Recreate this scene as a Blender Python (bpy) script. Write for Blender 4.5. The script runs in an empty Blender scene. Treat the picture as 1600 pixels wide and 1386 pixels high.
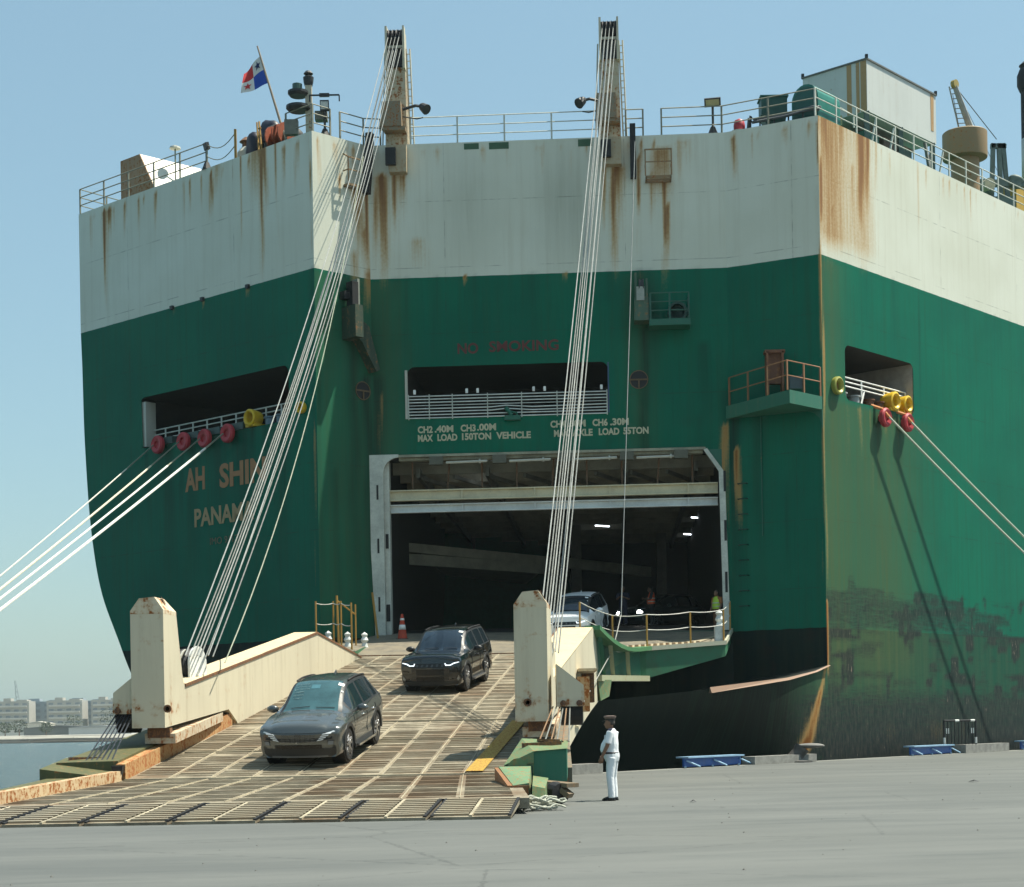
import bpy, bmesh, math, random
import numpy as np
from mathutils import Vector, Matrix
R=math.radians
rng=random.Random(7); nr=np.random.RandomState(5)
S=bpy.context.scene; COL=S.collection
# ------------------------------------------------------------------ camera, sky, sun, exposure
EYE=1.57; F=2700.; ROLL=R(1.0)
cam=bpy.data.cameras.new('camera'); co=bpy.data.objects.new('camera',cam); COL.objects.link(co)
cr,sr=math.cos(ROLL),math.sin(ROLL)
co.matrix_world=Matrix(((cr,sr,0,0),(0,0,-1,0),(-sr,cr,0,EYE),(0,0,0,1)))
cam.sensor_width=36; cam.sensor_fit='HORIZONTAL'; cam.lens=F/1600*36; cam.shift_y=(1132-693)/1600
cam.clip_start=.1; cam.clip_end=6000
S.camera=co
SUN_AZ=R(12); SUN_EL=R(64)
W=bpy.data.worlds.new('World'); S.world=W; W.use_nodes=True
wn=W.node_tree.nodes; wl=W.node_tree.links
sky=wn.new('ShaderNodeTexSky'); sky.sky_type='NISHITA'; sky.sun_disc=False
sky.sun_elevation=SUN_EL; sky.sun_rotation=R(90)-SUN_AZ; sky.air_density=1.2; sky.dust_density=1.6; sky.ozone_density=1.6
tint=wn.new('ShaderNodeMix'); tint.data_type='RGBA'; tint.blend_type='MULTIPLY'; tint.inputs[0].default_value=1
tint.inputs[7].default_value=(.95,1.06,.96,1); wl.new(sky.outputs[0],tint.inputs[6]); veil=wn.new('ShaderNodeMix'); veil.data_type='RGBA'; veil.inputs[0].default_value=.45; veil.inputs[7].default_value=(2.15,3.5,4.3,1)
wl.new(tint.outputs[2],veil.inputs[6]); wl.new(veil.outputs[2],wn['Background'].inputs[0]); wn['Background'].inputs[1].default_value=.085
sl=bpy.data.lights.new('sun','SUN'); sl.energy=4.8; sl.angle=R(.53); sl.color=(1,.95,.81)
so=bpy.data.objects.new('sun',sl); COL.objects.link(so); so.location=(60,40,80)
so.rotation_euler=Vector((math.cos(SUN_EL)*math.cos(SUN_AZ),math.cos(SUN_EL)*math.sin(SUN_AZ),math.sin(SUN_EL))).to_track_quat('Z','Y').to_euler()
S.view_settings.view_transform='Standard'; S.view_settings.look='None'; S.view_settings.gamma=1
S.view_settings.use_curve_mapping=False; S.view_settings.exposure=0.88
S.render.engine='CYCLES'; S.cycles.max_bounces=6; S.cycles.diffuse_bounces=3; S.cycles.glossy_bounces=3
S.cycles.transmission_bounces=2; S.cycles.volume_bounces=0; S.cycles.caustics_reflective=False; S.cycles.caustics_refractive=False
# ------------------------------------------------------------------ helpers
ORG={}
def tag(o,label=None,cat=None,group=None,kind=None):
    for k,v in (('label',label),('category',cat),('group',group),('kind',kind)):
        if v: o[k]=v
    return o
def empty(name,loc,label,cat,group=None):
    o=bpy.data.objects.new(name,None); COL.objects.link(o); o.location=loc; o.empty_display_size=.3
    ORG[o]=Vector(loc); return tag(o,label,cat,group)
def V(*a): return Vector(a)
class MB:
    def __init__(s): s.v=[]; s.f=[]; s.m=[]
    def add(s,vs,fs,mi=0):
        n=len(s.v); s.v+= [tuple(p) for p in vs]; s.f+=[tuple(i+n for i in f) for f in fs]; s.m+=[mi]*len(fs); return s
    def hexa(s,p,mi=0):  # 4 bottom ccw, 4 top
        return s.add(p,[(3,2,1,0),(4,5,6,7),(0,1,5,4),(1,2,6,5),(2,3,7,6),(3,0,4,7)],mi)
    def box(s,c,d,rz=0,mi=0,M=None):
        x,y,z=d[0]/2,d[1]/2,d[2]/2
        p=[V(a*x,b*y,e*z) for e in (-1,1) for a,b in ((-1,-1),(1,-1),(1,1),(-1,1))]
        m=M if M is not None else Matrix.Rotation(rz,3,'Z')
        return s.hexa([m@q+Vector(c) for q in p],mi)
    def bar(s,a,b,w,h,up=(0,0,1),mi=0):
        a,b=Vector(a),Vector(b); d=(b-a).normalized(); u=Vector(up)
        r=d.cross(u)
        if r.length<1e-4: r=d.cross(V(0,1,0))
        r.normalize(); u=r.cross(d).normalized()
        r=r*w/2; u=u*h/2
        return s.hexa([a-r-u,b-r-u,b+r-u,a+r-u,a-r+u,b-r+u,b+r+u,a+r+u],mi)
    def tube(s,pts,r,n=6,cap=True,mi=0):
        pts=[Vector(p) for p in pts]; rs=r if isinstance(r,(list,tuple)) else [r]*len(pts)
        base=len(s.v); k=len(pts); prev=None
        for i,p in enumerate(pts):
            d=(pts[min(i+1,k-1)]-pts[max(i-1,0)]).normalized()
            if prev is None:
                u=V(0,0,1) if abs(d.z)<.9 else V(1,0,0)
                a=d.cross(u).normalized()
            else:
                a=(prev-d*prev.dot(d)).normalized()
            prev=a; b=d.cross(a)
            for j in range(n):
                t=2*math.pi*j/n; s.v.append(tuple(p+(a*math.cos(t)+b*math.sin(t))*rs[i]))
        for i in range(k-1):
            for j in range(n):
                s.f.append((base+i*n+j,base+i*n+(j+1)%n,base+(i+1)*n+(j+1)%n,base+(i+1)*n+j)); s.m.append(mi)
        if cap:
            s.f.append(tuple(base+j for j in reversed(range(n)))); s.m.append(mi)
            s.f.append(tuple(base+(k-1)*n+j for j in range(n))); s.m.append(mi)
        return s
    def prism(s,poly,t,o,ax,ay,mi=0):
        # poly in (a,b) -> o+a*ax+b*ay ; thick t along ax x ay (both ways from plane: 0..t)
        ax,ay=Vector(ax),Vector(ay); n=ax.cross(ay).normalized()*t; o=Vector(o)
        k=len(poly); lo=[o+ax*a+ay*b for a,b in poly]; hi=[p+n for p in lo]
        return s.add(lo+hi,[tuple(reversed(range(k))),tuple(range(k,2*k))]+[(i,(i+1)%k,(i+1)%k+k,i+k) for i in range(k)],mi)
    def sweep2(s,P,Q,mi=0): # two matching closed 3d polygons
        k=len(P); return s.add(list(P)+list(Q),[tuple(reversed(range(k))),tuple(range(k,2*k))]+[(i,(i+1)%k,(i+1)%k+k,i+k) for i in range(k)],mi)
    def lathe(s,prof,c=(0,0,0),n=14,M=None,mi=0,arc=None):
        c=Vector(c); base=len(s.v); k=len(prof); full=arc is None; A=2*math.pi if full else arc
        m=n if full else n+1
        for r,z in prof:
            for j in range(m):
                t=A*j/n; q=V(r*math.cos(t),r*math.sin(t),z)
                if M is not None: q=M@q
                s.v.append(tuple(q+c))
        for i in range(k-1):
            for j in range(n):
                j2=(j+1)%m
                s.f.append((base+i*m+j,base+i*m+j2,base+(i+1)*m+j2,base+(i+1)*m+j)); s.m.append(mi)
        if full:
            if prof[0][0]>1e-6: s.f.append(tuple(base+j for j in reversed(range(n)))); s.m.append(mi)
            if prof[-1][0]>1e-6: s.f.append(tuple(base+(k-1)*m+j for j in range(n))); s.m.append(mi)
        return s
    def build(s,name,mat,parent=None,smooth=False,angle=None,local=False,flip=True):
        me=bpy.data.meshes.new(name)
        off=V(0,0,0)
        if parent is not None and not local: off=ORG.get(parent,V(0,0,0))
        me.from_pydata([(p[0]-off.x,p[1]-off.y,p[2]-off.z) for p in s.v],[],s.f)
        mats=mat if isinstance(mat,(list,tuple)) else [mat]
        for m in mats: me.materials.append(m)
        if len(mats)>1: me.polygons.foreach_set('material_index',s.m)
        if flip:
            b=bmesh.new(); b.from_mesh(me); bmesh.ops.recalc_face_normals(b,faces=b.faces); b.to_mesh(me); b.free()
        if smooth:
            me.polygons.foreach_set('use_smooth',[True]*len(me.polygons))
            if angle: me.set_sharp_from_angle(angle=R(angle))
        me.update()
        o=bpy.data.objects.new(name,me); COL.objects.link(o)
        if parent is not None: o.parent=parent; ORG[o]=ORG.get(parent,V(0,0,0)) if not local else V(0,0,0)
        return o
def lump(c,r,seed,k=.25):
    b=bmesh.new(); bmesh.ops.create_icosphere(b,subdivisions=3,radius=1); rr=np.random.RandomState(seed); ph=rr.uniform(0,6,9)
    vs=[]
    for v in b.verts:
        x,y,z=v.co; f=1+k*(math.sin(3*x+ph[0])*math.sin(2.5*y+ph[1])+.5*math.sin(5*z+ph[2]+2*x)); vs.append(V(c[0]+x*f*r[0],c[1]+y*f*r[1],c[2]+z*f*r[2]))
    fs=[tuple(v.index for v in f.verts) for f in b.faces]; b.free(); return vs,fs
def dup(o,parent=None,loc=None):
    c=o.copy(); COL.objects.link(c)
    if parent is not None: c.parent=parent
    if loc is not None: c.location=loc
    return c
def dup_tree(o,loc=None,rot=None,parent=None):
    c=dup(o,parent)
    if loc is not None: c.location=loc
    if rot is not None: c.rotation_euler=rot
    for ch in list(o.children): dup_tree(ch,parent=c)
    return c
# ------------------------------------------------------------------ materials
class NT:
    def __init__(s,name):
        s.m=bpy.data.materials.new(name); s.m.use_nodes=True; s.t=s.m.node_tree; s.n=s.t.nodes; s.b=s.n['Principled BSDF']; s.out=s.n['Material Output']
    def node(s,t,**k):
        n=s.n.new('ShaderNode'+t)
        for a,v in k.items(): setattr(n,a,v)
        return n
    def set(s,sock,v):
        if hasattr(v,'is_linked') or hasattr(v,'links'): s.t.links.new(v,sock)
        else: sock.default_value=v
    def math(s,op,a,b=0.,c=None,clamp=False):
        n=s.node('Math',operation=op,use_clamp=clamp); s.set(n.inputs[0],a); s.set(n.inputs[1],b)
        if c is not None: s.set(n.inputs[2],c)
        return n.outputs[0]
    def mix(s,f,a,b,blend='MIX'):
        n=s.node('Mix',data_type='RGBA',blend_type=blend); s.set(n.inputs[0],f)
        for k,v in ((6,a),(7,b)):
            s.set(n.inputs[k],(*v,1) if isinstance(v,tuple) and len(v)==3 else v)
        return n.outputs[2]
    def coord(s,w='Object'): return s.node('TexCoord').outputs[w]
    def map(s,v,scale=(1,1,1),rot=(0,0,0)):
        n=s.node('Mapping'); s.set(n.inputs[0],v); n.inputs['Scale'].default_value=scale; n.inputs['Rotation'].default_value=rot; return n.outputs[0]
    def noise(s,v,scale,detail=4,rough=.6,dist=0):
        n=s.node('TexNoise'); s.set(n.inputs['Vector'],v); n.inputs['Scale'].default_value=scale; n.inputs['Detail'].default_value=detail
        n.inputs['Roughness'].default_value=rough; n.inputs['Distortion'].default_value=dist; return n.outputs[0]
    def ramp(s,f,lo,hi):
        n=s.node('MapRange'); n.interpolation_type='SMOOTHSTEP'; s.set(n.inputs[0],f); n.inputs[1].default_value=lo; n.inputs[2].default_value=hi; return n.outputs[0]
    def attr(s,name):
        n=s.node('Attribute'); n.attribute_name=name; return n.outputs['Fac']
    def bump(s,h,strength,dist=.02):
        n=s.node('Bump'); s.set(n.inputs['Height'],h); n.inputs['Strength'].default_value=strength; n.inputs['Distance'].default_value=dist
        s.t.links.new(n.outputs[0],s.b.inputs['Normal'])
    def fin(s,col,rough=.5,metal=0.,spec=None):
        s.set(s.b.inputs['Base Color'],(*col,1) if isinstance(col,tuple) and len(col)==3 else col)
        s.set(s.b.inputs['Roughness'],rough); s.set(s.b.inputs['Metallic'],metal)
        if spec is not None: s.b.inputs['Specular IOR Level'].default_value=spec
        return s.m
MATS={}
def plain(name,col,rough=.55,metal=0.,var=.18,scale=3.,spec=.4):
    if name in MATS: return MATS[name]
    t=NT(name); v=t.coord()
    n=t.noise(v,scale,4); n2=t.noise(v,scale*9,3)
    k=t.math('ADD',t.math('MULTIPLY',n,.7),t.math('MULTIPLY',n2,.3))
    c=t.mix(t.ramp(k,.3,.7),tuple(max(0,x*(1-var)) for x in col),tuple(min(1,x*(1+var)) for x in col))
    MATS[name]=t.fin(c,t.math('MULTIPLY_ADD',n2,.2,rough-.1),metal,spec); return MATS[name]
def painted(name,col,rust=.35,rough=.5,rc=(.19,.065,.016),rc2=(.36,.16,.045),streak=True,scale=1.,edge=0.,spots=(),dirt=(.25,.2,.13),dirtk=.35):
    """weathered ship paint: dirt wash, vertical runs, rust spots"""
    if name in MATS: return MATS[name]
    t=NT(name); v=t.coord()
    run=t.noise(t.map(v,(3*scale,3*scale,.22*scale)),1.6,5,.6)
    big=t.noise(v,.7*scale,4); fine=t.noise(v,7*scale,5,.65)
    base=t.mix(t.math('MULTIPLY',t.ramp(big,.35,.75),.5),col,tuple(x*.84 for x in col))
    base=t.mix(t.math('MULTIPLY',t.ramp(run,.45,.8),dirtk),base,tuple(a*.5+b*.5 for a,b in zip(col,dirt)))
    sp=t.math('ADD',t.math('MULTIPLY',fine,.62),t.math('MULTIPLY',run,.38))
    if spots:
        sx=t.node('SeparateXYZ'); t.set(sx.inputs[0],v)
        for z0,wz,y1,k in spots:
            f=t.math('MULTIPLY',t.ramp(t.math('ABSOLUTE',t.math('SUBTRACT',sx.outputs[2],z0)),wz,0.),t.math('LESS_THAN',sx.outputs[1],y1))
            sp=t.math('ADD',sp,t.math('MULTIPLY',f,k))
    th=.74-.22*rust
    m=t.ramp(sp,th,th+.06)
    m2=t.ramp(sp,th-.09,th+.06)
    base=t.mix(t.math('MULTIPLY',m2,.55),base,rc2)
    rcol=t.mix(t.noise(v,22*scale,3),rc,tuple(x*1.6 for x in rc))
    base=t.mix(m,base,rcol)
    t.bump(t.math('ADD',t.math('MULTIPLY',m,-.6),t.math('MULTIPLY',fine,.35)),.25,.015)
    MATS[name]=t.fin(base,t.math('MULTIPLY_ADD',m,.35,rough),0,.4); return MATS[name]
cream=painted('cream_paint',(.57,.52,.39),.42,.5,scale=.7,dirtk=.75,spots=((2.05,.38,3.4,.11),(1.65,.15,3.4,.08),(3.55,.05,3.4,.06)))
cream_top=painted('cream_paint_worn',(.55,.45,.29),.85,.6,scale=1.2)
hullwhite=painted('white_ship_paint',(.55,.555,.5),.25,.5)
offwhite=painted('offwhite_paint',(.50,.49,.42),.35,.5)
white=plain('white_paint',(.72,.73,.70),.45)
railwhite=plain('rail_paint',(.50,.52,.46),.5)
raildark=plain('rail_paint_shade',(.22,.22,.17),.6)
yellow=painted('yellow_rail_paint',(.36,.20,.035),.4,.5,scale=3)
yellowfit=plain('yellow_fitting',(.62,.40,.02),.4)
redroll=plain('red_roller',(.40,.035,.045),.5)
orange=plain('orange_rust_paint',(.40,.13,.04),.6)
dgreen=painted('dark_green_paint',(.016,.12,.075),.3,.45,dirt=(.03,.06,.04))
lgreen=painted('worn_green_paint',(.115,.19,.095),.75,.6,scale=2.0,dirt=(.25,.22,.1))
olive=painted('olive_green_paint',(.085,.09,.036),.6,.6,scale=2.2)
black=plain('black_rubber',(.012,.012,.013),.6)
darksteel=plain('dark_steel',(.035,.037,.04),.5,.2)
rustdark=painted('rusty_steel',(.10,.05,.03),.9,.7,scale=3)
rustorange=painted('orange_rusted_curb',(.42,.26,.12),1.1,.65,scale=1.6,rc=(.24,.09,.03))
navy=plain('navy_paint',(.01,.02,.08),.5)
blue=painted('blue_paint',(.02,.09,.32),.25,.45,scale=3)
concrete_b=plain('kerb_concrete',(.20,.20,.185),.85,0,.25,4)
wire=plain('wire_steel',(.24,.245,.225),.4,.25,.25,8)
wiredark=plain('greased_wire',(.045,.05,.06),.4,.3,.3,8)
rope=plain('white_rope',(.66,.66,.60),.8,0,.15,12)
ropetail=plain('tail_rope',(.22,.23,.17),.8,0,.2,12)
interior=plain('hold_grey_paint',(.20,.20,.17),.6,0,.25,1.2)
interior2=plain('hold_cream_paint',(.36,.35,.28),.55,0,.2,1.5)
deckdark=plain('hold_deck',(.035,.037,.034),.7,0,.3,1.5)
chrome=plain('chrome',(.75,.76,.78),.12,1.,.03)
glassdark=plain('tinted_glass',(.012,.02,.025),.06,0,.05,1,.8)
glassteal=plain('windscreen_glass',(.035,.085,.095),.05,0,.25,2.2,.8)
tyre=plain('tyre_rubber',(.014,.014,.015),.75)
plastic=plain('black_plastic',(.02,.021,.022),.45)
alloy=plain('alloy_rim',(.42,.43,.45),.25,.9,.05)
darkrim=plain('dark_rim',(.06,.062,.065),.3,.8,.05)
def emis(name,col,k):
    t=NT(name); t.fin(col,.4); t.b.inputs['Emission Color'].default_value=(*col,1); t.b.inputs['Emission Strength'].default_value=k; return t.m
tube_lit=emis('lit_tube',(.85,.95,1.),3.0)
drl=emis('lit_running_lamp',(.9,.96,1.),.75)
beamlamp=emis('lit_headlamp',(1.,.97,.88),14)
def carpaint(name,col,rough=.28,coat=.7,met=.35):
    t=NT(name); v=t.coord(); n=t.noise(v,60,3)
    t.fin(t.mix(n,tuple(x*.88 for x in col),tuple(x*1.12 for x in col)),rough,met); t.b.inputs['Coat Weight'].default_value=coat; t.b.inputs['Coat Roughness'].default_value=.05; return t.m
paint_grey=carpaint('grey_car_paint',(.072,.082,.082),.25,1.0)
paint_black=carpaint('black_car_paint',(.006,.009,.012),.2,1.0)
paint_white=carpaint('white_car_paint',(.86,.87,.87),.4,.5,0.)
paint_dark=carpaint('dark_car_paint',(.03,.05,.055))
# ------------------------------------------------------------------ hull paint
def hull_material():
    t=NT('hull_paint'); uv=t.coord('UV'); sx=t.node('SeparateXYZ'); t.set(sx.inputs[0],uv); u,z=sx.outputs[0],sx.outputs[1]
    run=t.noise(t.map(uv,(2.6,.10,1)),1.5,6,.62); run2=t.noise(t.map(uv,(9,.25,1)),1.2,4,.6)
    big=t.noise(uv,.22,4,.55); mid=t.noise(uv,1.3,5,.6); fine=t.noise(uv,9,5,.7)
    edge=t.math('MULTIPLY_ADD',t.math('SUBTRACT',mid,.5),.05,20.0)
    iswhite=t.math('GREATER_THAN',z,edge)
    isboot=t.math('LESS_THAN',z,t.math('MULTIPLY_ADD',t.math('SUBTRACT',mid,.5),.12,5.2))
    g=t.mix(t.ramp(big,.3,.7),(.001,.110,.068),(.002,.135,.080))
    g=t.mix(t.math('MULTIPLY',t.ramp(run,.42,.75),.45),g,(.016,.085,.044))
    g=t.mix(t.math('MULTIPLY',t.ramp(run2,.5,.8),.35),g,(.002,.055,.037))
    g=t.mix(t.math('MULTIPLY',t.ramp(mid,.55,.8),.25),g,(.015,.135,.09))
    w=t.mix(t.ramp(big,.3,.7),(.66,.675,.58),(.60,.61,.51))
    w=t.mix(t.math('MULTIPLY',t.ramp(run,.45,.8),.26),w,(.42,.385,.28))
    w=t.mix(t.math('MULTIPLY',t.ramp(run2,.58,.85),.16),w,(.35,.34,.28))
    b=t.mix(t.ramp(run,.35,.7),(.004,.017,.015),(.014,.026,.018))
    b=t.mix(t.ramp(mid,.5,.75),b,(.018,.019,.015)); b=t.mix(t.math('MULTIPLY',t.math('GREATER_THAN',u,140),.92),b,t.mix(t.ramp(run,.35,.7),(.010,.075,.045),(.03,.085,.05)))
    c=t.mix(iswhite,g,w); c=t.mix(isboot,c,b)
    # plate seams
    def seam(x,step,wd):
        f=t.math('ABSOLUTE',t.math('SUBTRACT',t.math('FRACT',t.math('DIVIDE',x,step)),.5))
        return t.math('LESS_THAN',f,wd/step)
    sm=t.math('MAXIMUM',seam(z,2.72,.018),seam(u,7.4,.018))
    c=t.mix(t.math('MULTIPLY',sm,t.ramp(mid,.42,.62)),c,t.mix(.38,c,(.03,.03,.025)))
    ol=t.attr('olive'); c=t.mix(t.math('MULTIPLY',ol,t.math('MULTIPLY_ADD',run,.9,.25,clamp=True)),c,(.085,.105,.042))
    gm=t.attr('grime_shade'); c=t.mix(t.math('MULTIPLY',t.math('MULTIPLY',gm,t.math('MULTIPLY_ADD',run2,1.,.35)),.95,clamp=True),c,(.010,.014,.011))
    sc=t.attr('scrape')
    blk=t.noise(t.map(uv,(1.1,7,1)),1.3,6,.72,.3); blk2=t.noise(t.map(uv,(7,1.6,1)),1.2,5,.7)
    sm1=t.ramp(t.math('MULTIPLY_ADD',t.math('SUBTRACT',blk,.5),.85,sc),.28,.80)
    c=t.mix(t.math('MULTIPLY',sm1,.82),c,t.mix(t.ramp(blk2,.38,.64),(.012,.017,.020),(.042,.039,.037)))
    sm2=t.ramp(t.math('MULTIPLY_ADD',t.math('SUBTRACT',blk2,.5),1.6,t.math('MULTIPLY',sc,.55)),.62,.78)
    c=t.mix(t.math('MULTIPLY',sm2,.85),c,(.26,.19,.15))
    rs=t.math('MULTIPLY',t.attr('rust'),1.45); rf=t.math('MULTIPLY_ADD',t.math('SUBTRACT',t.math('ADD',t.math('MULTIPLY',run2,.6),t.math('MULTIPLY',fine,.4)),.5),.9,rs)
    r1=t.math('MULTIPLY',t.ramp(rf,.08,.75),t.ramp(rs,.0,.12))
    c=t.mix(t.math('MULTIPLY',r1,.92),c,t.mix(t.ramp(rf,.35,1.05),(.47,.29,.11),(.21,.08,.02)))
    t.bump(t.math('ADD',t.math('MULTIPLY',mid,.6),t.math('MULTIPLY',big,1.6)),.12,.05)
    rough=t.math('MULTIPLY_ADD',r1,.3,.5)
    return t.fin(c,rough,0,.08)
HULL=hull_material()
# ------------------------------------------------------------------ ship frame: plan of the stern
PA=V(-19.62,79.9,0); PB=V(-7.61,69.23,0); PC=V(-5.51,71.17,0); PD=V(9.06,70.3,0); PE=V(12.54,68.48,0)
FW=V(.669,.743,0).normalized(); OUTS=V(.743,-.669,0).normalized(); PS=PE+FW*120
DECK=25.5
ship=empty('cargo_ship',(0,72,0),'huge white and green car carrier ship moored stern to camera with rusty streaks','ship')
class Wall:
    def __init__(s,p,q,k):
        s.p,s.q=p,q; s.L=(q-p).length; s.d=(q-p)/s.L; s.n=V(s.d.y,-s.d.x,0); s.k=k
    def pt(s,u,z,off=0): r=s.p+s.d*u+s.n*off; return V(r.x,r.y,z)
wAB=Wall(PA,PB,0); wBC=Wall(PB,PC,1); wCD=Wall(PC,PD,2); wDE=Wall(PD,PE,3); wES=Wall(PE,PS,4)
def lines(lo,hi,step,extra=()):
    a=set(np.round(np.linspace(lo,hi,max(2,int((hi-lo)/step)+1)),3)); ex=[x for x in extra if lo<x<hi]
    a={x for x in a if all(abs(x-e)>step*.35 for e in ex) or x in (round(lo,3),round(hi,3))}
    return np.array(sorted(a|set(round(e,4) for e in ex)))
def streaks(u,z,lst):
    out=np.zeros_like(u)
    for s in lst:
        u0,z0,ln,w,k=s[:5]; t=np.clip((z0-z)/ln,0,1); inside=(z<=z0+.02)&(z>z0-ln)
        wob=.12*w*np.sin(z*1.7+u0*9)+.05*np.sin(z*.9+u0)
        prof=np.exp(-((u-u0-wob)/(w*(.75+.6*t)))**2)*(1-t)**.8
        out=np.maximum(out,np.where(inside,prof*k,0))
    return out
def rand_streaks(n,u0,u1,zt,lmin,lmax,w0,w1,k0,k1,seed):
    r=np.random.RandomState(seed)
    return [(r.uniform(u0,u1),zt if not callable(zt) else zt(r),r.uniform(lmin,lmax)*r.uniform(.3,1),r.uniform(w0,w1),r.uniform(k0,k1)) for _ in range(n)]
def make_wall(name,w,us,zs,holes,attrs,shift=None,zmin=None):
    U,Z=np.meshgrid(us,zs); nu,nz=len(us),len(zs)
    Us=U if shift is None else shift(U,Z)
    P=np.stack([w.p.x+w.d.x*Us-ship.location.x,w.p.y+w.d.y*Us-ship.location.y,Z],-1).reshape(-1,3)
    uc=(us[:-1]+us[1:])/2; zc=(zs[:-1]+zs[1:])/2
    faces=[]
    for j in range(nz-1):
        for i in range(nu-1):
            if any(a<uc[i]<b and c<zc[j]<d for a,b,c,d in holes): continue
            a=j*nu+i; faces.append((a,a+1,a+nu+1,a+nu))
    uv=np.stack([Us+w.k*37.3,Z],-1).reshape(-1,2)
    verts=P.tolist(); uvs=uv.tolist(); au=Us.reshape(-1).tolist(); az=Z.reshape(-1).tolist()
    for a,b,c,d in holes:
        r=.32
        for (cu,cz,su,sz) in ((a,c,1,1),(b,c,-1,1),(a,d,1,-1),(b,d,-1,-1)):
            if cz<5.5 or (w is wCD and cz<12.9 and cz>12): continue
            k=len(verts); pts=[(cu,cz)]+[(cu+su*r*(1-math.cos(t)),cz+sz*r*(1-math.sin(t))) for t in np.linspace(0,math.pi/2,6)]
            for (x,y) in pts:
                q=w.p+w.d*x; verts.append([q.x-ship.location.x,q.y-ship.location.y,y]); uvs.append([x+w.k*37.3,y]); au.append(x); az.append(y)
            for i in range(1,6):
                f=(k,k+i,k+i+1); faces.append(f if su*sz<0 else f[::-1])
    me=bpy.data.meshes.new(name); me.from_pydata(verts,[],faces); me.materials.append(HULL)
    l=me.uv_layers.new(name='UVMap'); idx=np.zeros(len(me.loops),dtype=np.int32); me.loops.foreach_get('vertex_index',idx)
    l.data.foreach_set('uv',np.array(uvs)[idx].reshape(-1).astype(np.float32))
    D=attrs(np.array(au),np.array(az))
    for k in ('rust','grime_shade','olive','scrape'):
        a=me.attributes.new(k,'FLOAT','POINT'); a.data.foreach_set('value',np.clip(D.get(k,np.zeros(len(au))),0,1.2).astype(np.float32))
    o=bpy.data.objects.new(name,me); COL.objects.link(o); o.parent=ship; ORG[o]=ORG[ship]
    return o
BOT=-3.2
# AB : transom with the name
OPA=(4.45,14.40,14.12,16.38)
cz=np.array([-3.3,0,2,3.5,4.5,5.7,7.8,10.2,14.7,18.8,20.1,26]); cu=np.array([8.5,6.6,5.0,3.88,3.19,2.5,1.33,.66,.18,.06,.0,0])
def _cat(x):
    x=np.asarray(x,float); d=np.diff(cu)/np.diff(cz); mm=np.concatenate([[d[0]],(d[:-1]+d[1:])/2,[d[-1]]]); i=np.clip(np.searchsorted(cz,x)-1,0,len(cz)-2); h=cz[i+1]-cz[i]; t=np.clip((x-cz[i])/h,0,1)
    return cu[i]*(2*t**3-3*t**2+1)+mm[i]*h*(t**3-2*t**2+t)+cu[i+1]*(-2*t**3+3*t**2)+mm[i+1]*h*(t**3-t**2)
def shAB(U,Z): return U+np.maximum(0,_cat(Z))*np.clip(1-U/16.07,0,1)
sAB=rand_streaks(52,1,16,25.4,.6,4,.03,.10,.25,.7,1)+[(12.6,25.5,2.6,.55,.45),(2.15,25.4,3.2,.3,.5),(10.,25.5,1.6,.4,.35),(2.0,25.4,5.2,.10,.95),(2.35,25.4,3,.05,.8),(9.6,25.4,2.4,.10,.9),(11.6,25.5,4.5,.07,.6),(12.9,25.5,6,.13,.85),(13.2,25.5,3.,.2,.7),(13.9,25.5,5,.06,.6),(15.95,25.5,6,.04,.7),(15.9,14,9,.05,.4),(7.,20.05,.5,.06,.8),(9.,20.05,.5,.06,.9),(12,20.05,.6,.08,.8)]
gAB=rand_streaks(26,4.6,14.2,14.1,2.5,9,.10,.45,.35,.85,3)+[(15.9,20,14,.15,.5)]
def atAB(u,z): return dict(rust=streaks(u,z,sAB),grime_shade=streaks(u,z,gAB)*.8+.25*np.clip((11-z)/8,0,1)*(u>4))
make_wall('stern_wall',wAB,lines(0,wAB.L,.13,OPA[:2]),lines(BOT,DECK,.33,(20.0,5.2)+OPA[2:]),[OPA],atAB,shAB)
# BC
sBC=rand_streaks(12,.2,2.8,25.4,1,4,.05,.12,.3,.6,6)+[(2.3,23.6,3.6,.4,.6),(2.6,22,2.2,.35,.5),(2.75,24.3,5.5,.10,1.0),(2.2,23.6,3,.12,.5),(1.4,24,2.4,.05,.6),(2.0,21,3,.3,.45),(2.7,20.4,2,.3,.6)]
gBC=[(1.9,19.2,16,.35,.8),(2.6,16,14,.35,.9),(.1,20,15,.12,.5),(.9,12,9,.2,.4)]
make_wall('quarter_wall_inner',wBC,lines(0,wBC.L,.13),lines(.5,DECK,.33,(20.0,5.2)),[],lambda u,z:dict(rust=streaks(u,z,sBC),grime_shade=streaks(u,z,gBC),olive=.35*np.ones_like(u)*(z<20)))
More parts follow.
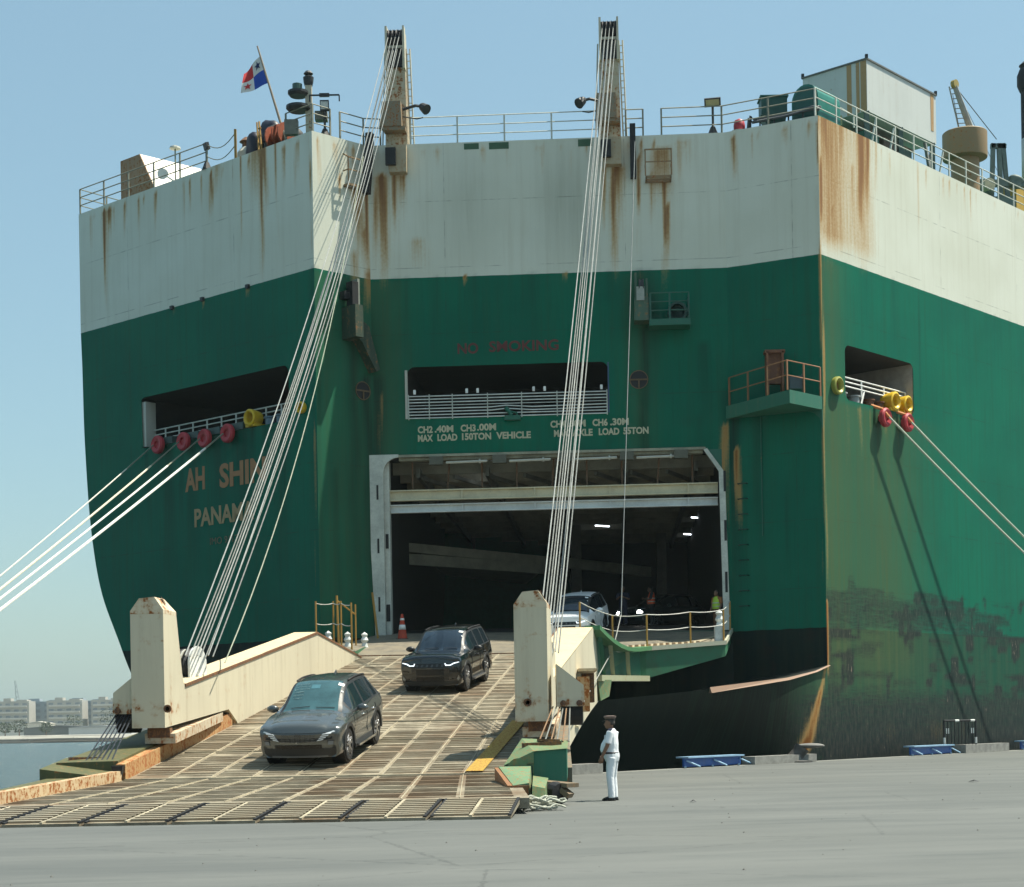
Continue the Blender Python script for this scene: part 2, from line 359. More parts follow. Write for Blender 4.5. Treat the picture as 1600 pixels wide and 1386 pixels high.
# CD
WIN=(1.45,9.70,14.2,16.33); DOOR=(.40,14.25,5.25,12.62)
sCD=rand_streaks(46,.3,14.5,25.4,.4,2.4,.03,.10,.2,.6,9)+[(.5,24.3,4.6,.45,.55),(1.3,24.3,2.6,.3,.4),(10.2,24.4,3.2,.4,.6),(12.0,24.9,2.6,.5,.55),(13.0,25.4,1.4,.5,.3),(10.0,21,1.2,.1,.4),(12.2,22.5,3.5,.13,.6),(.55,24.2,5.,.16,.95),(1.05,24.2,3.2,.07,.8),(.2,24.2,4.,.08,.7),(1.5,24.3,2,.05,.6),(10.1,24.3,5,.14,.9),(9.7,24.3,3,.10,.7),(11.05,24.6,6,.05,.85),(12.1,23.8,5.5,.06,.95),(12.25,24.9,3,.2,.5),(11.6,23.9,2.4,.12,.6),(12.75,25.4,2.2,.09,.6),(14.2,25.4,3,.06,.6),(3.9,20.1,.4,.1,.8),(8.,20.1,.4,.1,.7),(2.0,21.5,1.6,.5,.3),
  (14.35,13.5,5,.2,.55),(.3,15.4,3,.1,.4)]
gCD=[(11.2,17.6,12,.25,.75),(.2,16.,10,.3,.85),(11.5,19.,4,.3,.5),(13.6,17,4,.3,.5),(14.4,15,10,.2,.5)]+rand_streaks(14,1.2,14,lambda r:14.1,1,2.,.1,.3,.2,.5,12)+rand_streaks(12,.6,14,20,2,5,.1,.3,.1,.35,13)
def atCD(u,z):
    st=.35*np.exp(-((u-8.2)/1.3)**2-((z-22.8)/2.2)**2)+.18*np.exp(-((u-4)/1.2)**2-((z-23)/2)**2)
    return dict(rust=streaks(u,z,sCD),grime_shade=streaks(u,z,gCD)+st*.35*(z>20),olive=.5*np.exp(-((u-.5)/.9)**2)*(z<20)+.4*np.exp(-((u-11)/.6)**2)*(z<20)+st)
make_wall('quarter_wall',wCD,lines(0,wCD.L,.13,WIN[:2]+DOOR[:2]),lines(.5,DECK,.33,(20.0,)+WIN[2:]+DOOR[2:]),[WIN,DOOR],atCD)
# DE
sDE=rand_streaks(14,.1,3.8,25.4,.6,3.5,.03,.09,.25,.6,15)+[(.4,25.4,2.2,.15,.7),(3.9,25.4,22,.05,.75)]
make_wall('quarter_wall_outer',wDE,lines(0,wDE.L,.13),lines(.5,DECK,.33,(20.0,5.2)),[],lambda u,z:dict(rust=streaks(u,z,sDE+[(.35,12.6,3.6,.13,.8),(.5,12.2,2.2,.07,.5)]),grime_shade=streaks(u,z,[(.2,14,10,.35,.9),(2.4,12,9,.03,.4),(1.2,14,9,.3,.35)])))
# ES : starboard side
OPS=(1.72,7.28,14.45,16.68)
sES=rand_streaks(60,.2,26,25.4,.5,3.0,.03,.10,.2,.55,21)+[(.35,25.5,5.6,.3,.6),(1.7,25.5,5.5,.5,.5),(3.4,25.5,5.6,.6,.6),(2.6,24,4,.2,.5),(.9,22,2,.12,.6),(.6,25.5,6.5,.55,.62),(1.3,25.5,5.8,.25,.5),(2.1,25.5,4.6,.25,.42),(3.25,25.5,6.0,.35,.95),(3.75,25.5,5.2,.22,.8),(4.4,25.5,3,.12,.5),(.08,25.5,21,.07,.95),(8.05,25.5,6,.04,.4)]+rand_streaks(16,1.8,7.2,14.4,1,5,.05,.2,.1,.35,22)
gES=rand_streaks(22,0,24,20,2,8,.05,.25,.08,.3,23)+[(4.2,13.9,3,.35,.6),(6,13.9,2.5,.3,.5),(7.9,19.9,12,.06,.5)]
rb=np.random.RandomState(31); patches=[]
for i in range(230):
    uu=rb.uniform(-.3,18.5) if i<200 else rb.uniform(0,40); zz=rb.choice([6.7,6.3,5.9,5.5,5.0,4.4,3.4,2.9,2.3,1.8])+rb.uniform(-.3,.3)
    if rb.random_sample()<.5: wu,wz=rb.uniform(.3,1.5),rb.uniform(.04,.16)
    else: wu,wz=rb.uniform(.1,.45),rb.uniform(.15,.6)
    patches.append((uu,zz,wu,wz,rb.uniform(.45,1.0)))
def atES(u,z):
    sc=np.zeros_like(u)
    for a,b,wu,wz,k in patches:
        m=1/(1+np.exp((np.abs(u-a)-wu)*22))*1/(1+np.exp((np.abs(z-b)-wz)*26)); sc=np.maximum(sc,m*k)
    sc=np.maximum(sc,.60*(np.clip((6.95-.035*u-z)/.2,0,1))*np.clip((z-4.9)/.5,0,1)*np.clip((19-u)/6,0,1))
    sc=np.maximum(sc,np.clip((3.6-z)/1.4,0,1)*.72); sc=np.maximum(sc,.30*(z<5.2))
    ol=np.clip(.75*np.exp(-((u-4.2)/3.4)**2)*(z<14.45)+.6*np.exp(-((u-.6)/1.2)**2)*(z<20),0,.9)*np.clip((z-1)/3,.3,1)
    low=np.clip((2.2-z)/1.8,0,1)
    wash=.46*np.exp(-((u-.9)/1.5)**2)*np.clip((z-19.9)/1,0,1)+.32*np.exp(-((u-3.4)/1.0)**2)*np.clip((z-19.9)/1,0,1)
    return dict(rust=np.maximum(np.maximum(streaks(u,z,sES),wash),.8*np.exp(-((u-.0)/.12)**2)*(z<6.2)*np.clip((z-3)/1.,0,1)+.13*np.exp(-((z-1.0)/.7)**2)*np.exp(-((u-9)/7)**2)*(.5+.5*np.sin(u*2.3)*np.sin(u*.7+1))),grime_shade=streaks(u,z,gES)+low*.95,olive=ol,scrape=sc)
us=np.concatenate([lines(0,26,.14,OPS[:2]),np.linspace(26.6,120,60)])
o=make_wall('side_wall',wES,us,lines(BOT,DECK,.25,(20.0,5.2)+OPS[2:]),[OPS],atES)
# far side, deck, lower stern shell (kept simple where nothing shows)
mb=MB(); zz=list(np.linspace(BOT,DECK,30))
for i in range(29):
    a=PA+wAB.d*max(0,float(_cat(zz[i]))); b=PA+wAB.d*max(0,float(_cat(zz[i+1])))
    mb.add([(a.x,a.y,zz[i]),(b.x,b.y,zz[i+1]),(b.x+FW.x*118,b.y+FW.y*118,zz[i+1]),(a.x+FW.x*118,a.y+FW.y*118,zz[i])],[(0,1,2,3)])
mb.build('port_wall',plain('hull_green_plain',(.010,.135,.09),.45),ship)
f=PA+FW*118; g=PS
mb=MB(); ring=[PA,PB,PC,PD,PE,PS,f]
mb.add([(p.x,p.y,DECK-.06) for p in ring],[(0,1,2,3,4,5,6)]); mb.build('weather_deck',plain('deck_green',(.03,.10,.07),.7),ship)
MB().add([(g.x,g.y,BOT),(f.x,f.y,BOT),(f.x,f.y,DECK),(g.x,g.y,DECK)],[(0,1,2,3)]).build('fore_wall',MATS['hull_green_plain'],ship)
# lower stern shell behind the quay edge, with its knuckle strip
lowm=painted('boot_paint',(.007,.013,.011),.35,.5,rc=(.03,.012,.006),rc2=(.02,.012,.008),dirt=(.012,.012,.009))
t0=[(0,3.7),(1.,3.45),(3,3.15),(8.1,2.72),(16,2.2),(21,1.9)]
top=[PE-FW*a+OUTS*.05+V(0,0,z) for a,z in t0]
ta_=np.concatenate([np.linspace(0,4,34),np.linspace(4.3,21,40)]); va=np.linspace(0,1,22); verts=[];uvs=[];fac=[];TT=[];ZZ=[]
for t_ in ta_:
    zt=float(np.interp(t_,[q[0] for q in t0],[q[1] for q in t0])); k=min(1,t_/7.)**1.3
    for v_ in va:
        z_=zt+(-3.2-zt)*v_; p=PE-FW*t_+OUTS*(.05*min(1,t_)-3.4*k*v_**1.25); verts.append((p.x-ship.location.x,p.y-ship.location.y,z_)); uvs.append((-t_+4*37.3,z_)); TT.append(t_); ZZ.append(z_)
nv=len(va)
for i in range(len(ta_)-1):
    for j in range(nv-1): fac.append((i*nv+j,i*nv+j+1,(i+1)*nv+j+1,(i+1)*nv+j))
me=bpy.data.meshes.new('stern_shell'); me.from_pydata(verts,[],fac); me.materials.append(HULL); l=me.uv_layers.new(name='UVMap'); idx=np.zeros(len(me.loops),dtype=np.int32); me.loops.foreach_get('vertex_index',idx)
l.data.foreach_set('uv',np.array(uvs)[idx].reshape(-1).astype(np.float32)); TT=np.array(TT); ZZ=np.array(ZZ)
tc=np.interp(ZZ,[-1,0,.8,2.2,3.0,3.7],[2.2,1.75,1.35,.75,.4,.12]); rst=(.5+.14*np.sin(ZZ*5.3+TT*3)+.1*np.sin(ZZ*13))*np.exp(-((TT-tc)/(.10+.07*np.clip(3.7-ZZ,0,3)))**2)+.22*np.exp(-((TT-tc-.25)/.5)**2)*np.clip((2.8-ZZ)/2,0,1)
for k_,arr in (('rust',rst),('grime_shade',np.clip((TT-.6)/2.6,0,1)*1.15+np.clip((2.2-ZZ)/1.8,0,1)*.95*np.clip(1.2-TT,.5,1)),('scrape',np.maximum(np.clip((3.6-ZZ)/1.4,0,1)*.72,.30)*np.clip((5-TT)/4,.3,1)),('olive',.3*np.ones_like(TT))):  # second channel also carries the shell's shade, darkening aft of the corner, over real dirt
    at=me.attributes.new(k_,'FLOAT','POINT'); at.data.foreach_set('value',np.clip(arr,0,1.2).astype(np.float32))
me.polygons.foreach_set('use_smooth',[True]*len(me.polygons)); oo=bpy.data.objects.new('stern_shell',me); COL.objects.link(oo); oo.parent=ship
bot=[PE-FW*a-OUTS*3.35+V(0,0,-3.2) for a,z in t0]
mb=MB(); back=[V(-9,62,.6),V(-9,71.5,.6)]
mb.add([top[0],top[1],top[2],top[3],top[4],top[5],back[0],back[1],V(PC.x,PC.y,.6)],[(0,1,2,3,4,5,6,7,8)])
mb.add([top[5],bot[5],V(-9,62,-3),back[0]],[(0,1,2,3)])
mb.build('stern_shelf',lowm,ship)
kn=MB()
for i in range(3):
    a,b=top[i],top[i+1]; ta,tb=(.02+.033*t0[i][0]*.45),(.02+.033*t0[i+1][0]*.45)
    kn.sweep2([a+OUTS*.02+V(0,0,ta*.5),a+OUTS*.10-V(0,0,ta),a-OUTS*.1-V(0,0,ta)],[b+OUTS*.02+V(0,0,tb*.5),b+OUTS*.10-V(0,0,tb),b-OUTS*.1-V(0,0,tb)])
kn.build('knuckle_strip',painted('knuckle_rust_paint',(.24,.15,.10),.6,.6),ship)
# ------------------------------------------------------------------ rooms behind the openings
def room(name,w,a,b,z0,z1,depth,mats):
    m=MB(); q=lambda u,z,d:w.pt(u,z,-d)
    e=.03
    m.add([q(a,z0,e),q(b,z0,e),q(b,z0,depth),q(a,z0,depth)],[(0,1,2,3)],0)
    m.add([q(a,z1,e),q(b,z1,e),q(b,z1,depth),q(a,z1,depth)],[(0,1,2,3)],1)
    m.add([q(a,z0,depth),q(b,z0,depth),q(b,z1,depth),q(a,z1,depth)],[(0,1,2,3)],2)
    m.add([q(a,z0,e),q(a,z0,depth),q(a,z1,depth),q(a,z1,e)],[(0,1,2,3)],2)
    m.add([q(b,z0,e),q(b,z0,depth),q(b,z1,depth),q(b,z1,e)],[(0,1,2,3)],2)
    return m.build(name,mats,ship,flip=False)
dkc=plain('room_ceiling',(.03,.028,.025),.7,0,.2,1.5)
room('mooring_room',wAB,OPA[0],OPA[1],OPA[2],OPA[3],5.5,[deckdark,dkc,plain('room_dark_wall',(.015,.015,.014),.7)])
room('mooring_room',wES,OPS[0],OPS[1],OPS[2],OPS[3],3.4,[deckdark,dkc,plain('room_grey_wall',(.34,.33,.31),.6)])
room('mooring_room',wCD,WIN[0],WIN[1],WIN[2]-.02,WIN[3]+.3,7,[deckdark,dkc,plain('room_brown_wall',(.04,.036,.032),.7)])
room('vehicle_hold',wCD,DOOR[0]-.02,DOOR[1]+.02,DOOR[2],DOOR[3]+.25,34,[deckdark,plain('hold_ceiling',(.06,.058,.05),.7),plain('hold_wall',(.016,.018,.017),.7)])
# ------------------------------------------------------------------ stern door, hold fittings
UZ=V(0,0,1)
def wbox(m,w,u0,u1,z0,z1,o0,o1,mi=0):
    return m.hexa([w.pt(u0,z0,o0),w.pt(u1,z0,o0),w.pt(u1,z0,o1),w.pt(u0,z0,o1),w.pt(u0,z1,o0),w.pt(u1,z1,o0),w.pt(u1,z1,o1),w.pt(u0,z1,o1)],mi)
def wprism(m,w,poly,o0,o1,mi=0):
    return m.sweep2([w.pt(u,z,o0) for u,z in poly],[w.pt(u,z,o1) for u,z in poly],mi)
jm=MB(); arc=[(.42+.62*(1-math.cos(t)),12.0+.62*math.sin(t)) for t in np.linspace(0,math.pi/2,7)]
wprism(jm,wCD,[(-.02,5.25),(.40,5.25),(.41,12.0)]+arc[1:]+[(1.04,12.74),(-.3,12.74)],.012,.16)
wbox(jm,wCD,.40,.62,5.3,12.5,-.55,-.05)
fr=jm.build('door_frame',plain('door_frame_paint',(.50,.51,.45),.5,0,.22,1.5),ship)
sl_=MB()
for z in (11.2,9.0,6.6): wbox(sl_,wCD,.12,.2,z-.3,z+.3,.16,.175)
wbox(sl_,wCD,.44,.56,8.9,9.5,-.05,-.03); wbox(sl_,wCD,.42,.58,5.9,6.6,-.05,-.03)
tag(sl_.build('lock_slot',black,fr),kind='stuff')
jr=MB(); wprism(jr,wCD,[(14.22,5.25),(14.48,5.25),(14.36,11.6),(14.30,11.75),(13.66,12.66),(13.52,12.6),(14.12,11.72)],.012,.16)
wbox(jr,wCD,14.22,14.3,5.3,11.7,-.5,.012)
jr.build('door_frame',MATS['door_frame_paint'],ship)
cg=MB(); wprism(cg,wCD,[(14.26,11.7),(14.26,12.63),(13.6,12.63)],-.04,.01); cg.build('corner_gusset',dgreen,ship)
js=MB()
for z in (11.3,9.3,7.2): wbox(js,wCD,14.30,14.40,z-.42,z+.42,.16,.175)
tag(js.build('lock_slot',black,ship),kind='stuff')
hd=MB(); wbox(hd,wCD,1.04,13.6,12.62,12.72,.0,.12); wbox(hd,wCD,1.04,13.5,12.5,12.62,-.5,-.06)
hdo=hd.build('door_header',plain('header_paint',(.28,.27,.2),.6,0,.3,2),ship)
for k,u in enumerate((2.6,5.2,7.9,10.4,12.6)):
    b=MB(); wbox(b,wCD,u-.28,u+.28,12.28,12.60,-.1,.2); b.build('hinge_block',plain('hinge_shade',(.10,.1,.075),.6),hdo)
    if k<4:
        c=MB(); a=wCD.pt(u+.4,12.36,.06); e=wCD.pt(u+2.1,12.39,.06); c.tube([a,e],.055,6); c.tube([e-(e-a)*.2,e-(e-a)*.16],.1,6); c.build('hydraulic_cylinder',offwhite,hdo)
for i in range(9):
    u=1.5+i*1.45; b=MB(); b.bar(wCD.pt(u,11.3,-.9),wCD.pt(u+(.12 if i%3==1 else 0),12.85,-.9),.07,.07); b.build('hanger_rod',plain('hanger_rust',(.16,.09,.05),.7),ship)
for z0,z1,o,mt in ((10.88,11.32,.35,plain('hold_beam_cream',(.56,.50,.34),.5,0,.15,1)),(10.40,10.74,.5,plain('hold_beam_white',(.60,.62,.60),.5,0,.15,1))):
    b=MB(); wbox(b,wCD,.40,14.1,z0,z1,-o-.12,-o); wbox(b,wCD,.40,14.1,z1-.05,z1,-o,-o+.13); wbox(b,wCD,.40,14.1,z0,z0+.05,-o,-o+.13)
    bo=b.build('door_beam',mt,ship)
    for u in (3.6,6.6,9.7,12.9):
        s_=MB(); wbox(s_,wCD,u-.03,u+.03,z0+.05,z1-.05,-o+.002,-o+.11); s_.build('stiffener',mt,bo)
# hold floor, ceiling framing, inner deck edge, column, lit tubes
fl=MB(); fq=[wCD.pt(u,z,-d) for u,z,d in ((.4,5.25,0),(14.25,5.25,0),(14.25,5.85,6),(.4,5.85,6),(14.25,5.85,47),(.4,5.85,47))]
fl.add(fq,[(0,1,2,3),(3,2,4,5)]); fl.build('hold_floor',deckdark,ship)
cb=MB()
for i in range(18): wbox(cb,wCD,.5,14.2,12.25,12.75,-2.3-i*2.5-.12,-2.3-i*2.5)
tag(cb.build('ceiling_beam',interior2,ship),kind='stuff')
cb=MB()
for i in range(5): wbox(cb,wCD,1.6+i*2.9,1.75+i*2.9,12.0,12.4,-46,-1.5)
for i in range(8):
    a=wCD.pt(1.6+i*1.5,12.1,-2.2); b=wCD.pt(3.4+i*1.5,12.1,-7); cb.bar(a,b,.12,.16)
tag(cb.build('ceiling_girder',interior,ship),kind='stuff')
b=MB(); p=V(-5.7,79,9.86); q=V(2.4,86,9.62); b.bar(p,q,.2,.42); b.bar(p-UZ*.55,q-UZ*.4,.16,.5); b.bar(q,q+V(5,5,-.15),.2,.5)
b.add([p+V(0,0,.2),q+V(0,0,.2),q+V(-2,22,.2),p+V(0,25,.2)],[(0,1,2,3)]); b.build('car_deck_edge',interior2,ship)
for x,y in ((3.65,94),(-2.2,99),(8.8,100)):
    b=MB(); b.box((x,y,9.2),(.55,.5,6.8)); b.build('hold_column',interior,ship)
bk=MB(); bk.add([wCD.pt(.4,5.85,-46.5),wCD.pt(14.3,5.85,-46.5),wCD.pt(14.3,12.8,-46.5),wCD.pt(.4,12.8,-46.5)],[(0,1,2,3)]); bk.build('hold_bulkhead',MATS['hold_wall'],ship)
TM=None
for x,y in ((10.0,91),(5.1,94),(10.4,99),(9.4,115),(6.0,108),(-.2,104),(-5.7,97),(-5.25,78),(-1.15,74.6),(2.1,112),(13.2,112)):
    if y>116: continue
    b=MB(); b.bar((x-.38,y-.25,12.28 if y>80 else 12.62),(x+.38,y+.25,12.28 if y>80 else 12.62),.09,.06); b.build('lit_tube_lamp',tube_lit,ship)
# ------------------------------------------------------------------ rails, fairleads, rollers on the hull
def railing(name,pts,h,levels,mat,parent,spacing,r=.028,pr=.035,post_mat=None,lean=None,skip=None):
    pts=[Vector(p) for p in pts]; m=MB()
    for k in range(levels):
        zz=h*(k+1)/levels; m.tube([p+UZ*zz for p in pts],r,5)
    o=m.build(name,mat,parent)
    me=None
    for i in range(len(pts)-1):
        a,b=pts[i],pts[i+1]; n=max(1,round((b-a).length/spacing))
        for j in range(n+(1 if i==len(pts)-2 else 0)):
            p=a+(b-a)*j/n
            if me is None:
                pm=MB(); pm.box((0,0,h/2),(pr*2,pr*1.4,h)); po=pm.build('rail_post',post_mat or mat,o,local=True); me=po.data
            else: po=bpy.data.objects.new('rail_post',me); COL.objects.link(po); po.parent=o
            po.location=p-ORG[o]; po.rotation_euler=(0,0,math.atan2((b-a).y,(b-a).x))
    return o
for pts in ([PA+FW*3+V(.0,0,DECK),PA+V(.1,-.1,DECK),wAB.pt(9.3,DECK,-.1)],[wAB.pt(14.4,DECK,-.1),wAB.pt(16.0,DECK,-.12)+V(0,0,0),wBC.pt(1.0,DECK,-.1)],[wBC.pt(1.5,DECK,-.1),wBC.pt(2.7,DECK,-.1),wCD.pt(.5,DECK,-.12)]):
    railing('deck_railing',[Vector((p.x,p.y,DECK)) for p in pts],1.12,3,raildark,ship,1.9,.026)
c=MB(); ch=[]
for i in range(9): t=i/8; ch.append(wAB.pt(9.3+1.9*t,26.55-.35*math.sin(math.pi*t)+.05*t,-.1))
c.tube(ch,.02,5); c.tube([p-UZ*.5 for p in ch],.02,5); c.build('rail_chain',raildark,ship)
c=MB(); c.box((wAB.pt(11.2,26.1,-.1)),(.1,.1,1.3)); c.build('rail_post',yellow,ship)
railing('deck_railing',[wCD.pt(1.75,DECK,-.12),wCD.pt(9.5,DECK,-.12)],1.12,3,railwhite,ship,1.95,.024)
railing('deck_railing',[wCD.pt(10.6,DECK,-.12),wCD.pt(11.3,DECK,-.12)],1.12,3,raildark,ship,.7,.026)
railing('deck_railing',[wCD.pt(12.05,DECK,-.12),wCD.pt(14.5,DECK,-.12),wDE.pt(3.8,DECK,-.12)],1.12,3,raildark,ship,1.75,.026)
railing('deck_railing',[PE+V(-.1,.05,DECK),PE+FW*30-OUTS*.12+V(0,0,DECK)],1.12,3,railwhite,ship,1.6,.026)
railing('stair_railing',[PE+FW*1.2-OUTS*1.1+V(0,0,DECK+1.1),PE+FW*4.6-OUTS*1.1+V(0,0,DECK+.9)],.5,1,railwhite,ship,3,.03)
br=MB()
for u in (4.4,5.9,10.2): br.bar(PE+FW*u-OUTS*.14+V(0,0,DECK),PE+FW*(u+.35)-OUTS*.14+V(0,0,DECK+1.05),.07,.05)
tag(br.build('rail_brace',railwhite,ship),kind='stuff')
# mooring opening rails
railing('opening_railing',[wAB.pt(4.6,14.3,-.5),wAB.pt(14.35,14.3,-.5)],.66,1,railwhite,ship,1.0,.03,.03)
r2=MB(); [r2.tube([wAB.pt(4.6,z,-.5),wAB.pt(14.35,z,-.5)],.028,5) for z in (14.74,14.54)]; tag(r2.build('rail_bar',railwhite,ship),kind='stuff')
r2=MB(); wbox(r2,wAB,4.47,4.75,14.2,16.2,-.6,-.06); r2.build('opening_side_post',offwhite,ship)
o=railing('opening_railing',[wES.pt(1.75,14.5,-.35),wES.pt(7.2,14.5,-.35)],.98,1,white,ship,1.85,.035,.035)
r2=MB(); [r2.tube([wES.pt(1.75,z,-.35),wES.pt(7.2,z,-.35)],.033,5) for z in (15.3,15.12)]; r2.bar(wES.pt(3.8,15.1,-.35),wES.pt(3.3,14.5,-.2),.05,.05); tag(r2.build('rail_bar',white,ship),kind='stuff')
ro=MB()
for k in range(8):
    z=14.22+k*.128
    if k in (2,3):
        ro.tube([wCD.pt(1.5,z,.03),wCD.pt(4.9,z,.03),wCD.pt(5.5,z+.05,.03),wCD.pt(6.6,z-.03,.03),wCD.pt(9.66,z,.03)],.022,5)
    else: ro.tube([wCD.pt(1.5,z,.03),wCD.pt(9.66,z,.03)],.022 if k!=4 else .014,5)
grate=ro.build('window_rail',plain('window_rail_paint',(.66,.70,.66),.45),ship)
for u in (1.5,2.35,3.3,4.75,6.15,7.6,9.64):
    b=MB(); wbox(b,wCD,u-.02,u+.02,14.15,15.18,.052,.085); b.build('rail_upright',railwhite,grate)
for u in (1.75,3.9,4.35,6.65,7.1,9.42):
    b=MB(); wbox(b,wCD,u-.05,u+.05,15.2,15.38,.0,.08); b.build('rail_stop',white,grate)
wf=MB(); wbox(wf,wCD,1.36,1.46,14.2,16.2,-.1,.06); wf.build('window_frame',offwhite,ship)
wf=MB(); wbox(wf,wCD,9.68,9.74,14.25,16.3,-.3,.03); wf.build('window_frame',plain('blue_frame',(.04,.08,.16),.5),ship)
cl=MB(); cl.tube([wCD.pt(5.5,14.55,.1),wCD.pt(5.75,14.2,.18)],.09,6); wbox(cl,wCD,5.45,6.1,14.02,14.2,.02,.25); cl.tube([wCD.pt(5.6,14.4,.12),wCD.pt(5.95,14.3,.2),wCD.pt(6.0,14.1,.2)],.04,5); cl.build('closing_cleat',dgreen,ship)
def facing(n): return Vector(n).to_track_quat('Z','Y').to_matrix()
def roller(w,u,z,name='mooring_roller'):
    m=MB(); M=facing(w.n)
    m.lathe([(.0,.12),(.16,.13),(.18,.22),(.33,.26),(.40,.2),(.40,.06),(.16,.0),(.15,-.3)],w.pt(u,z,.12),18,M)
    return m.build(name,redroll,ship,smooth=True,angle=40)
for u,z in ((6.0,14.1),(7.8,14.02),(9.25,13.98),(10.78,14.0)):
    roller(wAB,u,z); b=MB(); wbox(b,wAB,u-.5,u+.75,14.12,14.42,-.35,.05); b.build('fairlead_base',plain('fairlead_shade',(.05,.085,.075),.5),ship)
for u,z in ((4.43,14.02),(6.29,14.03)): roller(wES,u,z)
def fairlead(w,u,z,r,mat,depth=.45,sq=True,off=.0):
    m=MB(); M=facing(w.n)
    m.lathe([(r*.55,-depth),(r*.55,.0),(r*.62,.07),(r*.8,.12),(r,.08),(r,-.05),(r*.82,-depth)],w.pt(u,z,off+.1),20,M)
    if sq: wbox(m,w,u-r*.85,u+r*.85,z-r*1.02,z-r*.7,off-depth,off+.12)
    return m.build('panama_fairlead',mat,ship,smooth=True,angle=50)
fairlead(wAB,12.1,14.5,.36,yellowfit); fairlead(wAB,15.25,14.5,.24,yellowfit,.2,False)
fairlead(wES,5.55,14.86,.40,yellowfit,.5,True,-.05); fairlead(wES,6.62,14.86,.37,yellowfit,.5,True,-.05)
fairlead(wES,.98,14.9,.36,plain('brass_green',(.30,.30,.06),.4),.25,False)
m=MB(); m.lathe([(0,.0),(.3,.0),(.3,.01)],wES.pt(.98,14.9,.005),16,facing(wES.n)); m.build('fairlead_throat',plain('rusty_throat',(.22,.11,.03),.6),ship)
for u in (2.05,3.05,4.2,5.0): 
    m=MB(); m.lathe([(.22,0),(.22,.28),(.27,.3),(.27,.36),(.0,.38)],wES.pt(u,14.46,-.4),12); m.build('mooring_bitt',plain('bitt_grey',(.30,.32,.31),.5) if u<4 else rustdark,ship,smooth=True,angle=40)
for u in (12.9,13.6): 
    m=MB(); m.lathe([(.22,0),(.22,.28),(.27,.3),(.27,.36),(.0,.38)],wAB.pt(u,14.12,-.3),12); m.build('mooring_bitt',plain('bitt_blue',(.10,.16,.2),.5),ship,smooth=True,angle=40)
# ports on the quarter wall
for w,u,z in ((wCD,10.95,15.55),(wBC,2.35,15.35)):
    m=MB(); m.lathe([(0,.0),(.36,.0),(.36,.012)],w.pt(u,z,.004),16,facing(w.n)); p_=m.build('ring_port',black,ship)
    m=MB(); M=facing(w.n); m.lathe([(.35,.01),(.35,.04),(.385,.04),(.385,.01)],w.pt(u,z,0),18,M); wbox(m,w,u-.35,u+.35,z-.03,z+.03,.02,.05); wbox(m,w,u-.03,u+.03,z-.34,z+.03,.052,.07); m.build('port_ring',plain('port_ring_rust',(.13,.085,.04),.6),p_)
# lettering
def lettering(s,w,u,z,h,width,mat,bold=.0,off=.012):
    c=bpy.data.curves.new('txt','FONT'); c.body=s; c.size=h/.70; c.extrude=.006; c.offset=bold*h; c.resolution_u=3
    t=bpy.data.objects.new('txt',c); COL.objects.link(t); dg=bpy.context.evaluated_depsgraph_get(); dg.update()
    me=bpy.data.meshes.new_from_object(t.evaluated_get(dg)); bpy.data.objects.remove(t)
    xs=[v.co.x for v in me.vertices]; x0,x1=min(xs),max(xs); k=width/(x1-x0)
    for v in me.vertices:
        p=w.pt(u+(v.co.x-x0)*k,z+v.co.y,off+v.co.z)-ship.location; v.co=p
    me.materials.clear(); me.materials.append(mat); me.name='hull_lettering'
    o=bpy.data.objects.new('hull_lettering',me); COL.objects.link(o); o.parent=ship; return o
nm=painted('name_letter_paint',(.36,.17,.07),.5,.6,scale=3,rc=(.2,.06,.02)); nm2=painted('name_letter_pale',(.38,.25,.12),.4,.6,scale=3)
lettering('AH',wAB,7.56,11.92,.92,1.35,nm,.05); lettering('SHIN',wAB,9.9,11.85,.95,3.0,nm,.05)
lettering('PANAMA',wAB,8.16,10.33,.74,3.95,nm2,.04); lettering('IMO 9117',wAB,9.2,9.46,.3,1.85,plain('imo_letters',(.15,.12,.07),.6),.0)
lt=painted('marking_letter_paint',(.50,.48,.33),.3,.6,scale=3,dirt=(.1,.12,.07),dirtk=.7)
for s,u,z,wd in (('CH2',1.85,13.62,.62),('.40M',2.55,13.63,.77),('CH3',3.62,13.64,.62),('.00M',4.30,13.66,.78),('MAX',1.85,13.27,.62),('LOAD',2.66,13.28,.82),('150TON',3.67,13.29,1.2),('VEHICLE',5.08,13.3,1.42),
    ('CH4',7.31,13.70,.62),('.60M',8.0,13.71,.75),('CH6',9.03,13.72,.62),('.30M',9.75,13.73,.76),('MAX',7.45,13.32,.62),('AXLE',8.2,13.33,.83),('LOAD',9.28,13.34,.84),('55TON',10.28,13.35,1.03)):
    lettering(s,wCD,u,z,.26,wd,lt,.055)
smk=plain('faded_red_letters',(.12,.03,.025),.6,0,.3,6)
lettering('NO',wCD,3.55,16.83,.42,.85,smk,.03); lettering('SMOKING',wCD,4.85,16.87,.42,2.85,smk,.03)
# painted green patches under the rail
for a,b,z0 in ((3.96,4.57,25.2),(4.99,5.80,25.17),(8.64,9.21,25.15)):
    m=MB(); wbox(m,wCD,a,b,z0,25.44,.0,.012); m.build('paint_patch',plain('patch_green',(.04,.10,.05),.5),ship)
for i in range(9):
    m=MB(); z=6.2+i*.62; m.tube([wDE.pt(.35,z,.0),wDE.pt(.35,z,.16),wDE.pt(.72,z,.16),wDE.pt(.72,z,.0)],.022,5); m.build('wall_rung',plain('rung_dark_green',(.008,.04,.028),.6),ship)
m=MB(); m.tube([wDE.pt(1.35,13.8,.05),wDE.pt(1.35,9.,.05)],.03,5); m.build('drain_pipe',dgreen,ship)
for u in (6.9,9.,12.0):
    m=MB(); wbox(m,wAB,u-.09,u+.09,19.9,20.06,0,.12); m.build('paint_edge_lug',darksteel,ship)
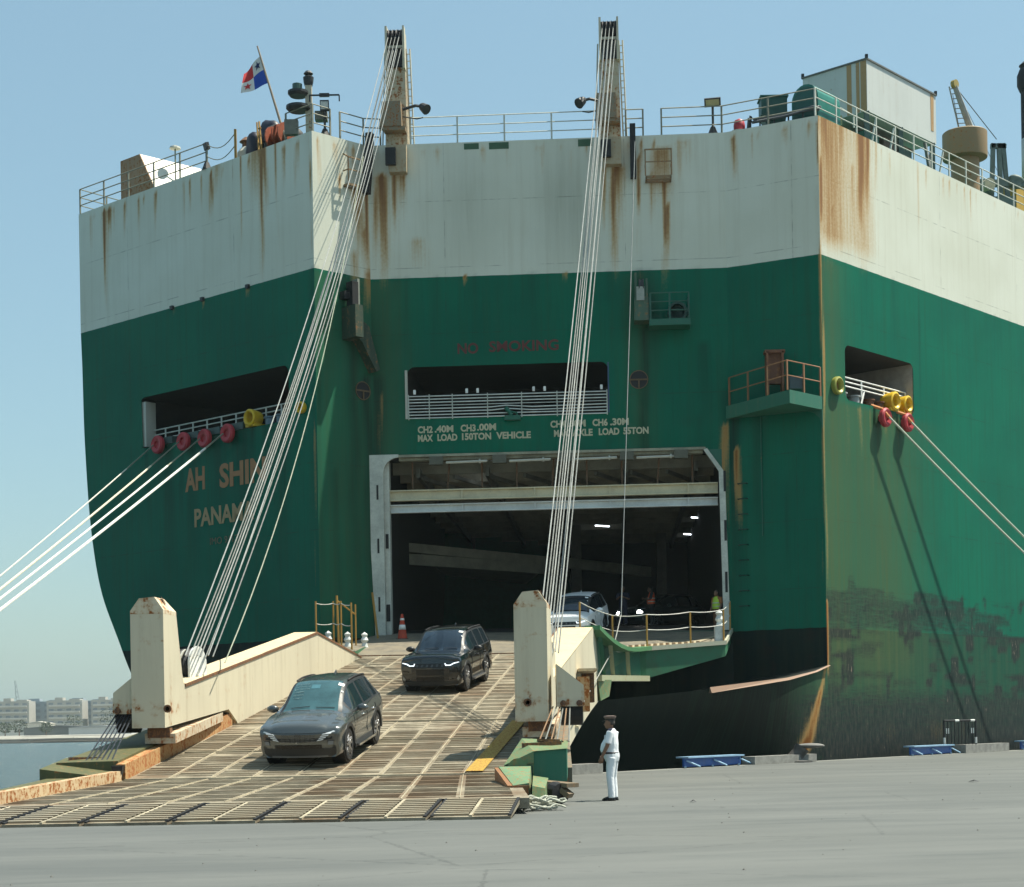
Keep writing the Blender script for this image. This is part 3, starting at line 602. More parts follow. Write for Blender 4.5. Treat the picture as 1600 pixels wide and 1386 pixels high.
# ------------------------------------------------------------------ hoist masts
def mast(u0):
    m=MB(); P=lambda u,z,o:wCD.pt(u0+u,z,o)
    def tap(z0,z1,a0,b0,f0,k0,a1,b1,f1,k1,mi=0): m.hexa([P(a0,z0,f0),P(b0,z0,f0),P(b0,z0,k0),P(a0,z0,k0),P(a1,z1,f1),P(b1,z1,f1),P(b1,z1,k1),P(a1,z1,k1)],mi)
    tap(25.3,30.25,-.48,.42,.0,-1.15,-.40,.36,-.1,-.75)
    r=m.build('hoist_mast',cream if False else painted('mast_paint',(.50,.44,.31),.95,.55,scale=1.1),ship)
    m=MB(); tap(28.7,30.2,-.33,.30,.02,-.06,-.33,.30,.03,-.06); m.build('sheave_recess',black,r)
    m=MB(); tap(28.6,30.35,.30,.40,.16,-.3,.30,.38,.14,-.3); tap(28.6,30.35,-.42,-.33,.16,-.3,-.42,-.33,.14,-.3); tap(29.45,29.55,-.33,.30,.1,.03,-.33,.30,.1,.03); m.build('sheave_cheek',cream,r)
    for i in range(4):
        s=MB(); s.lathe([(.34,-.04),(.40,-.04),(.36,0),(.40,.04),(.34,.04)],P(-.24+i*.16,29.9,-.18),18,facing(wCD.d)); s.build('sheave',darksteel,r)
    m=MB(); tap(26.1,27.15,-.62,.25,.55,.0,-.55,.22,.45,-.05); tap(25.95,26.1,-.5,.4,.5,0,-.5,.4,.5,0); m.build('winch_guard',painted('mast_box_paint',(.22,.19,.13),.9,.6,scale=2),r)
    m=MB(); tap(24.25,25.35,-.30,.42,.45,.0,-.42,.42,.45,0); m.build('mast_foot',painted('mast_foot_paint',(.40,.33,.22),.7,.6,scale=1.5),r)
    m=MB(); tap(24.5,25.2,-.42,.0,.62,.46,-.42,.0,.62,.46); m.build('foot_sheave',black,r)
    for sd,y0 in ((.47,25.5),(.62,25.5)):
        s=MB(); s.bar(P(sd+.05,25.4,-.4),P(sd-.07,29.6,-.45),.05,.05); s.build('ladder_rail',offwhite,r)
    s=MB()
    for i in range(14): s.bar(P(.5-i*.008,25.6+i*.29,-.42),P(.66-i*.008,25.6+i*.29,-.42),.03,.03)
    tag(s.build('ladder_rung',offwhite,r),kind='stuff')
    s=MB(); s.bar(P(-.62,25.4,-.2),P(-.47,29.4,-.25),.05,.05); s.build('guide_bar',offwhite,r)
    return r
mast(1.2); mast(9.98)
# small balconies, sheave brackets and steps on the stern
def balcony(poly,z,th,rail,name='side_balcony',mat=dgreen):
    m=MB(); m.sweep2([V(p.x,p.y,z-th) for p in poly],[V(p.x,p.y,z) for p in poly]); return m.build(name,mat,ship)
K=V(10.97,66.9,0)
balcony([PD+V(-.15,-.05,0),K,PE+V(-.02,-.0,0),PD.lerp(PE,.5)],14.35,.52,None,mat=painted('balcony_green',(.03,.15,.095),.3,.5))
railing('balcony_railing',[PD+V(.0,-.1,14.35),K+V(-.08,.05,14.35),PE+V(-.1,-.05,14.35)],1.15,2,plain('balcony_rail_paint',(.26,.13,.06),.6),ship,1.35,.025)
m=MB(); q=wDE.pt(2.1,14.35,.6); m.box(q+V(-.25,0,.9),(.09,.5,1.9)); m.box(q+V(.35,0,.9),(.09,.5,1.9)); m.box(q+V(.05,.1,1.2),(.55,.3,1.2)); m.box(q+V(.05,0,1.85),(.8,.5,.12)); m.build('wheel_housing',painted('wheel_housing_rust',(.16,.06,.03),.7,.6),ship)
m=MB(); q=K.lerp(PE,.45)+V(-.3,.3,14.35); m.box(q+UZ*.45,(.5,.3,.5)); m.tube([q+V(.3,0,0),q+V(.3,0,.8)],.06,6); m.build('control_box',plain('box_shade',(.06,.08,.09),.5),ship)
m=MB(); wprism(m,wDE,[(3.92,13.85),(3.92,13.1),(3.8,13.5),(3.55,13.75),(3.2,13.85)],-.02,.06); m.build('corner_gusset',dgreen,ship)
balcony([wCD.pt(11.4,0,0),wCD.pt(11.4,0,.9),wCD.pt(13.05,0,.9),wCD.pt(13.05,0,0)],17.8,.26,None)
railing('balcony_railing',[wCD.pt(11.45,17.8,.05),wCD.pt(11.45,17.8,.85),wCD.pt(13.0,17.8,.85),wCD.pt(13.0,17.8,.05)],1.05,3,plain('green_rail',(.02,.10,.07),.5),ship,.85,.022)
m=MB(); M=facing(wCD.n); m.lathe([(.30,-.08),(.40,-.08),(.40,.08),(.30,.08),(.30,-.08)],wCD.pt(12.55,18.2,.3),18,M); m.build('hose_reel',plain('reel_green',(.015,.06,.045),.5),ship)
def sheave_bracket(w,u,z,n=1):
    m=MB(); wprism(m,w,[(u-.3,z-.7),(u+.3,z-.7),(u+.28,z+.25),(u-.28,z+.25)],0,.75); wbox(m,w,u-.26,u-.18,z+.2,z+1.25,.3,.7); wbox(m,w,u+.18,u+.26,z+.2,z+1.0,.3,.7)
    r=m.build('sheave_bracket',painted('bracket_paint',(.06,.12,.08),.6,.55),ship)
    s=MB(); s.lathe([(.0,-.1),(.34,-.1),(.28,0),(.34,.1),(0,.1)],w.pt(u,z+.7,.5),16,facing(w.d)); s.build('sheave',darksteel,r)
    s=MB(); wbox(s,w,u-.2,u+.12,z+.1,z+.65,.76,.8); s.build('cover_plate',plain('cover_pale',(.30,.32,.28),.5),r)
sheave_bracket(wCD,11.1,18.5); 
# left sheave with its triangular stay
m=MB(); wprism(m,wBC,[(1.7,18.3),(2.35,17.9),(2.9,16.2),(2.7,16.1),(2.0,17.2),(1.55,17.6)],.0,.5); wbox(m,wBC,1.35,1.75,17.3,18.6,0,.9); m.build('sheave_stay',painted('stay_paint',(.03,.055,.035),.6,.6),ship)
m=MB(); wbox(m,wBC,1.45,1.75,18.5,19.6,.2,.6); wbox(m,wBC,1.2,1.5,18.9,19.2,.1,.4); m.build('sheave_housing',black,ship)
m=MB(); wbox(m,wBC,1.75,1.86,18.4,19.75,.2,.55); m.build('housing_cheek',plain('cheek_shade',(.22,.24,.2),.6),ship)
# step cages below the deck edge
for w,u,dp in ((wBC,2.1,.34),(wCD,11.9,.68)):
    m=MB(); a,b=(u-.55,u+.5)
    wbox(m,w,a,b,23.55,23.65,dp-.06,dp); wbox(m,w,a,b,23.55,23.62,.3,.36); wbox(m,w,a,b,23.55,23.62,0,.06)
    wbox(m,w,a,a+.06,23.55,23.65,0,dp); wbox(m,w,b-.06,b,23.55,23.65,0,dp)
    
    for x in (a,b): m.bar(w.pt(x,23.65,dp),w.pt(x,24.7,dp),.05,.05); m.bar(w.pt(x,24.7,dp),w.pt(x,24.9,.02),.05,.05); m.bar(w.pt(x,24.2,dp),w.pt(x,24.2,.02),.04,.04)
    m.bar(w.pt(a,24.7,dp),w.pt(b,24.7,dp),.05,.05); m.bar(w.pt(a,24.2,dp),w.pt(b,24.2,dp),.04,.04)
    m.build('step_cage',painted('cage_paint',(.25,.17,.09),.8,.6),ship)
m=MB(); wbox(m,wCD,10.75,10.98,23.7,25.9,.1,.35); m.build('guide_sheave',black,ship)
m=MB(); m.bar(wCD.pt(.12,25.9,.3),wCD.pt(.0,23.3,.75),.3,.24); m.build('guide_sheave',black,ship)
# ------------------------------------------------------------------ apron at the stern door
apm=None
YS=[28.7,30.2,36.1,44.3,63.0,71.2]; ZS=[.05,.28,.54,1.69,4.15,5.25]
XLS=[-9.7,-9.25,-8.11,-7.14,-5.56,-5.0]; XRS=[.06,.10,-.15,.46,2.15,2.9]
zR=lambda y:float(np.interp(y,YS,ZS)); XL=lambda y:float(np.interp(y,YS,XLS)); XR=lambda y:float(np.interp(y,YS,XRS))
def rp(f,y,dz=0): return V(XL(y)+(XR(y)-XL(y))*f,y,zR(y)+dz)
def ramp_material():
    t=NT('ramp_steel'); v=t.coord(); n1=t.noise(v,.55,5,.6); n2=t.noise(t.map(v,(1.4,.35,1)),1.3,5,.65); n3=t.noise(v,14,4,.7); n4=t.noise(t.map(v,(.6,3.5,1)),1.5,4,.6)
    c=t.mix(t.ramp(n2,.36,.62),(.15,.125,.088),(.27,.235,.17))
    c=t.mix(t.math('MULTIPLY',t.ramp(n1,.48,.66),.75),c,(.135,.080,.040))
    c=t.mix(t.math('MULTIPLY',t.ramp(n4,.5,.75),.6),c,(.33,.29,.215))
    c=t.mix(t.math('MULTIPLY',t.ramp(n3,.5,.75),.55),c,(.095,.075,.052))
    t.bump(t.math('ADD',n3,n4),.5,.02)
    return t.fin(c,t.math('MULTIPLY_ADD',n3,.3,.5),.0,.35)
RAMP=ramp_material()
def cleat_material():
    t=NT('cleat_steel'); v=t.coord(); n1=t.noise(v,.7,4,.6); n3=t.noise(v,9,4,.7)
    oi=t.node('ObjectInfo'); rnd=oi.outputs['Random']
    c=t.mix(t.math('ADD',t.math('MULTIPLY',rnd,.55),t.math('MULTIPLY',n3,.45)),(.215,.18,.125),(.36,.32,.24))
    c=t.mix(t.math('MULTIPLY',t.ramp(n1,.5,.7),.6),c,(.25,.13,.055))
    return t.fin(c,.45,.1,.4)
CLEAT=cleat_material()
def cleat_world():
    t=NT('cleat_steel_joined'); v=t.coord(); n1=t.noise(v,.5,4,.6); n2=t.noise(t.map(v,(1.2,6,6)),1.5,4,.7)
    c=t.mix(t.ramp(n2,.35,.65),(.17,.14,.095),(.31,.275,.205)); c=t.mix(t.math('MULTIPLY',t.ramp(n1,.46,.62),.75),c,(.13,.075,.036))
    return t.fin(c,.5,.1,.4)
CLEATW=cleat_world()
strip=plain('weld_strip_steel',(.40,.35,.25),.5,.1,.35,2.5)
ramp=empty('vehicle_ramp',(-4,36,0),'rusty ribbed steel stern ramp lowered from the ship onto the quay','ramp')
# apron (ship side)
def apz(y): return 4.15+(y-63)*.1495
ap=[(-6.3,63.02),(2.3,63.02),(5.0,63.9),(8.15,65.6),(8.95,70.3),(9.0,70.9),(-5.4,71.6),(-6.3,68.5)]
th=[.5,.6,1.08,.5,.5,.5,.5,.5]
m=MB(); m.sweep2([V(x,y,apz(y)-t-.02) for (x,y),t in zip(ap,th)],[V(x,y,apz(y)-.02) for x,y in ap])
def apron_mat():
    t=NT('apron_paint'); g=t.node('NewGeometry'); sx=t.node('SeparateXYZ'); t.set(sx.inputs[0],g.outputs['Normal'])
    v=t.coord(); n=t.noise(v,1.2,5,.65); n2=t.noise(v,6,4,.7)
    top=t.mix(t.ramp(n,.4,.65),(.20,.17,.12),(.13,.115,.09)); top=t.mix(t.math('MULTIPLY',t.ramp(n2,.5,.7),.5),top,(.27,.25,.19))
    sd=t.mix(t.ramp(n,.4,.7),(.018,.13,.06),(.03,.10,.045)); sd=t.mix(t.math('MULTIPLY',t.ramp(n2,.62,.7),.6),sd,(.1,.06,.03))
    return t.fin(t.mix(t.math('GREATER_THAN',sx.outputs[2],.6),sd,top),.6)
APM=apron_mat(); apron=m.build('stern_apron',APM,ship)
ed=MB()
for i in (1,2,3):
    a,b=ap[i],ap[i+1] if i<3 else ap[4]
    ed.bar(V(a[0],a[1]-.06,apz(a[1])+.0),V(b[0]+(.06 if i==3 else 0),b[1]-.06,apz(b[1])),.08,.16)
ed.build('apron_edge',painted('edge_paint_pale',(.42,.42,.32),.5,.6,scale=2),apron)
m=MB(); n=14
for i in range(n):
    x0=3.9+i*.24; m.hexa([V(x0,64.1+i*.1,apz(64.2+i*.1)),V(x0+.13,64.15+i*.1,apz(64.2+i*.1)),V(x0+.17,64.3+i*.1,apz(64.3+i*.1)),V(x0+.04,64.25+i*.1,apz(64.3+i*.1))]+[V(x0+a,64.1+c+i*.1,apz(64.2+i*.1)+.09) for a,c in ((0,0),(.13,.05),(.17,.2),(.04,.15))])
tag(m.build('anti_slip_bar',painted('antislip_paint',(.34,.25,.15),.8,.6),apron),kind='stuff')
m=MB(); m.add([V(3.6,64.05,apz(64.05)+.01),V(6.9,65.1,apz(65.1)+.01),V(8.6,69.2,apz(69.2)+.01),V(7.2,66.6,apz(66.6)+.01),V(4.4,65.0,apz(65)+.01)],[(0,1,2,3,4)]); m.build('worn_patch',painted('worn_patch_paint',(.36,.31,.21),.6,.6,scale=2),apron)
def chainrail(name,pts,h,mat,parent,wires=(1.0,.55),sag=.05):
    r=None
    for i,p in enumerate(pts):
        m=MB(); m.tube([p-UZ*.05,p+UZ*h],.038,6)
        o=m.build(name if r is None else 'rail_post',mat,parent if r is None else r)
        if r is None: r=o
    for wv in wires:
        for a,b in zip(pts[:-1],pts[1:]):
            m=MB(); m.tube([a.lerp(b,t)+UZ*(h*wv-sag*4*t*(1-t)) for t in (0,.25,.5,.75,1)],.018,5); m.build('rail_wire',plain('rail_wire_grey',(.40,.40,.36),.5),r)
    return r
chainrail('apron_railing',[V(2.55,63.2,4.75),V(3.78,63.9,apz(63.9)),V(5.05,63.95,apz(64)),V(6.75,64.8,apz(64.8)),V(8.1,65.65,apz(65.6)),V(8.85,69.6,apz(69.6))],1.25,yellow,ship)
m=MB(); m.box(V(7.95,65.9,apz(66)+.28),(.32,.4,.6)); m.lathe([(.16,0),(.1,.2),(.17,.3),(.1,.45),(.15,.55),(.0,.68)],V(8.0,66.1,apz(66)+.55),10); m.build('rail_clamp',plain('clamp_white',(.55,.58,.56),.5),ship)
# left landing with rails and clamps
m=MB(); m.sweep2([V(x,y,z-.3) for x,y,z in ((-7.4,64.2,4.55),(-5.7,63.3,4.35),(-5.4,69.5,5.0),(-7.2,69.3,5.0))],[V(x,y,z) for x,y,z in ((-7.4,64.2,4.55),(-5.7,63.3,4.35),(-5.4,69.5,5.0),(-7.2,69.3,5.0))]); m.build('side_landing',APM,ship)
chainrail('landing_railing',[V(-7.25,64.5,4.6),V(-6.75,66.0,4.7),V(-6.35,64.9,4.62),V(-5.9,64.2,4.5)],1.7,yellow,ship,(.95,.5))
for a_,b_,r_ in ((V(-6.55,65.9,4.6),V(-6.6,65.9,6.6),.05),(V(-5.95,66.5,4.6),V(-5.95,66.5,6.3),.035),(V(-6.58,65.9,6.4),V(-5.95,66.5,5.9),.03),(V(-5.35,69.8,5.1),V(-5.55,69.8,7.0),.05)):
    m=MB(); m.tube([a_,b_],r_,6); m.build('gate_post',yellow,ship)
for x,y in ((-6.85,65.0),(-6.2,65.8),(-5.6,66.3)):
    m=MB(); m.lathe([(.14,0),(.09,.18),(.15,.28),(.09,.4),(.13,.5),(.0,.6)],V(x,y,4.62),10); m.build('rail_clamp',MATS['clamp_white'],ship)
# truss beside the ramp hinge
pk=V(2.62,55.2,4.62); tc=[pk+(V(4.98,63.85,4.3)-pk)*t-UZ*(.42*math.sin(math.pi*t)*(1-.35*t)) for t in np.linspace(0,1,9)]
bc=[V(2.85,57,3.05),V(4.98,63.85,3.18)]
m=MB()
for a,b in zip(tc[:-1],tc[1:]): m.bar(a,b,.5,.14)
hs=m.build('hinge_bracket',painted('hinge_green',(.05,.17,.07),.4,.55),ramp)
m=MB(); m.bar(bc[0],bc[1],.3,.2); m.build('lower_chord',painted('chord_paint',(.33,.34,.22),.5,.6),hs)
for t in (.12,.3,.62):
    a=pk.lerp(V(4.98,63.85,4.3),t)-UZ*(.42*math.sin(math.pi*t)*(1-.35*t)); b=bc[0].lerp(bc[1],t)
    m=MB(); m.bar(b,a,.14,.1,(0,1,0)); m.build('web_post',MATS['chord_paint'] if t>.2 else dgreen,hs)
m=MB(); m.sweep2([p+V(-.1,.35,-.1) for p in tc]+[bc[1]+V(-.1,.3,0),bc[0]+V(-.1,.3,0)],[p+V(-.25,.45,-.1) for p in tc]+[bc[1]+V(-.25,.4,0),bc[0]+V(-.25,.4,0)]); m.build('web_plate',dgreen,hs)
m=MB(); m.sweep2([V(2.85,57,3.0),V(3.35,57.6,3.0),V(3.25,57.4,2.45),V(2.95,57.1,2.3)],[V(2.75,57.3,3.0),V(3.25,57.9,3.0),V(3.15,57.7,2.45),V(2.85,57.4,2.3)]); m.build('hinge_lug',lgreen,hs)
# deck plates
def plate(name,y0,y1,th0,th1,mat=RAMP,fl=-.02,fr=1.02,n=6):
    m=MB()
    for k in range(n):
        a,b=y0+(y1-y0)*k/n,y0+(y1-y0)*(k+1)/n; ta,tb=th0+(th1-th0)*k/n,th0+(th1-th0)*(k+1)/n
        m.hexa([rp(fl,a,-ta),rp(fr,a,-ta),rp(fr,b,-tb),rp(fl,b,-tb),rp(fl,a),rp(fr,a),rp(fr,b),rp(fl,b)])
    return m.build(name,mat,ramp)
main_sec=plate('ramp_section',44.36,62.95,.7,.9); mid_sec=plate('ramp_section',36.16,44.24,.35,.6); toe_sec=plate('ramp_section',30.26,36.04,.18,.3)
for y,wd in ((63.0,.16),(44.3,.14),(36.1,.14)):
    m=MB(); m.bar(rp(0,y,.008),rp(1,y,.008),wd,.05); m.build('hinge_joint',strip if y!=63 else rustdark,ramp)
m=MB(); m.bar(rp(0,30.23,-.02),rp(1,30.23,-.02),.1,.06); m.build('hinge_joint',darksteel,ramp)
m=MB(); m.bar(rp(.02,39.7,.012),rp(.3,39.7,.012),.06,.03); m.bar(rp(.55,41.1,.012),rp(.9,41.1,.012),.06,.03); m.build('cross_weld',strip,ramp)
# lane strips
NL=9
for i in range(1,NL):
    f=i/NL; m=MB(); ys=[62.9,53,44.4,44.2,40,36.2,36.0,33,30.4]
    for a,b in zip(ys[:-1],ys[1:]):
        if a-b<.3: continue
        m.bar(rp(f,a,.008),rp(f,b,.008),.02 if i%2 else .013,.022)
    m.build('weld_strip',strip,ramp)
# cleat bars : nearest as parts, the rest joined
ub=MB(); ub.box((0,0,0),(1,1,1)); UBO=None
def cleat(parent,f0,f1,y,wd,ht,jit=0):
    global UBO
    a,b=rp(f0,y,ht/2),rp(f1,y,ht/2)
    if UBO is None:
        UBO=ub.build('cleat_bar',CLEAT,parent,local=True); o=UBO
    else:
        o=UBO.copy(); COL.objects.link(o); o.parent=parent
    o.location=(a+b)/2-ORG.get(parent,V(0,0,0)); L=(b-a).length
    sl=math.atan2(zR(y+.1)-zR(y-.1),.2)
    d=(b-a).normalized(); o.rotation_euler=(sl,-math.asin(d.z),math.atan2(d.y,d.x)+jit); o.scale=(L,wd,ht); return o
count=0; rest=MB()
fdiv=[-.02,.13,.27,.42,.57,.715,.86,1.005]
flaps=[]
for k in range(7):
    m=MB(); g=.004; a,b=fdiv[k]+g,fdiv[k+1]-g
    sk=.012
    m.hexa([rp(a-sk,28.7,-.05),rp(b-sk,28.7,-.05),rp(b,30.18,-.10),rp(a,30.18,-.10),rp(a-sk,28.7),rp(b-sk,28.7),rp(b,30.18),rp(a,30.18)])
    fo=m.build('end_flap',RAMP,ramp); flaps.append(fo)
    for i in range(9):
        y=28.82+i*.155; s0=-sk*(1-(y-28.7)/1.48)
        mid=(a+b)/2
        for (x0,x1) in ((a+.004+s0,mid-.004+s0),(mid+.004+s0,b-.004+s0)):
            cleat(fo,x0,x1,y,.06,.04); count+=1
    for x in (a+.002,(a+b)/2,b-.002):
        m=MB(); m.bar(rp(x-sk,28.72,.012),rp(x,30.16,.012),.05,.03); m.build('flap_strip',strip if x not in (a+.002,b-.002) else black,fo)
for i in range(27):
    y=36.45+i*.295
    for k in range(NL):
        if count>=300: break
        if (i*7+k*3)%11==0: continue
        cleat(ramp,k/NL+.008,(k+1)/NL-.008,y+(.1 if k%2 else 0)+rng.uniform(-.02,.02),.05,.017); count+=1
def rest_rows(y0,y1,st,ht,wd,skip):
    y=y0; i=0
    while y<y1:
        for k in range(NL):
            if (i*5+k*7)%skip==0: continue
            yy=y+(st*.4 if k%2 else 0)
            if yy>y1: continue
            if y>53 and rng.random()<.25: continue
            L=XR(yy)-XL(yy); f0,f1=k/NL+.008,(k+1)/NL-.008
            sl=(zR(yy+.05)-zR(yy-.05))/.1
            a,b=rp(f0,yy,ht/2),rp(f1,yy,ht/2)
            rest.bar(a,b,wd,ht,(0,-sl,1))
        y+=st; i+=1
rest_rows(30.6,35.9,.16,.012,.04,6); rest_rows(36.6,44.1,.295,.012,.03,4); rest_rows(44.7,62.6,.21,.013,.05,4)
yq=36.45+27*.295
tag(rest.build('cleat_bar_row',CLEATW,ramp),kind='stuff')
# yellow guide line on the right
m=MB()
for a,b in zip(np.linspace(36.3,43.9,8)[:-1],np.linspace(36.3,43.9,8)[1:]):
    m.add([rp(.945-(44-a)*.007,a,.042),rp(.992-(44-a)*.007,a,.042),rp(.992-(44-b)*.007,b,.042),rp(.945-(44-b)*.007,b,.042)],[(0,1,2,3)])
m.build('guide_line',painted('guide_yellow',(.40,.27,.035),1.0,.6,scale=4,dirt=(.2,.16,.1),dirtk=.9),ramp)
# curbs
def curb(side,y0,y1,h,wd,mat,n=6):
    m=MB(); X=XL if side<0 else XR
    for k in range(n):
        a,b=y0+(y1-y0)*k/n,y0+(y1-y0)*(k+1)/n
        x0a,x1a=(X(a)-wd,X(a)) if side<0 else (X(a),X(a)+wd); x0b,x1b=(X(b)-wd,X(b)) if side<0 else (X(b),X(b)+wd)
        m.hexa([V(x0a,a,zR(a)-.3),V(x1a,a,zR(a)-.3),V(x1b,b,zR(b)-.3),V(x0b,b,zR(b)-.3),V(x0a,a,zR(a)+h),V(x1a,a,zR(a)+h),V(x1b,b,zR(b)+h),V(x0b,b,zR(b)+h)])
    return m.build('side_curb',mat,ramp)
curb(-1,36.15,44.2,.33,.2,rustorange); curb(-1,30.5,35.95,.21,.2,painted('curb_cream',(.52,.40,.25),1.05,.6,scale=1.5))
curb(-1,44.4,62.5,.14,.12,rustorange); curb(1,44.4,62.5,.2,.14,rustorange)
def outboard(side):
    m=MB(); s=side; X=XL if s<0 else XR
    P=lambda y,o,z:V(X(y)+s*o,y,z)
    e=[P(36.3,.2,zR(36.3)-.1),P(36.3,1.55,.35),P(43.5,1.0,1.2),P(43.5,.2,1.3),P(36.3,.2,zR(36.3)+.38),P(36.3,1.5,.93),P(43.5,.95,1.95),P(43.5,.2,zR(43.5)+.38)]
    if s<0: e=[e[i] for i in (1,0,3,2,5,4,7,6)]
    m.hexa(e); return m.build('outboard_plate',olive if s<0 else painted('outboard_grey',(.15,.135,.10),.7,.6),ramp)
outboard(-1)
m=MB(); m.hexa([V(XR(36.4)+.0,36.4,.3),V(1.25,36.4,.3),V(1.4,43.6,1.2),V(XR(43.6),43.6,1.3),V(XR(36.4),36.4,zR(36.4)+.06),V(1.25,36.4,zR(36.4)+.06),V(1.4,43.6,zR(43.6)+.06),V(XR(43.6),43.6,zR(43.6)+.06)]); m.build('outboard_plate',painted('outboard_grey',(.15,.135,.10),.7,.6),ramp)
m=MB(); m.hexa([V(-9.75,35.6,.3),V(-8.35,35.6,.3),V(-8.35,37.2,.5),V(-9.6,37.2,.5),V(-9.75,35.6,.82),V(-8.35,35.6,.62),V(-8.35,37.2,.85),V(-9.6,37.2,1.02)]); m.build('wire_bracket',olive,ramp)
m=MB(); m.bar(V(-9.4,36.6,1.0),V(-8.5,37.0,.98),.07,.08); m.build('bracket_pin',rustdark,ramp)
m=MB(); m.hexa([V(-10.3,33.2,.25),V(-9.0,33.2,.2),V(-8.6,35.6,.35),V(-9.7,35.6,.4),V(-10.2,33.2,.42),V(-8.9,33.2,.40),V(-8.55,35.6,.62),V(-9.6,35.6,.62)]); m.build('toe_plate',olive,ramp)
m=MB(); m.sweep2([V(-8.35,35.9,.85),V(-8.1,35.9,.85),V(-8.2,35.9,.42)],[V(-8.35,36.1,.85),V(-8.1,36.1,.85),V(-8.2,36.1,.42)]); m.build('curb_notch',black,ramp)
# right bracket at the toe
gb=MB(); gb.hexa([V(.42,34.4,.42),V(1.08,34.5,.42),V(1.15,36.2,.5),V(.42,36.2,.5),V(.42,34.4,1.02),V(1.08,34.5,1.06),V(1.15,36.2,1.2),V(.42,36.2,1.25)])
gbo=gb.build('toe_bracket',painted('bracket_green',(.015,.13,.08),.3,.5),ramp)
m=MB(); m.hexa([V(-.18,34.35,.55),V(.42,34.35,.5),V(.42,36.2,.6),V(.25,36.2,.6),V(-.18,34.35,.74),V(.42,34.35,.78),V(.42,36.2,1.27),V(.2,36.2,1.25)]); m.add([V(.42,34.35,1.03),V(1.1,34.45,1.075),V(1.17,36.25,1.215),V(.2,36.25,1.275),V(-.18,34.33,.76),V(.42,34.33,.79)],[(0,1,2,3),(0,3,4,5)]); m.build('top_plate',lgreen,gbo)
m=MB(); m.hexa([V(-.16,34.32,.45),V(.40,34.32,.40),V(.40,34.34,.40),V(-.16,34.34,.45),V(-.16,34.32,.73),V(.4,34.32,.75),V(.4,34.34,.75),V(-.16,34.34,.73)]); m.build('front_recess',plain('recess_green',(.008,.05,.035),.6),gbo)
m=MB(); m.lathe([(0,0),(.2,0),(.2,.05),(0,.05)],V(.1,34.3,.70),16,facing(V(0,-1,0))); m.build('hinge_lug',lgreen,gbo)
m=MB(); m.sweep2([V(-.28,34.2,.3),V(-.28,34.2,.74),V(.36,34.2,.74),V(.36,34.2,.3)],[V(.0,32.6,.12),V(.0,32.6,.42),V(.3,32.6,.46),V(.36,32.6,.12)]); m.build('toe_block',painted('toe_block_green',(.12,.22,.12),.8,.6,scale=2.5),ramp)
m=MB(); m.sweep2([V(-.36,34.2,.28),V(-.36,34.2,.72),V(-.29,34.2,.72),V(-.29,34.2,.28)],[V(-.1,32.5,.1),V(-.1,32.5,.42),V(-.01,32.5,.42),V(-.01,32.5,.1)]); m.box(V(.13,32.5,.27),(.32,.06,.3)); m.build('block_edge',painted('block_edge_rust',(.22,.11,.055),.9,.65,scale=3),ramp)
m=MB(); m.hexa([V(.34,32.2,.02),V(.62,32.5,.02),V(.7,34.2,.2),V(.4,34.2,.2),V(.36,32.2,.42),V(.6,32.5,.36),V(.7,34.2,.5),V(.4,34.2,.55)]); m.build('guide_shoe',lgreen,ramp)
m=MB(); m.lathe([(0,-.2),(.2,-.18),(.24,0),(.2,.18),(0,.2)],V(.82,33.4,.22),14,facing(V(.5,-.8,0))); m.build('toe_roller',black,ramp)
m=MB(); m.bar(V(.6,33.9,.42),V(1.15,33.2,.38),.3,.08); m.bar(V(.95,33.3,.3),V(1.1,33.2,.18),.2,.1); m.build('roller_guard',painted('guard_paint',(.17,.13,.085),.7,.6,scale=3),ramp)
m=MB(); m.bar(V(.2,35.2,1.14),V(1.0,35.4,1.17),.07,.09); m.bar(V(.55,35.8,1.24),V(.95,35.9,1.22),.3,.05); m.build('bracket_pin',rustdark,gbo)
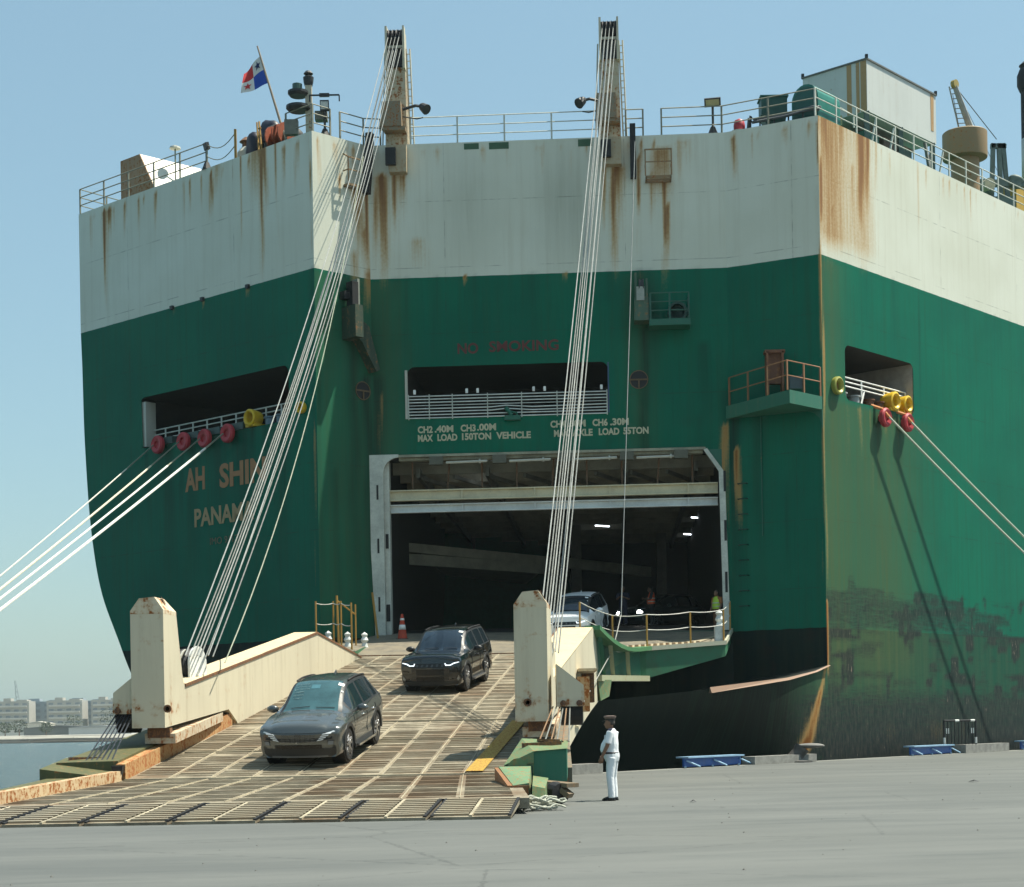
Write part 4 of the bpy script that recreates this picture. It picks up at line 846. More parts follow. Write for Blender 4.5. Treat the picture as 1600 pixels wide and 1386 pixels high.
# posts + box beams (one L-shaped weldment per side)
def beam(side):
    X=(lambda y:-7.87+(y-38.2)*.0932) if side<0 else (lambda y:.006+(y-38.2)*.0865)
    if side<0: I=lambda y:X(y)+.2; O=lambda y:X(y)-.53
    else: I=lambda y:X(y)+.07; O=lambda y:X(y)+.80+(y-38.2)*.022
    pr=[(38.2,1.63),(38.2,4.16),(39.22,4.16),(39.62,2.85),(39.75,2.62),(54.8,4.6),(62.4,zR(62.4)+.04),(62.4,zR(62.4)-.1),(53,zR(53)-.05),(44.7,1.62),(44.5,1.78),(43.7,2.08)]
    m=MB(); m.sweep2([V(I(y),y,z) for y,z in pr],[V(O(y),y,z) for y,z in pr])
    # chamfered post head: trim by a dark sheave slot on the inner back edge
    r=m.build('beam_post',cream,ramp)
    x0,x1=sorted((I(38.5),O(38.5)))
    h=MB(); h.sweep2([V(x1-.15,38.6,4.57),V(x1-.02,38.6,4.26),V(x1+.012,38.75,4.0),V(x1+.012,39.0,4.0)],[V(x1-.15,38.95,4.5),V(x1-.02,39.15,4.26),V(x1+.012,39.12,4.1),V(x1+.012,39.18,4.16)]); h.build('head_cover',plain('head_brown',(.16,.09,.05),.7),r)
    e=MB(); c1,c2=(x0+.21,x1-.12) if True else 0; P_=[(x0,4.155),(x0,4.22),(x0+.2,4.5),(x1-.19,4.53),(x1,4.25),(x1,4.155)]; sh=I(39.215)-I(38.195); e.sweep2([V(a+I(38.195)-I(38.5),38.195,b) for a,b in P_],[V(a+I(39.215 if b<4.3 else 38.95)-I(38.5),39.215 if b<4.3 else 38.95,b) for a,b in P_]); e.build('post_head',painted('head_rust_paint',(.60,.53,.39),.95,.6,scale=.8),r)
    e=MB()
    if 0: e.hexa([V(x0+.0,38.19,4.19),V(x1,38.19,4.19),V(x1,38.2,4.19),V(x0,38.2,4.19),V(x0+.16,38.41,4.53),V(x1-.16,38.41,4.53),V(x1-.16,38.6,4.53),V(x0+.16,38.6,4.53)]); pass
    t=MB(); nn=10
    for k in range(nn):
        a,b=39.9+(54.8-39.9)*k/nn,39.9+(54.8-39.9)*(k+1)/nn; za=lambda y:2.62+(y-39.75)*(1.98/15.05)+.012
        t.hexa([V(O(a),a,za(a)-.03),V(I(a),a,za(a)-.03),V(I(b),b,za(b)-.03),V(O(b),b,za(b)-.03),V(O(a),a,za(a)),V(I(a),a,za(a)),V(I(b),b,za(b)),V(O(b),b,za(b))])
    t.build('beam_top',painted('beam_top_paint',(.60,.50,.32),.55,.6,scale=1.1),r)
    t=MB(); t.bar(V(I(39.8)+(.0),39.8,2.6),V(I(54.8),54.8,4.58),.05,.07); t.bar(V(I(54.8),54.8,4.58),V(I(62.4),62.4,4.1),.05,.06); t.build('edge_weld',rustdark,r)
    b=MB(); xi,xo=I(40),O(40); cx=(xi+xo)/2
    b.hexa([V(xo+.05*-side,38.5,1.28),V(xi,38.5,1.28),V(I(43),43.2,1.78),V(O(43),43.2,1.78),V(xo+.05*-side,38.5,1.5),V(xi,38.5,1.5),V(I(43),43.2,2.0),V(O(43),43.2,2.0)]); b.build('rest_pad',painted('pad_paint',(.50,.44,.33),.9,.6),r)
    b=MB(); b.box(V(cx,38.62,1.52),(.5,.3,.22)); b.build('pad_block',rustdark,r)
    b=MB(); b.box(V(xi-side*.0+(.005 if side<0 else -.005),44.5,2.0),(.02,.9,.34),M=Matrix.Rotation(R(8),3,'X')); b.build('notch_plate',rustorange,r)
    # wing with wire sheaves
    a=xo; s=side; w_=MB(); w_.sweep2([V(a,38.32,2.9),V(a+s*.60,38.32,2.42),V(a+s*.62,38.32,1.95),V(a,38.32,1.95)],[V(a,39.15,2.9),V(a+s*.60,39.15,2.42),V(a+s*.62,39.15,1.95),V(a,39.15,1.95)]); wo=w_.build('sheave_wing',cream,r)
    w_=MB(); w_.lathe([(0,-.24),(.33,-.24),(.33,.24),(0,.24)],V(a+s*.34,38.72,1.86),16,facing(V(1,0,0))); w_.build('sheave',black,wo)
    for dx in (.14,.5): 
        w_=MB(); w_.lathe([(0,0),(.07,0),(.07,.05),(0,.06)],V(a+s*dx,38.32,2.02),10,facing(V(0,-1,0))); w_.build('sheave_pin',rustdark,wo)
    w_=MB(); w_.lathe([(.05,0),(.09,0),(.09,.03),(.05,.03),(.05,0)],V(xi-s*.0-.0+(-.1 if side<0 else .12),38.19,2.05),12,facing(V(0,-1,0))); w_.build('shackle_eye',rustdark,r)
    # hoist sheaves on the beam, swivelled towards the mast
    ax=V(math.cos(R(-17)),math.sin(R(-17)),0); ay=V(-ax.y,ax.x,0); cB=V((xi+xo)/2+.06,41.7,3.12); px=max(xi,xo)-.06
    for k in range(4):
        w_=MB(); w_.lathe([(.0,-.06),(.42,-.06),(.35,0),(.42,.06),(.0,.06)],cB+ax*(-.30+k*.15),20,facing(ax)); w_.build('hoist_sheave',darksteel if k%2 else plain('sheave_dark',(.03,.03,.032),.5,.3),r)
    w_=MB(); w_.lathe([(.0,-.02),(.41,-.02),(.41,.02),(.0,.02)],cB+ax*.0,20,facing(ax)); w_.build('sheave_divider',offwhite,r)
    w_=MB(); w_.prism([(-.42,-.5)]+[(.44*math.cos(t),.44*math.sin(t)+.03) for t in np.linspace(math.pi,0,13)]+[(.42,-.5)],.05,cB+ax*.24,ay,(0,0,1)); w_.build('sheave_guard',white if side<0 else cream,r)
    w_=MB(); M=facing(V(1,0,0)); w_.lathe([(.08,-.05),(.18,-.05),(.18,.05),(.08,.05),(.08,-.05)],V(px-.15,43.1,3.28),14,M); w_.box(V(px-.15,43.1,3.1),(.1,.3,.2)); w_.build('lifting_eye',cream,r)
    return r
beam(-1); beam(1)
# outer girder under the right beam
m=MB(); ys=np.linspace(43.8,61.5,8); O=lambda y:.006+(y-38.2)*.0865+.78+(y-38.2)*.022
P0=[V(O(y),y,zR(y)-.75-.035*(y-44)+.12*math.sin((y-43.8)/17.7*math.pi)) for y in ys]; P1=[V(O(y),y,zR(y)+.02) for y in ys]
poly=P0+P1[::-1]; m.sweep2(poly,[p+V(-.5,0,0) for p in poly]); m.build('side_girder',cream,ramp)
for y in (47.5,49.6):
    m=MB(); m.box(V(O(y)+.16,y,zR(y)+.25),(.34,1.2,.95)); m.build('latch_housing',rustdark if y>48 else painted('latch_paint',(.40,.28,.15),1.0,.65),ramp)
m=MB(); m.box(V(O(48.5)+.18,48.5,zR(48.5)+.78),(.5,3.0,.08)); m.build('latch_cover',cream_top,ramp)
m=MB(); m.tube([V(O(52)+.05,52,zR(52)+.3),V(O(49)+.08,49,zR(49)-.1),V(O(46.5)+.06,46.5,zR(46.5)-.5)],.04,5); m.build('drain_pipe',cream,ramp)
# ------------------------------------------------------------------ hoisting wires
def wire_thing(name,pts,r,mat,label,cat,group=None,sag=0,n=10):
    a,b=Vector(pts[0]),Vector(pts[-1]); m=MB()
    if len(pts)==2: pts=[a.lerp(b,t)-UZ*(sag*4*t*(1-t)) for t in np.linspace(0,1,n)]
    m.tube(pts,r,6)
    o=m.build(name,mat); return tag(o,label,cat,group)
for i in range(8):
    top=wCD.pt(1.2-.27+i*.075,29.95-(i%2)*.5,.10); bot=V(-7.74+i*.082+(.02 if i%2 else 0),41.1+.05*i,3.35-.03*(i%3))
    wire_thing('hoist_wire',[top,bot],.0175,wire if i%3 else plain('wire_light',(.34,.345,.32),.4,.2),'pale steel wire running from the left mast down to the left ramp beam','wire','hoisting wires of the left ramp beam',1.05+.12*(i%3),16)
wire_thing('hoist_wire',[wCD.pt(-.1,24.8,.8),V(-6.95,42,3.2)],.017,plain('wire_greenish',(.30,.33,.25),.5,.2),'slack greenish wire hanging right of the left hoisting wires','wire',None,1.75,18)
for i in range(8):
    top=wCD.pt(9.98-.27+i*.075,29.95-(i%2)*.5,.10); bot=V(.62+i*.075,41.1+.05*i,3.3-.03*(i%3))
    wire_thing('hoist_wire',[top,bot],.0175,wire if i%3 else MATS['wire_light'],'pale steel hoisting wire from the right mast down to the right ramp beam','wire','hoisting wires of the right ramp beam',.35+.1*(i%3),14)
wire_thing('guy_wire',[wCD.pt(10.95,25.1,.5),V(4.1,63.8,5.55),V(3.55,60,4.1),V(1.75,45,1.9)],.017,MATS['wire_light'],'thin single wire from the deck edge down to the apron railing','wire')
for s,xa,xb,lab,grp in ((-1,-8.80,-9.02,'dark wire hanging below the sheave of the left ramp post','left lower ramp wires'),(1,.92,.55,'rusty wire hanging below the sheave of the right ramp post','right lower ramp wires')):
    for i in range(6):
        a=V(xa+i*.075,38.45,1.95); b=V(xb+i*(.11 if s<0 else .125),36.5 if s<0 else 35.9,.95 if s<0 else 1.2)
        wire_thing('lower_wire',[a,b],.016,wiredark if s<0 else (wire if i%2 else plain('rusty_wire',(.22,.13,.07),.6)),lab,'wire',grp,.0,2)
# ------------------------------------------------------------------ mooring lines
def mooring(a,b,split,label,r0,r1,group,m0=ropetail,m1=rope,sag=.12):
    a,b=Vector(a),Vector(b); o=empty('mooring_line',a,label,'mooring line',group)
    pt=lambda t:a.lerp(b,t)-UZ*(sag*4*t*(1-t))
    m=MB(); m.tube([pt(t) for t in np.linspace(0,split,6)],r0,6); m.build('tail_rope',m0,o)
    m=MB(); m.tube([pt(t) for t in np.linspace(split,1,14)],r1,7); m.build('main_rope',m1,o); return o
mooring(wAB.pt(6.0,14.05,.5),V(-14.45,36,1.86),.155,'thin mooring line from the leftmost red roller on the stern',.025,.026,'stern mooring lines',ropetail,plain('rope_grey',(.5,.5,.44),.8,0,.2,12))
mooring(wAB.pt(7.8,13.97,.5),V(-14.4,36,1.72),.15,'yellowish mooring line from the second red roller on the stern',.028,.036,'stern mooring lines',ropetail,plain('rope_yellowish',(.60,.56,.42),.8,0,.2,12))
mooring(wAB.pt(9.25,13.93,.5),V(-14.4,36,1.60),.16,'white mooring line from the third red roller on the stern',.03,.036,'stern mooring lines')
mooring(wAB.pt(10.78,13.95,.5),V(-14.4,36,1.40),.085,'thickest white mooring line from the red roller beside the yellow fairlead',.035,.045,'stern mooring lines')
orope=plain('orange_tail',(.55,.22,.08),.8,0,.2,10)
for u,e,l in ((4.43,V(36.4,88,.55),'pale spring line from the lower red roller on the ship side'),(6.29,V(37.4,89,.7),'pale spring line from the red roller under the yellow fairleads')):
    st=wES.pt(u-.55,14.5,-.1); k=wES.pt(u,14.02,.42)
    o=empty('mooring_line',k,l,'mooring line','side mooring lines')
    m=MB(); m.tube([st,wES.pt(u-.2,14.35,.22),k],.07,6); m.build('tail_rope',orope,o)
    m=MB(); m.tube([k.lerp(e,t)-UZ*(.5*4*t*(1-t)) for t in np.linspace(0,1,14)],.045,6); m.build('main_rope',plain('rope_pale_green',(.50,.52,.42),.8,0,.15,12),o)
# ------------------------------------------------------------------ quay, water, kerb furniture
Q0=V(1.6,53.28,0); QD=V(.64,.768,0).normalized(); QN=V(QD.y,-QD.x,0)
def quay_mat():
    t=NT('quay_concrete'); v=t.coord(); a=math.atan2(QD.y,QD.x)
    vr=t.map(v,(1,1,1),(0,0,-R(8)))
    n1=t.noise(t.map(vr,(.10,.42,1)),1.,6,.66); n2=t.noise(t.map(vr,(.25,1.3,1)),1.3,6,.68); n3=t.noise(v,3,5,.7); n4=t.noise(v,40,3,.7); big=t.noise(v,.06,3)
    c=t.mix(t.ramp(n1,.3,.7),(.082,.089,.086),(.120,.126,.119))
    c=t.mix(t.math('MULTIPLY',t.ramp(n2,.5,.72),.45),c,(.046,.055,.054))
    c=t.mix(t.math('MULTIPLY',t.ramp(n2,.28,.42),t.math('MULTIPLY',t.ramp(n1,.45,.6),.0)),c,(.45,.45,.42))
    c=t.mix(t.math('MULTIPLY',t.ramp(n3,.55,.8),.35),c,(.066,.072,.068)); c=t.mix(t.math('MULTIPLY',t.ramp(big,.45,.65),.3),c,(.118,.122,.110))
    c=t.mix(t.math('MULTIPLY',t.ramp(n4,.62,.72),.35),c,(.04,.043,.042))
    crk=t.node('TexVoronoi',feature='DISTANCE_TO_EDGE'); t.set(crk.inputs['Vector'],t.map(v,(1,1,1))); crk.inputs['Scale'].default_value=.16
    dv_=t.math('ADD',crk.outputs['Distance'],t.math('MULTIPLY',t.math('SUBTRACT',n3,.5),.04))
    c=t.mix(t.math('MULTIPLY',t.math('LESS_THAN',t.math('ABSOLUTE',dv_),.0022),.45),c,(.04,.043,.042))
    oil=t.noise(v,.33,3,.5); c=t.mix(t.math('MULTIPLY',t.ramp(oil,.66,.74),.4),c,(.045,.048,.048))
    t.bump(t.math('ADD',t.math('MULTIPLY',n3,.6),n4),.35,.01)
    return t.fin(c,.75,0,.4)
QM=quay_mat()
e0=Q0-QD*110; e1=Q0+QD*160; k0=e0+QN*160; k1=e1+QN*160
m=MB(); m.add([V(p.x,p.y,0) for p in (e0,e1,k1,k0)],[(0,1,2,3)]); m.add([V(e0.x,e0.y,0),V(e1.x,e1.y,0),V(e1.x,e1.y,-3.4),V(e0.x,e0.y,-3.4)],[(0,1,2,3)])
tag(m.build('quay',QM),kind='structure')
cp=MB()
for i in range(60):
    a=e0+QD*(i*4.5+.02); b=e0+QD*(i*4.5+4.48); cp.bar(a+QN*.35-UZ*.14,b+QN*.35-UZ*.14,.7,.29,UZ)
tag(cp.build('quay_edge_coping',plain('coping_concrete',(.17,.175,.16),.8,0,.15,2)),kind='structure')
def water_mat():
    t=NT('harbour_water'); v=t.coord(); n=t.noise(t.map(v,(.25,.55,1)),1,6,.6); n2=t.noise(t.map(v,(.9,1.6,1)),1,4,.6)
    t.bump(t.math('ADD',t.math('MULTIPLY',n,1.),t.math('MULTIPLY',n2,.4)),1.0,3.)
    return t.fin((.03,.065,.075),.18,0,.45)
WZ=-2.1
m=MB(); m.add([V(-1150,-40,WZ),V(1150,-40,WZ),V(1150,1480,WZ),V(-1150,1480,WZ)],[(0,1,2,3)]); wo=tag(m.build('water',water_mat()),kind='structure')
# kerb blocks and blue fender frames along the edge
def on_edge(s,off=.2,z=0): p=Q0+QD*s+QN*off; return V(p.x,p.y,z)
def block(s0,s1,h,mat,label,off=.3,wd=.55):
    m=MB(); m.bar(on_edge(s0,off,h/2+.01),on_edge(s1,off,h/2+.01),wd,h); o=m.build('kerb_block',mat); return tag(o,label,'kerb block','kerb blocks on the quay edge')
def fender(s0,s1,h,label,off=.2,wd=.5):
    o=empty('fender_frame',on_edge((s0+s1)/2,off),label,'fender frame','blue fender frames on the quay edge')
    m=MB(); m.bar(on_edge(s0,off,h/2+.01),on_edge(s1,off,h/2+.01),.08,h-.06); m.build('face_plate',blue,o)
    m=MB(); m.bar(on_edge(s0,off-.05,h),on_edge(s1,off-.05,h),wd,.05); m.build('top_plate',plain('fender_top',(.22,.36,.5),.5),o)
    for s in (s0+.1,(s0+s1)/2,s1-.1):
        m=MB(); m.bar(on_edge(s,off,.02),on_edge(s-.35,off+.25,.05),.06,.06); m.tube([on_edge(s,off+.06,h*.7),on_edge(s+.3,off+.2,.12),on_edge(s+.6,off+.2,.04)],.03,5); m.build('chain_stay',plain('fender_pale_blue',(.25,.4,.55),.5),o)
    return o
block(-1.2,1.2,.30,concrete_b,'long grey concrete kerb block right behind the man in white')
block(10.1,14.4,.28,concrete_b,'long grey concrete kerb block beside the iron bollard')
block(27.,31.4,.36,concrete_b,'grey concrete kerb block behind the crowd barrier')
fender(-3.5,-1.25,.33,'blue fender frame on the quay edge left of the man in white')
fender(6.2,9.7,.36,'blue fender frame on the quay edge just left of the bollard')
fender(22.6,26.3,.38,'blue fender frame on the quay edge left of the crowd barrier')
fender(33.5,36.5,.4,'blue fender frame at the far right end of the quay edge')
# bollard
bo=empty('mooring_bollard',V(10.4,63.3,0),'grey iron T-headed mooring bollard on the quay edge','bollard')
m=MB(); m.lathe([(.0,0),(.58,.0),(.58,.05),(.42,.08),(.0,.09)],V(10.4,63.3,0),20); m.tube([V(10.28,63.3,.04),V(10.36,63.3,.2),V(10.5,63.3,.38),V(10.62,63.3,.55)],[.36,.27,.25,.29],16); m.build('bollard_stem',plain('bollard_grey',(.075,.073,.068),.7,0,.3,5),bo,True,50)
m=MB(); vs,fs=lump((10.92,63.3,.60),(.50,.26,.10),5,.05); m.add(vs,fs); m.build('bollard_head',plain('bollard_worn',(.15,.145,.135),.7,0,.25,4),bo,True)
# crowd barrier
br=empty('crowd_barrier',V(19.55,74.6,0),'black crowd barrier with white reflective bands on the quay','barrier')
d=(V(20.58,76.0,0)-V(18.51,73.2,0)); a0=V(18.55,73.3,0); dn=d.normalized(); h=1.4
dn=V(.93,.36,0).normalized(); a0=V(18.5,74.0,0); Lb=1.62
for s in (0,Lb):
    p=a0+dn*s; m=MB(); m.tube([p,p+UZ*h],.045,8); m.build('frame_post',plastic,br)
    for z in (.42,): m=MB(); m.tube([p+UZ*z,p+UZ*(z+.26)],.052,8); m.build('reflective_band',white,br)
    m=MB(); m.bar(p-V(.22,.28,-.03),p+V(.22,.28,.03),.1,.06); m.build('barrier_foot',plastic,br)
m=MB(); m.tube([a0+UZ*h,a0+dn*Lb+UZ*h],.045,8); m.tube([a0+UZ*.2,a0+dn*Lb+UZ*.2],.035,8); m.build('frame_rail',plastic,br)
for s in (.55,1.35): m=MB(); m.tube([a0+dn*s+UZ*h,a0+dn*(s+.2)+UZ*h],.052,8); m.build('reflective_band',white,br)
for i in range(1,9):
    p=a0+dn*(Lb*i/9); m=MB(); m.tube([p+UZ*.2,p+UZ*h],.018,5); m.build('barrier_bar',plastic,br)
for s in (.12,.22,Lb-.22,Lb-.12): m=MB(); p=a0+dn*s; m.tube([p+UZ*.85,p+UZ*1.08],.022,6); m.build('reflective_strip',white,br)
# rope heap, debris
m=MB(); rr=np.random.RandomState(3)
for k in range(13):
    pts=[]; cx,cy=.42+rr.uniform(-.25,.28),31.2+rr.uniform(-.3,.4); ra,rb2=rr.uniform(.16,.45),rr.uniform(.1,.3); z0=.03+k*.016
    for t in np.linspace(0,2*math.pi*1.4,26): pts.append(V(cx+ra*math.cos(t+k)*(1+.25*math.sin(3*t+k)),cy+rb2*math.sin(t+k)*(1+.3*math.sin(2*t)),z0+.03*math.sin(4*t+k)+.02))
    m.tube(pts,.02,6)
tag(m.build('rope_heap',plain('dirty_rope',(.42,.43,.36),.9,0,.4,14)),'heap of dirty white rope on the quay beside the ramp end','rope heap')
for x,y,s,l in ((1082,1254,.06,'small dark scrap of litter on the quay right of the man in white'),(1520,1222,.12,'dark flat litter on the quay below the crowd barrier')):
    a=(x-800)/F; b=(1132-y)/F; dz=-a*sr+b*cr; Y=-EYE/dz; X=(a*cr+b*sr)*Y
    m=MB(); m.add([V(X-s,Y,.005),V(X,Y-s,.03),V(X+s*1.4,Y,.01),V(X,Y+s,.035),V(X+s*.3,Y,.06)],[(0,1,4),(1,2,4),(2,3,4),(3,0,4)]); tag(m.build('litter_scrap',black),l,'litter')
m=MB()
for i in range(260):
    x=rng.uniform(-6,22); y=rng.uniform(16,60)
    if (V(x,y,0)-Q0).dot(QN)<1 or (x<.6 and y>27): continue
    s=rng.uniform(.008,.022); m.add([V(x-s,y,.001),V(x,y-s,.001),V(x+s,y,.001),V(x,y+s,.001),V(x,y,s)],[(0,1,4),(1,2,4),(2,3,4),(3,0,4)])
tag(m.build('grit',plain('grit_dark',(.12,.12,.11),.9)),'scattered small grit on the concrete quay','grit',kind='stuff')
# ------------------------------------------------------------------ far shore
fw=plain('far_white_hazed',(.33,.32,.29),.8,0,.1,.05); fg=plain('far_grey_block',(.24,.28,.31),.8,0,.1,.05); fwin=plain('far_window_hazed',(.17,.19,.21),.5); fb=plain('far_balcony',(.42,.41,.38),.8,0,.08,.1)  # white dimmed, windows lightened: distance haze put into these colours
m=MB(); m.hexa([V(-900,836,-2.3),V(600,836,-2.3),V(600,1500,-2.3),V(-900,1500,-2.3),V(-900,840,-.4),V(600,840,-.4),V(600,1500,3.0),V(-900,1500,3.0)]); tag(m.build('far_shore',plain('far_land',(.30,.29,.25),.9,0,.2,.02)),kind='structure')
wmesh=None
def block_of_flats(x,y,w,d,fl,mat,label,cols,front=True):
    global wmesh
    o=empty('apartment_block',V(x,y,1.2),label,'building','apartment blocks on the far shore'); x,y,w,d=x*KF,y*KF,w*KF,d*KF; o.location=(x,y,1.2); ORG[o]=V(x,y,1.2); ST=3.1*KF; H=fl*ST+1.2
    m=MB(); m.box(V(x,y,1.2+H/2),(w,d,H)); m.box(V(x-w*.2,y,1.2+H+1),(w*.22,d*.5,2.0)); m.box(V(x+w*.25,y,1.2+H+.5),(w*.3,d*.6,.9)); m.build('wall',mat,o)
    for f in range(fl):
        z=1.2+1.9+f*ST
        for c in range(cols):
            cx=x-w/2+w*(c+.5)/cols
            if wmesh is None:
                q=MB(); q.box((0,0,0),(1,.3,1)); wob=q.build('window',fwin,o,local=True); wmesh=wob.data
            else: wob=bpy.data.objects.new('window',wmesh); COL.objects.link(wob); wob.parent=o
            wob.location=V(cx,y-d/2-.1,z+.9)-V(x,y,1.2); wob.scale=(w/cols*.55,1,1.9)
        if front:
            q=MB(); q.box(V(x,y-d/2-.7,z-.1),(w*.86,1.3,1.1)); q.build('balcony',fb,o)
    return o
KF=1.3
def farX(px,Y): return (px-800)/F*Y
for px,Y,w,fl,mt,l,c,fr_ in ((-20,930,24,5,fg,'grey far block at the left edge of the shore',4,False),(25,880,17,5,fw,'white far block with balconies below the harbour crane',4,True),(45,960,14,5,fw,'narrow white far block between two grey ones',3,True),(72,900,26,5,fg,'wide bluish grey far block near the middle',6,False),(106,880,18,5,fw,'white far block with stacked balconies between two bluish blocks',4,True),(140,900,26,5,fg,'wide bluish grey far block left of the ramp post',6,False),(172,880,16,5,fw,'white far block just left of the ramp post',4,True),(196,920,22,5,fg,'bluish far block half hidden by the ramp post',4,False),(235,900,30,5,fw,'white far block hidden behind the ramp post',6,True),(-70,900,30,5,fw,'white far block beyond the left of view',6,True)):
    block_of_flats(farX(px,Y),Y,w,12,fl,mt,l,c,fr_)
for px,Y,w,h,col,l in ((20,700,22,4.2,(.55,.54,.5),'low pale shed on the far shore under the white block'),(63,690,10,4.6,(.6,.56,.48),'small cream hut on the far shore'),(98,670,28,2.8,(.13,.14,.14),'long dark warehouse roof on the far shore'),(135,680,18,2.4,(.16,.17,.18),'low dark warehouse beside the long one'),(160,665,24,2.6,(.45,.46,.46),'pale low shed on the far shore near the ramp')):
    Y*=KF; w*=KF; h*=KF; x=farX(px,Y); o=empty('shed',V(x,Y,.3),l,'shed'); m=MB(); m.box(V(x,Y,.3+h/2),(w,10,h)); m.build('wall',plain('shed_%d'%px,col,.8),o)
    m=MB(); m.prism([(-w/2-.5,0),(w/2+.5,0),(0,1.2)],11,V(x,Y+5.5,.3+h),(1,0,0),(0,0,1)); m.build('roof',plain('shed_roof_%d'%px,tuple(c*.7 for c in col),.8),o)
leafm=plain('far_foliage',(.045,.06,.03),.9,0,.3,.3)
for i,(px,Y,h,l) in enumerate(((30,670,6,'dark clump of trees on the far shore before the pale shed'),(72,660,5,'dark round tree on the far shore beside the cream hut'),(115,720,8,'broad dark tree on the far shore between white and grey blocks'),(178,690,11,'tall dark tree on the far shore left of the ramp post'),(8,660,5,'low dark tree on the far shore at the left edge'))):
    Y*=KF; h*=KF; x=farX(px,Y); o=empty('shore_tree',V(x,Y,.2),l,'tree','trees on the far shore')
    m=MB(); m.tube([V(x,Y,.2),V(x,Y,h*.5)],[.3,.15],6); m.build('trunk',rustdark,o)
    m=MB(); r3=np.random.RandomState(i+50)
    for k in range(420):
        a=r3.uniform(0,6.28); q=r3.uniform(.15,1)**.5; z=r3.uniform(-.5,.5); rad=h*.55*q*math.sqrt(max(.05,1-4*z*z*.8)); c=V(x+rad*math.cos(a),Y+rad*math.sin(a),.2+h*(.62+z*.75)); s=r3.uniform(.35,.75)
        e=[c+V(*r3.uniform(-s,s,3)) for _ in range(3)]; m.add(e,[(0,1,2)])
    m.build('crown',leafm,o,flip=False)
# breakwater and floating hose line
def boom(px0,px1,y0,y1,r,label,mat,cat='floating boom'):
    pts=[]
    for t in np.linspace(0,1,30):
        x=px0+(px1-px0)*t; y=y0+(y1-y0)*t; a=(x-800)/F; b=(1132-y)/F; dz=-a*sr+b*cr; Y=(WZ+.35-EYE)/dz; pts.append(V((a*cr+b*sr)*Y,Y,WZ+.25+.1*math.sin(t*23)))
    m=MB(); m.tube(pts,r,6); return tag(m.build('floating_boom',mat),label,cat)
boom(-260,330,1165,1154.5,.75,'long dark floating boom on the harbour water, the nearer one',plain('boom_dark',(.06,.055,.045),.8))
boom(-260,330,1161,1151.5,.7,'long dark floating boom on the harbour water, the farther one',MATS['boom_dark'])
boom(-260,330,1158,1149.5,.9,'pale breakwater strip behind the floating booms',plain('breakwater_pale',(.42,.42,.40),.9),'breakwater')
for px,y,l in ((40,1158,'dark float cluster on the boom at the left'),(118,1155,'dark float cluster on the boom near the ramp')):
    a=(px-800)/F; b=(1132-y)/F; dz=-a*sr+b*cr; Y=(WZ+.3-EYE)/dz; X=(a*cr+b*sr)*Y
    o=empty('float_raft',V(X,Y,WZ),l,'float'); m=MB(); m.box(V(X,Y,WZ+.35),(3.2,1.6,.7)); m.build('raft_deck',MATS['boom_dark'],o); m=MB(); m.tube([V(X-1,Y,WZ+.6),V(X-1,Y,WZ+1.4)],.12); m.tube([V(X+.8,Y,WZ+.6),V(X+.8,Y,WZ+1.3)],.12); m.build('raft_post',MATS['boom_dark'],o)
# far lattice crane
cx,cy=farX(29,1300),1300; o=empty('harbour_crane',V(cx,cy,1),'grey lattice harbour crane rising behind the far blocks','crane'); gm=plain('crane_grey',(.22,.25,.27),.7)
m=MB()
for dx in (-3.2,3.2): m.tube([V(cx+dx*1.3+2,cy,1),V(cx+dx*.5+1,cy,18),V(cx-2+dx*.12,cy,41)],.22,4)
for i in range(9):
    z=4+i*3.9; t=z/41; x0=cx+2-4*t; wv=4.2*(1-t*.85); m.tube([V(x0-wv,cy,z),V(x0+wv*.8,cy,z+2.6)],.13,4); m.tube([V(x0+wv,cy,z),V(x0-wv*.8,cy,z+2.6)],.13,4)
m.build('lattice_jib',gm,o); m=MB(); m.box(V(cx+2,cy,3),(8,6,5)); m.build('machine_house',gm,o)
# ------------------------------------------------------------------ deck gear
# ventilator housing on the port quarter
o=empty('ventilator_housing',wAB.pt(3,DECK,-1.5),'rusty wedge shaped ventilator housing with white sloping side at the port quarter','ventilator')
q=lambda u,z,d:wAB.pt(u,z,-d)
pr=[(1.9,25.44),(1.9,27.75),(3.35,27.75),(4.75,25.44)]
m=MB(); m.sweep2([q(u,z,1.0) for u,z in pr],[q(u,z,1.04) for u,z in pr]); m.build('front_panel',painted('vent_rust_shade_front',(.34,.22,.13),1.0,.65,scale=1.3),o)  # panel's brown holds the front's shade along with rust; sloping side stays white
m=MB(); m.sweep2([q(u,z,1.05) for u,z in pr],[q(u+(.6 if i==2 else .75 if i==3 else 0),z-(.12 if i==2 else 0),4.0) for i,(u,z) in enumerate(pr)]); m.build('housing',painted('vent_white',(.62,.58,.5),.3,.5),o)
o=empty('deck_lamp',wAB.pt(4.6,DECK,-2.5),'small mushroom lamp on a thin pole behind the ventilator housing','lamp'); p=wAB.pt(4.4,DECK,-2.2)
m=MB(); m.tube([p,p+UZ*2.5],.035,6); m.build('pole',raildark,o); m=MB(); m.lathe([(0,0),(.26,.02),(.24,.1),(.05,.18),(0,.18)],p+UZ*2.5,12); m.build('lamp_head',offwhite,o)
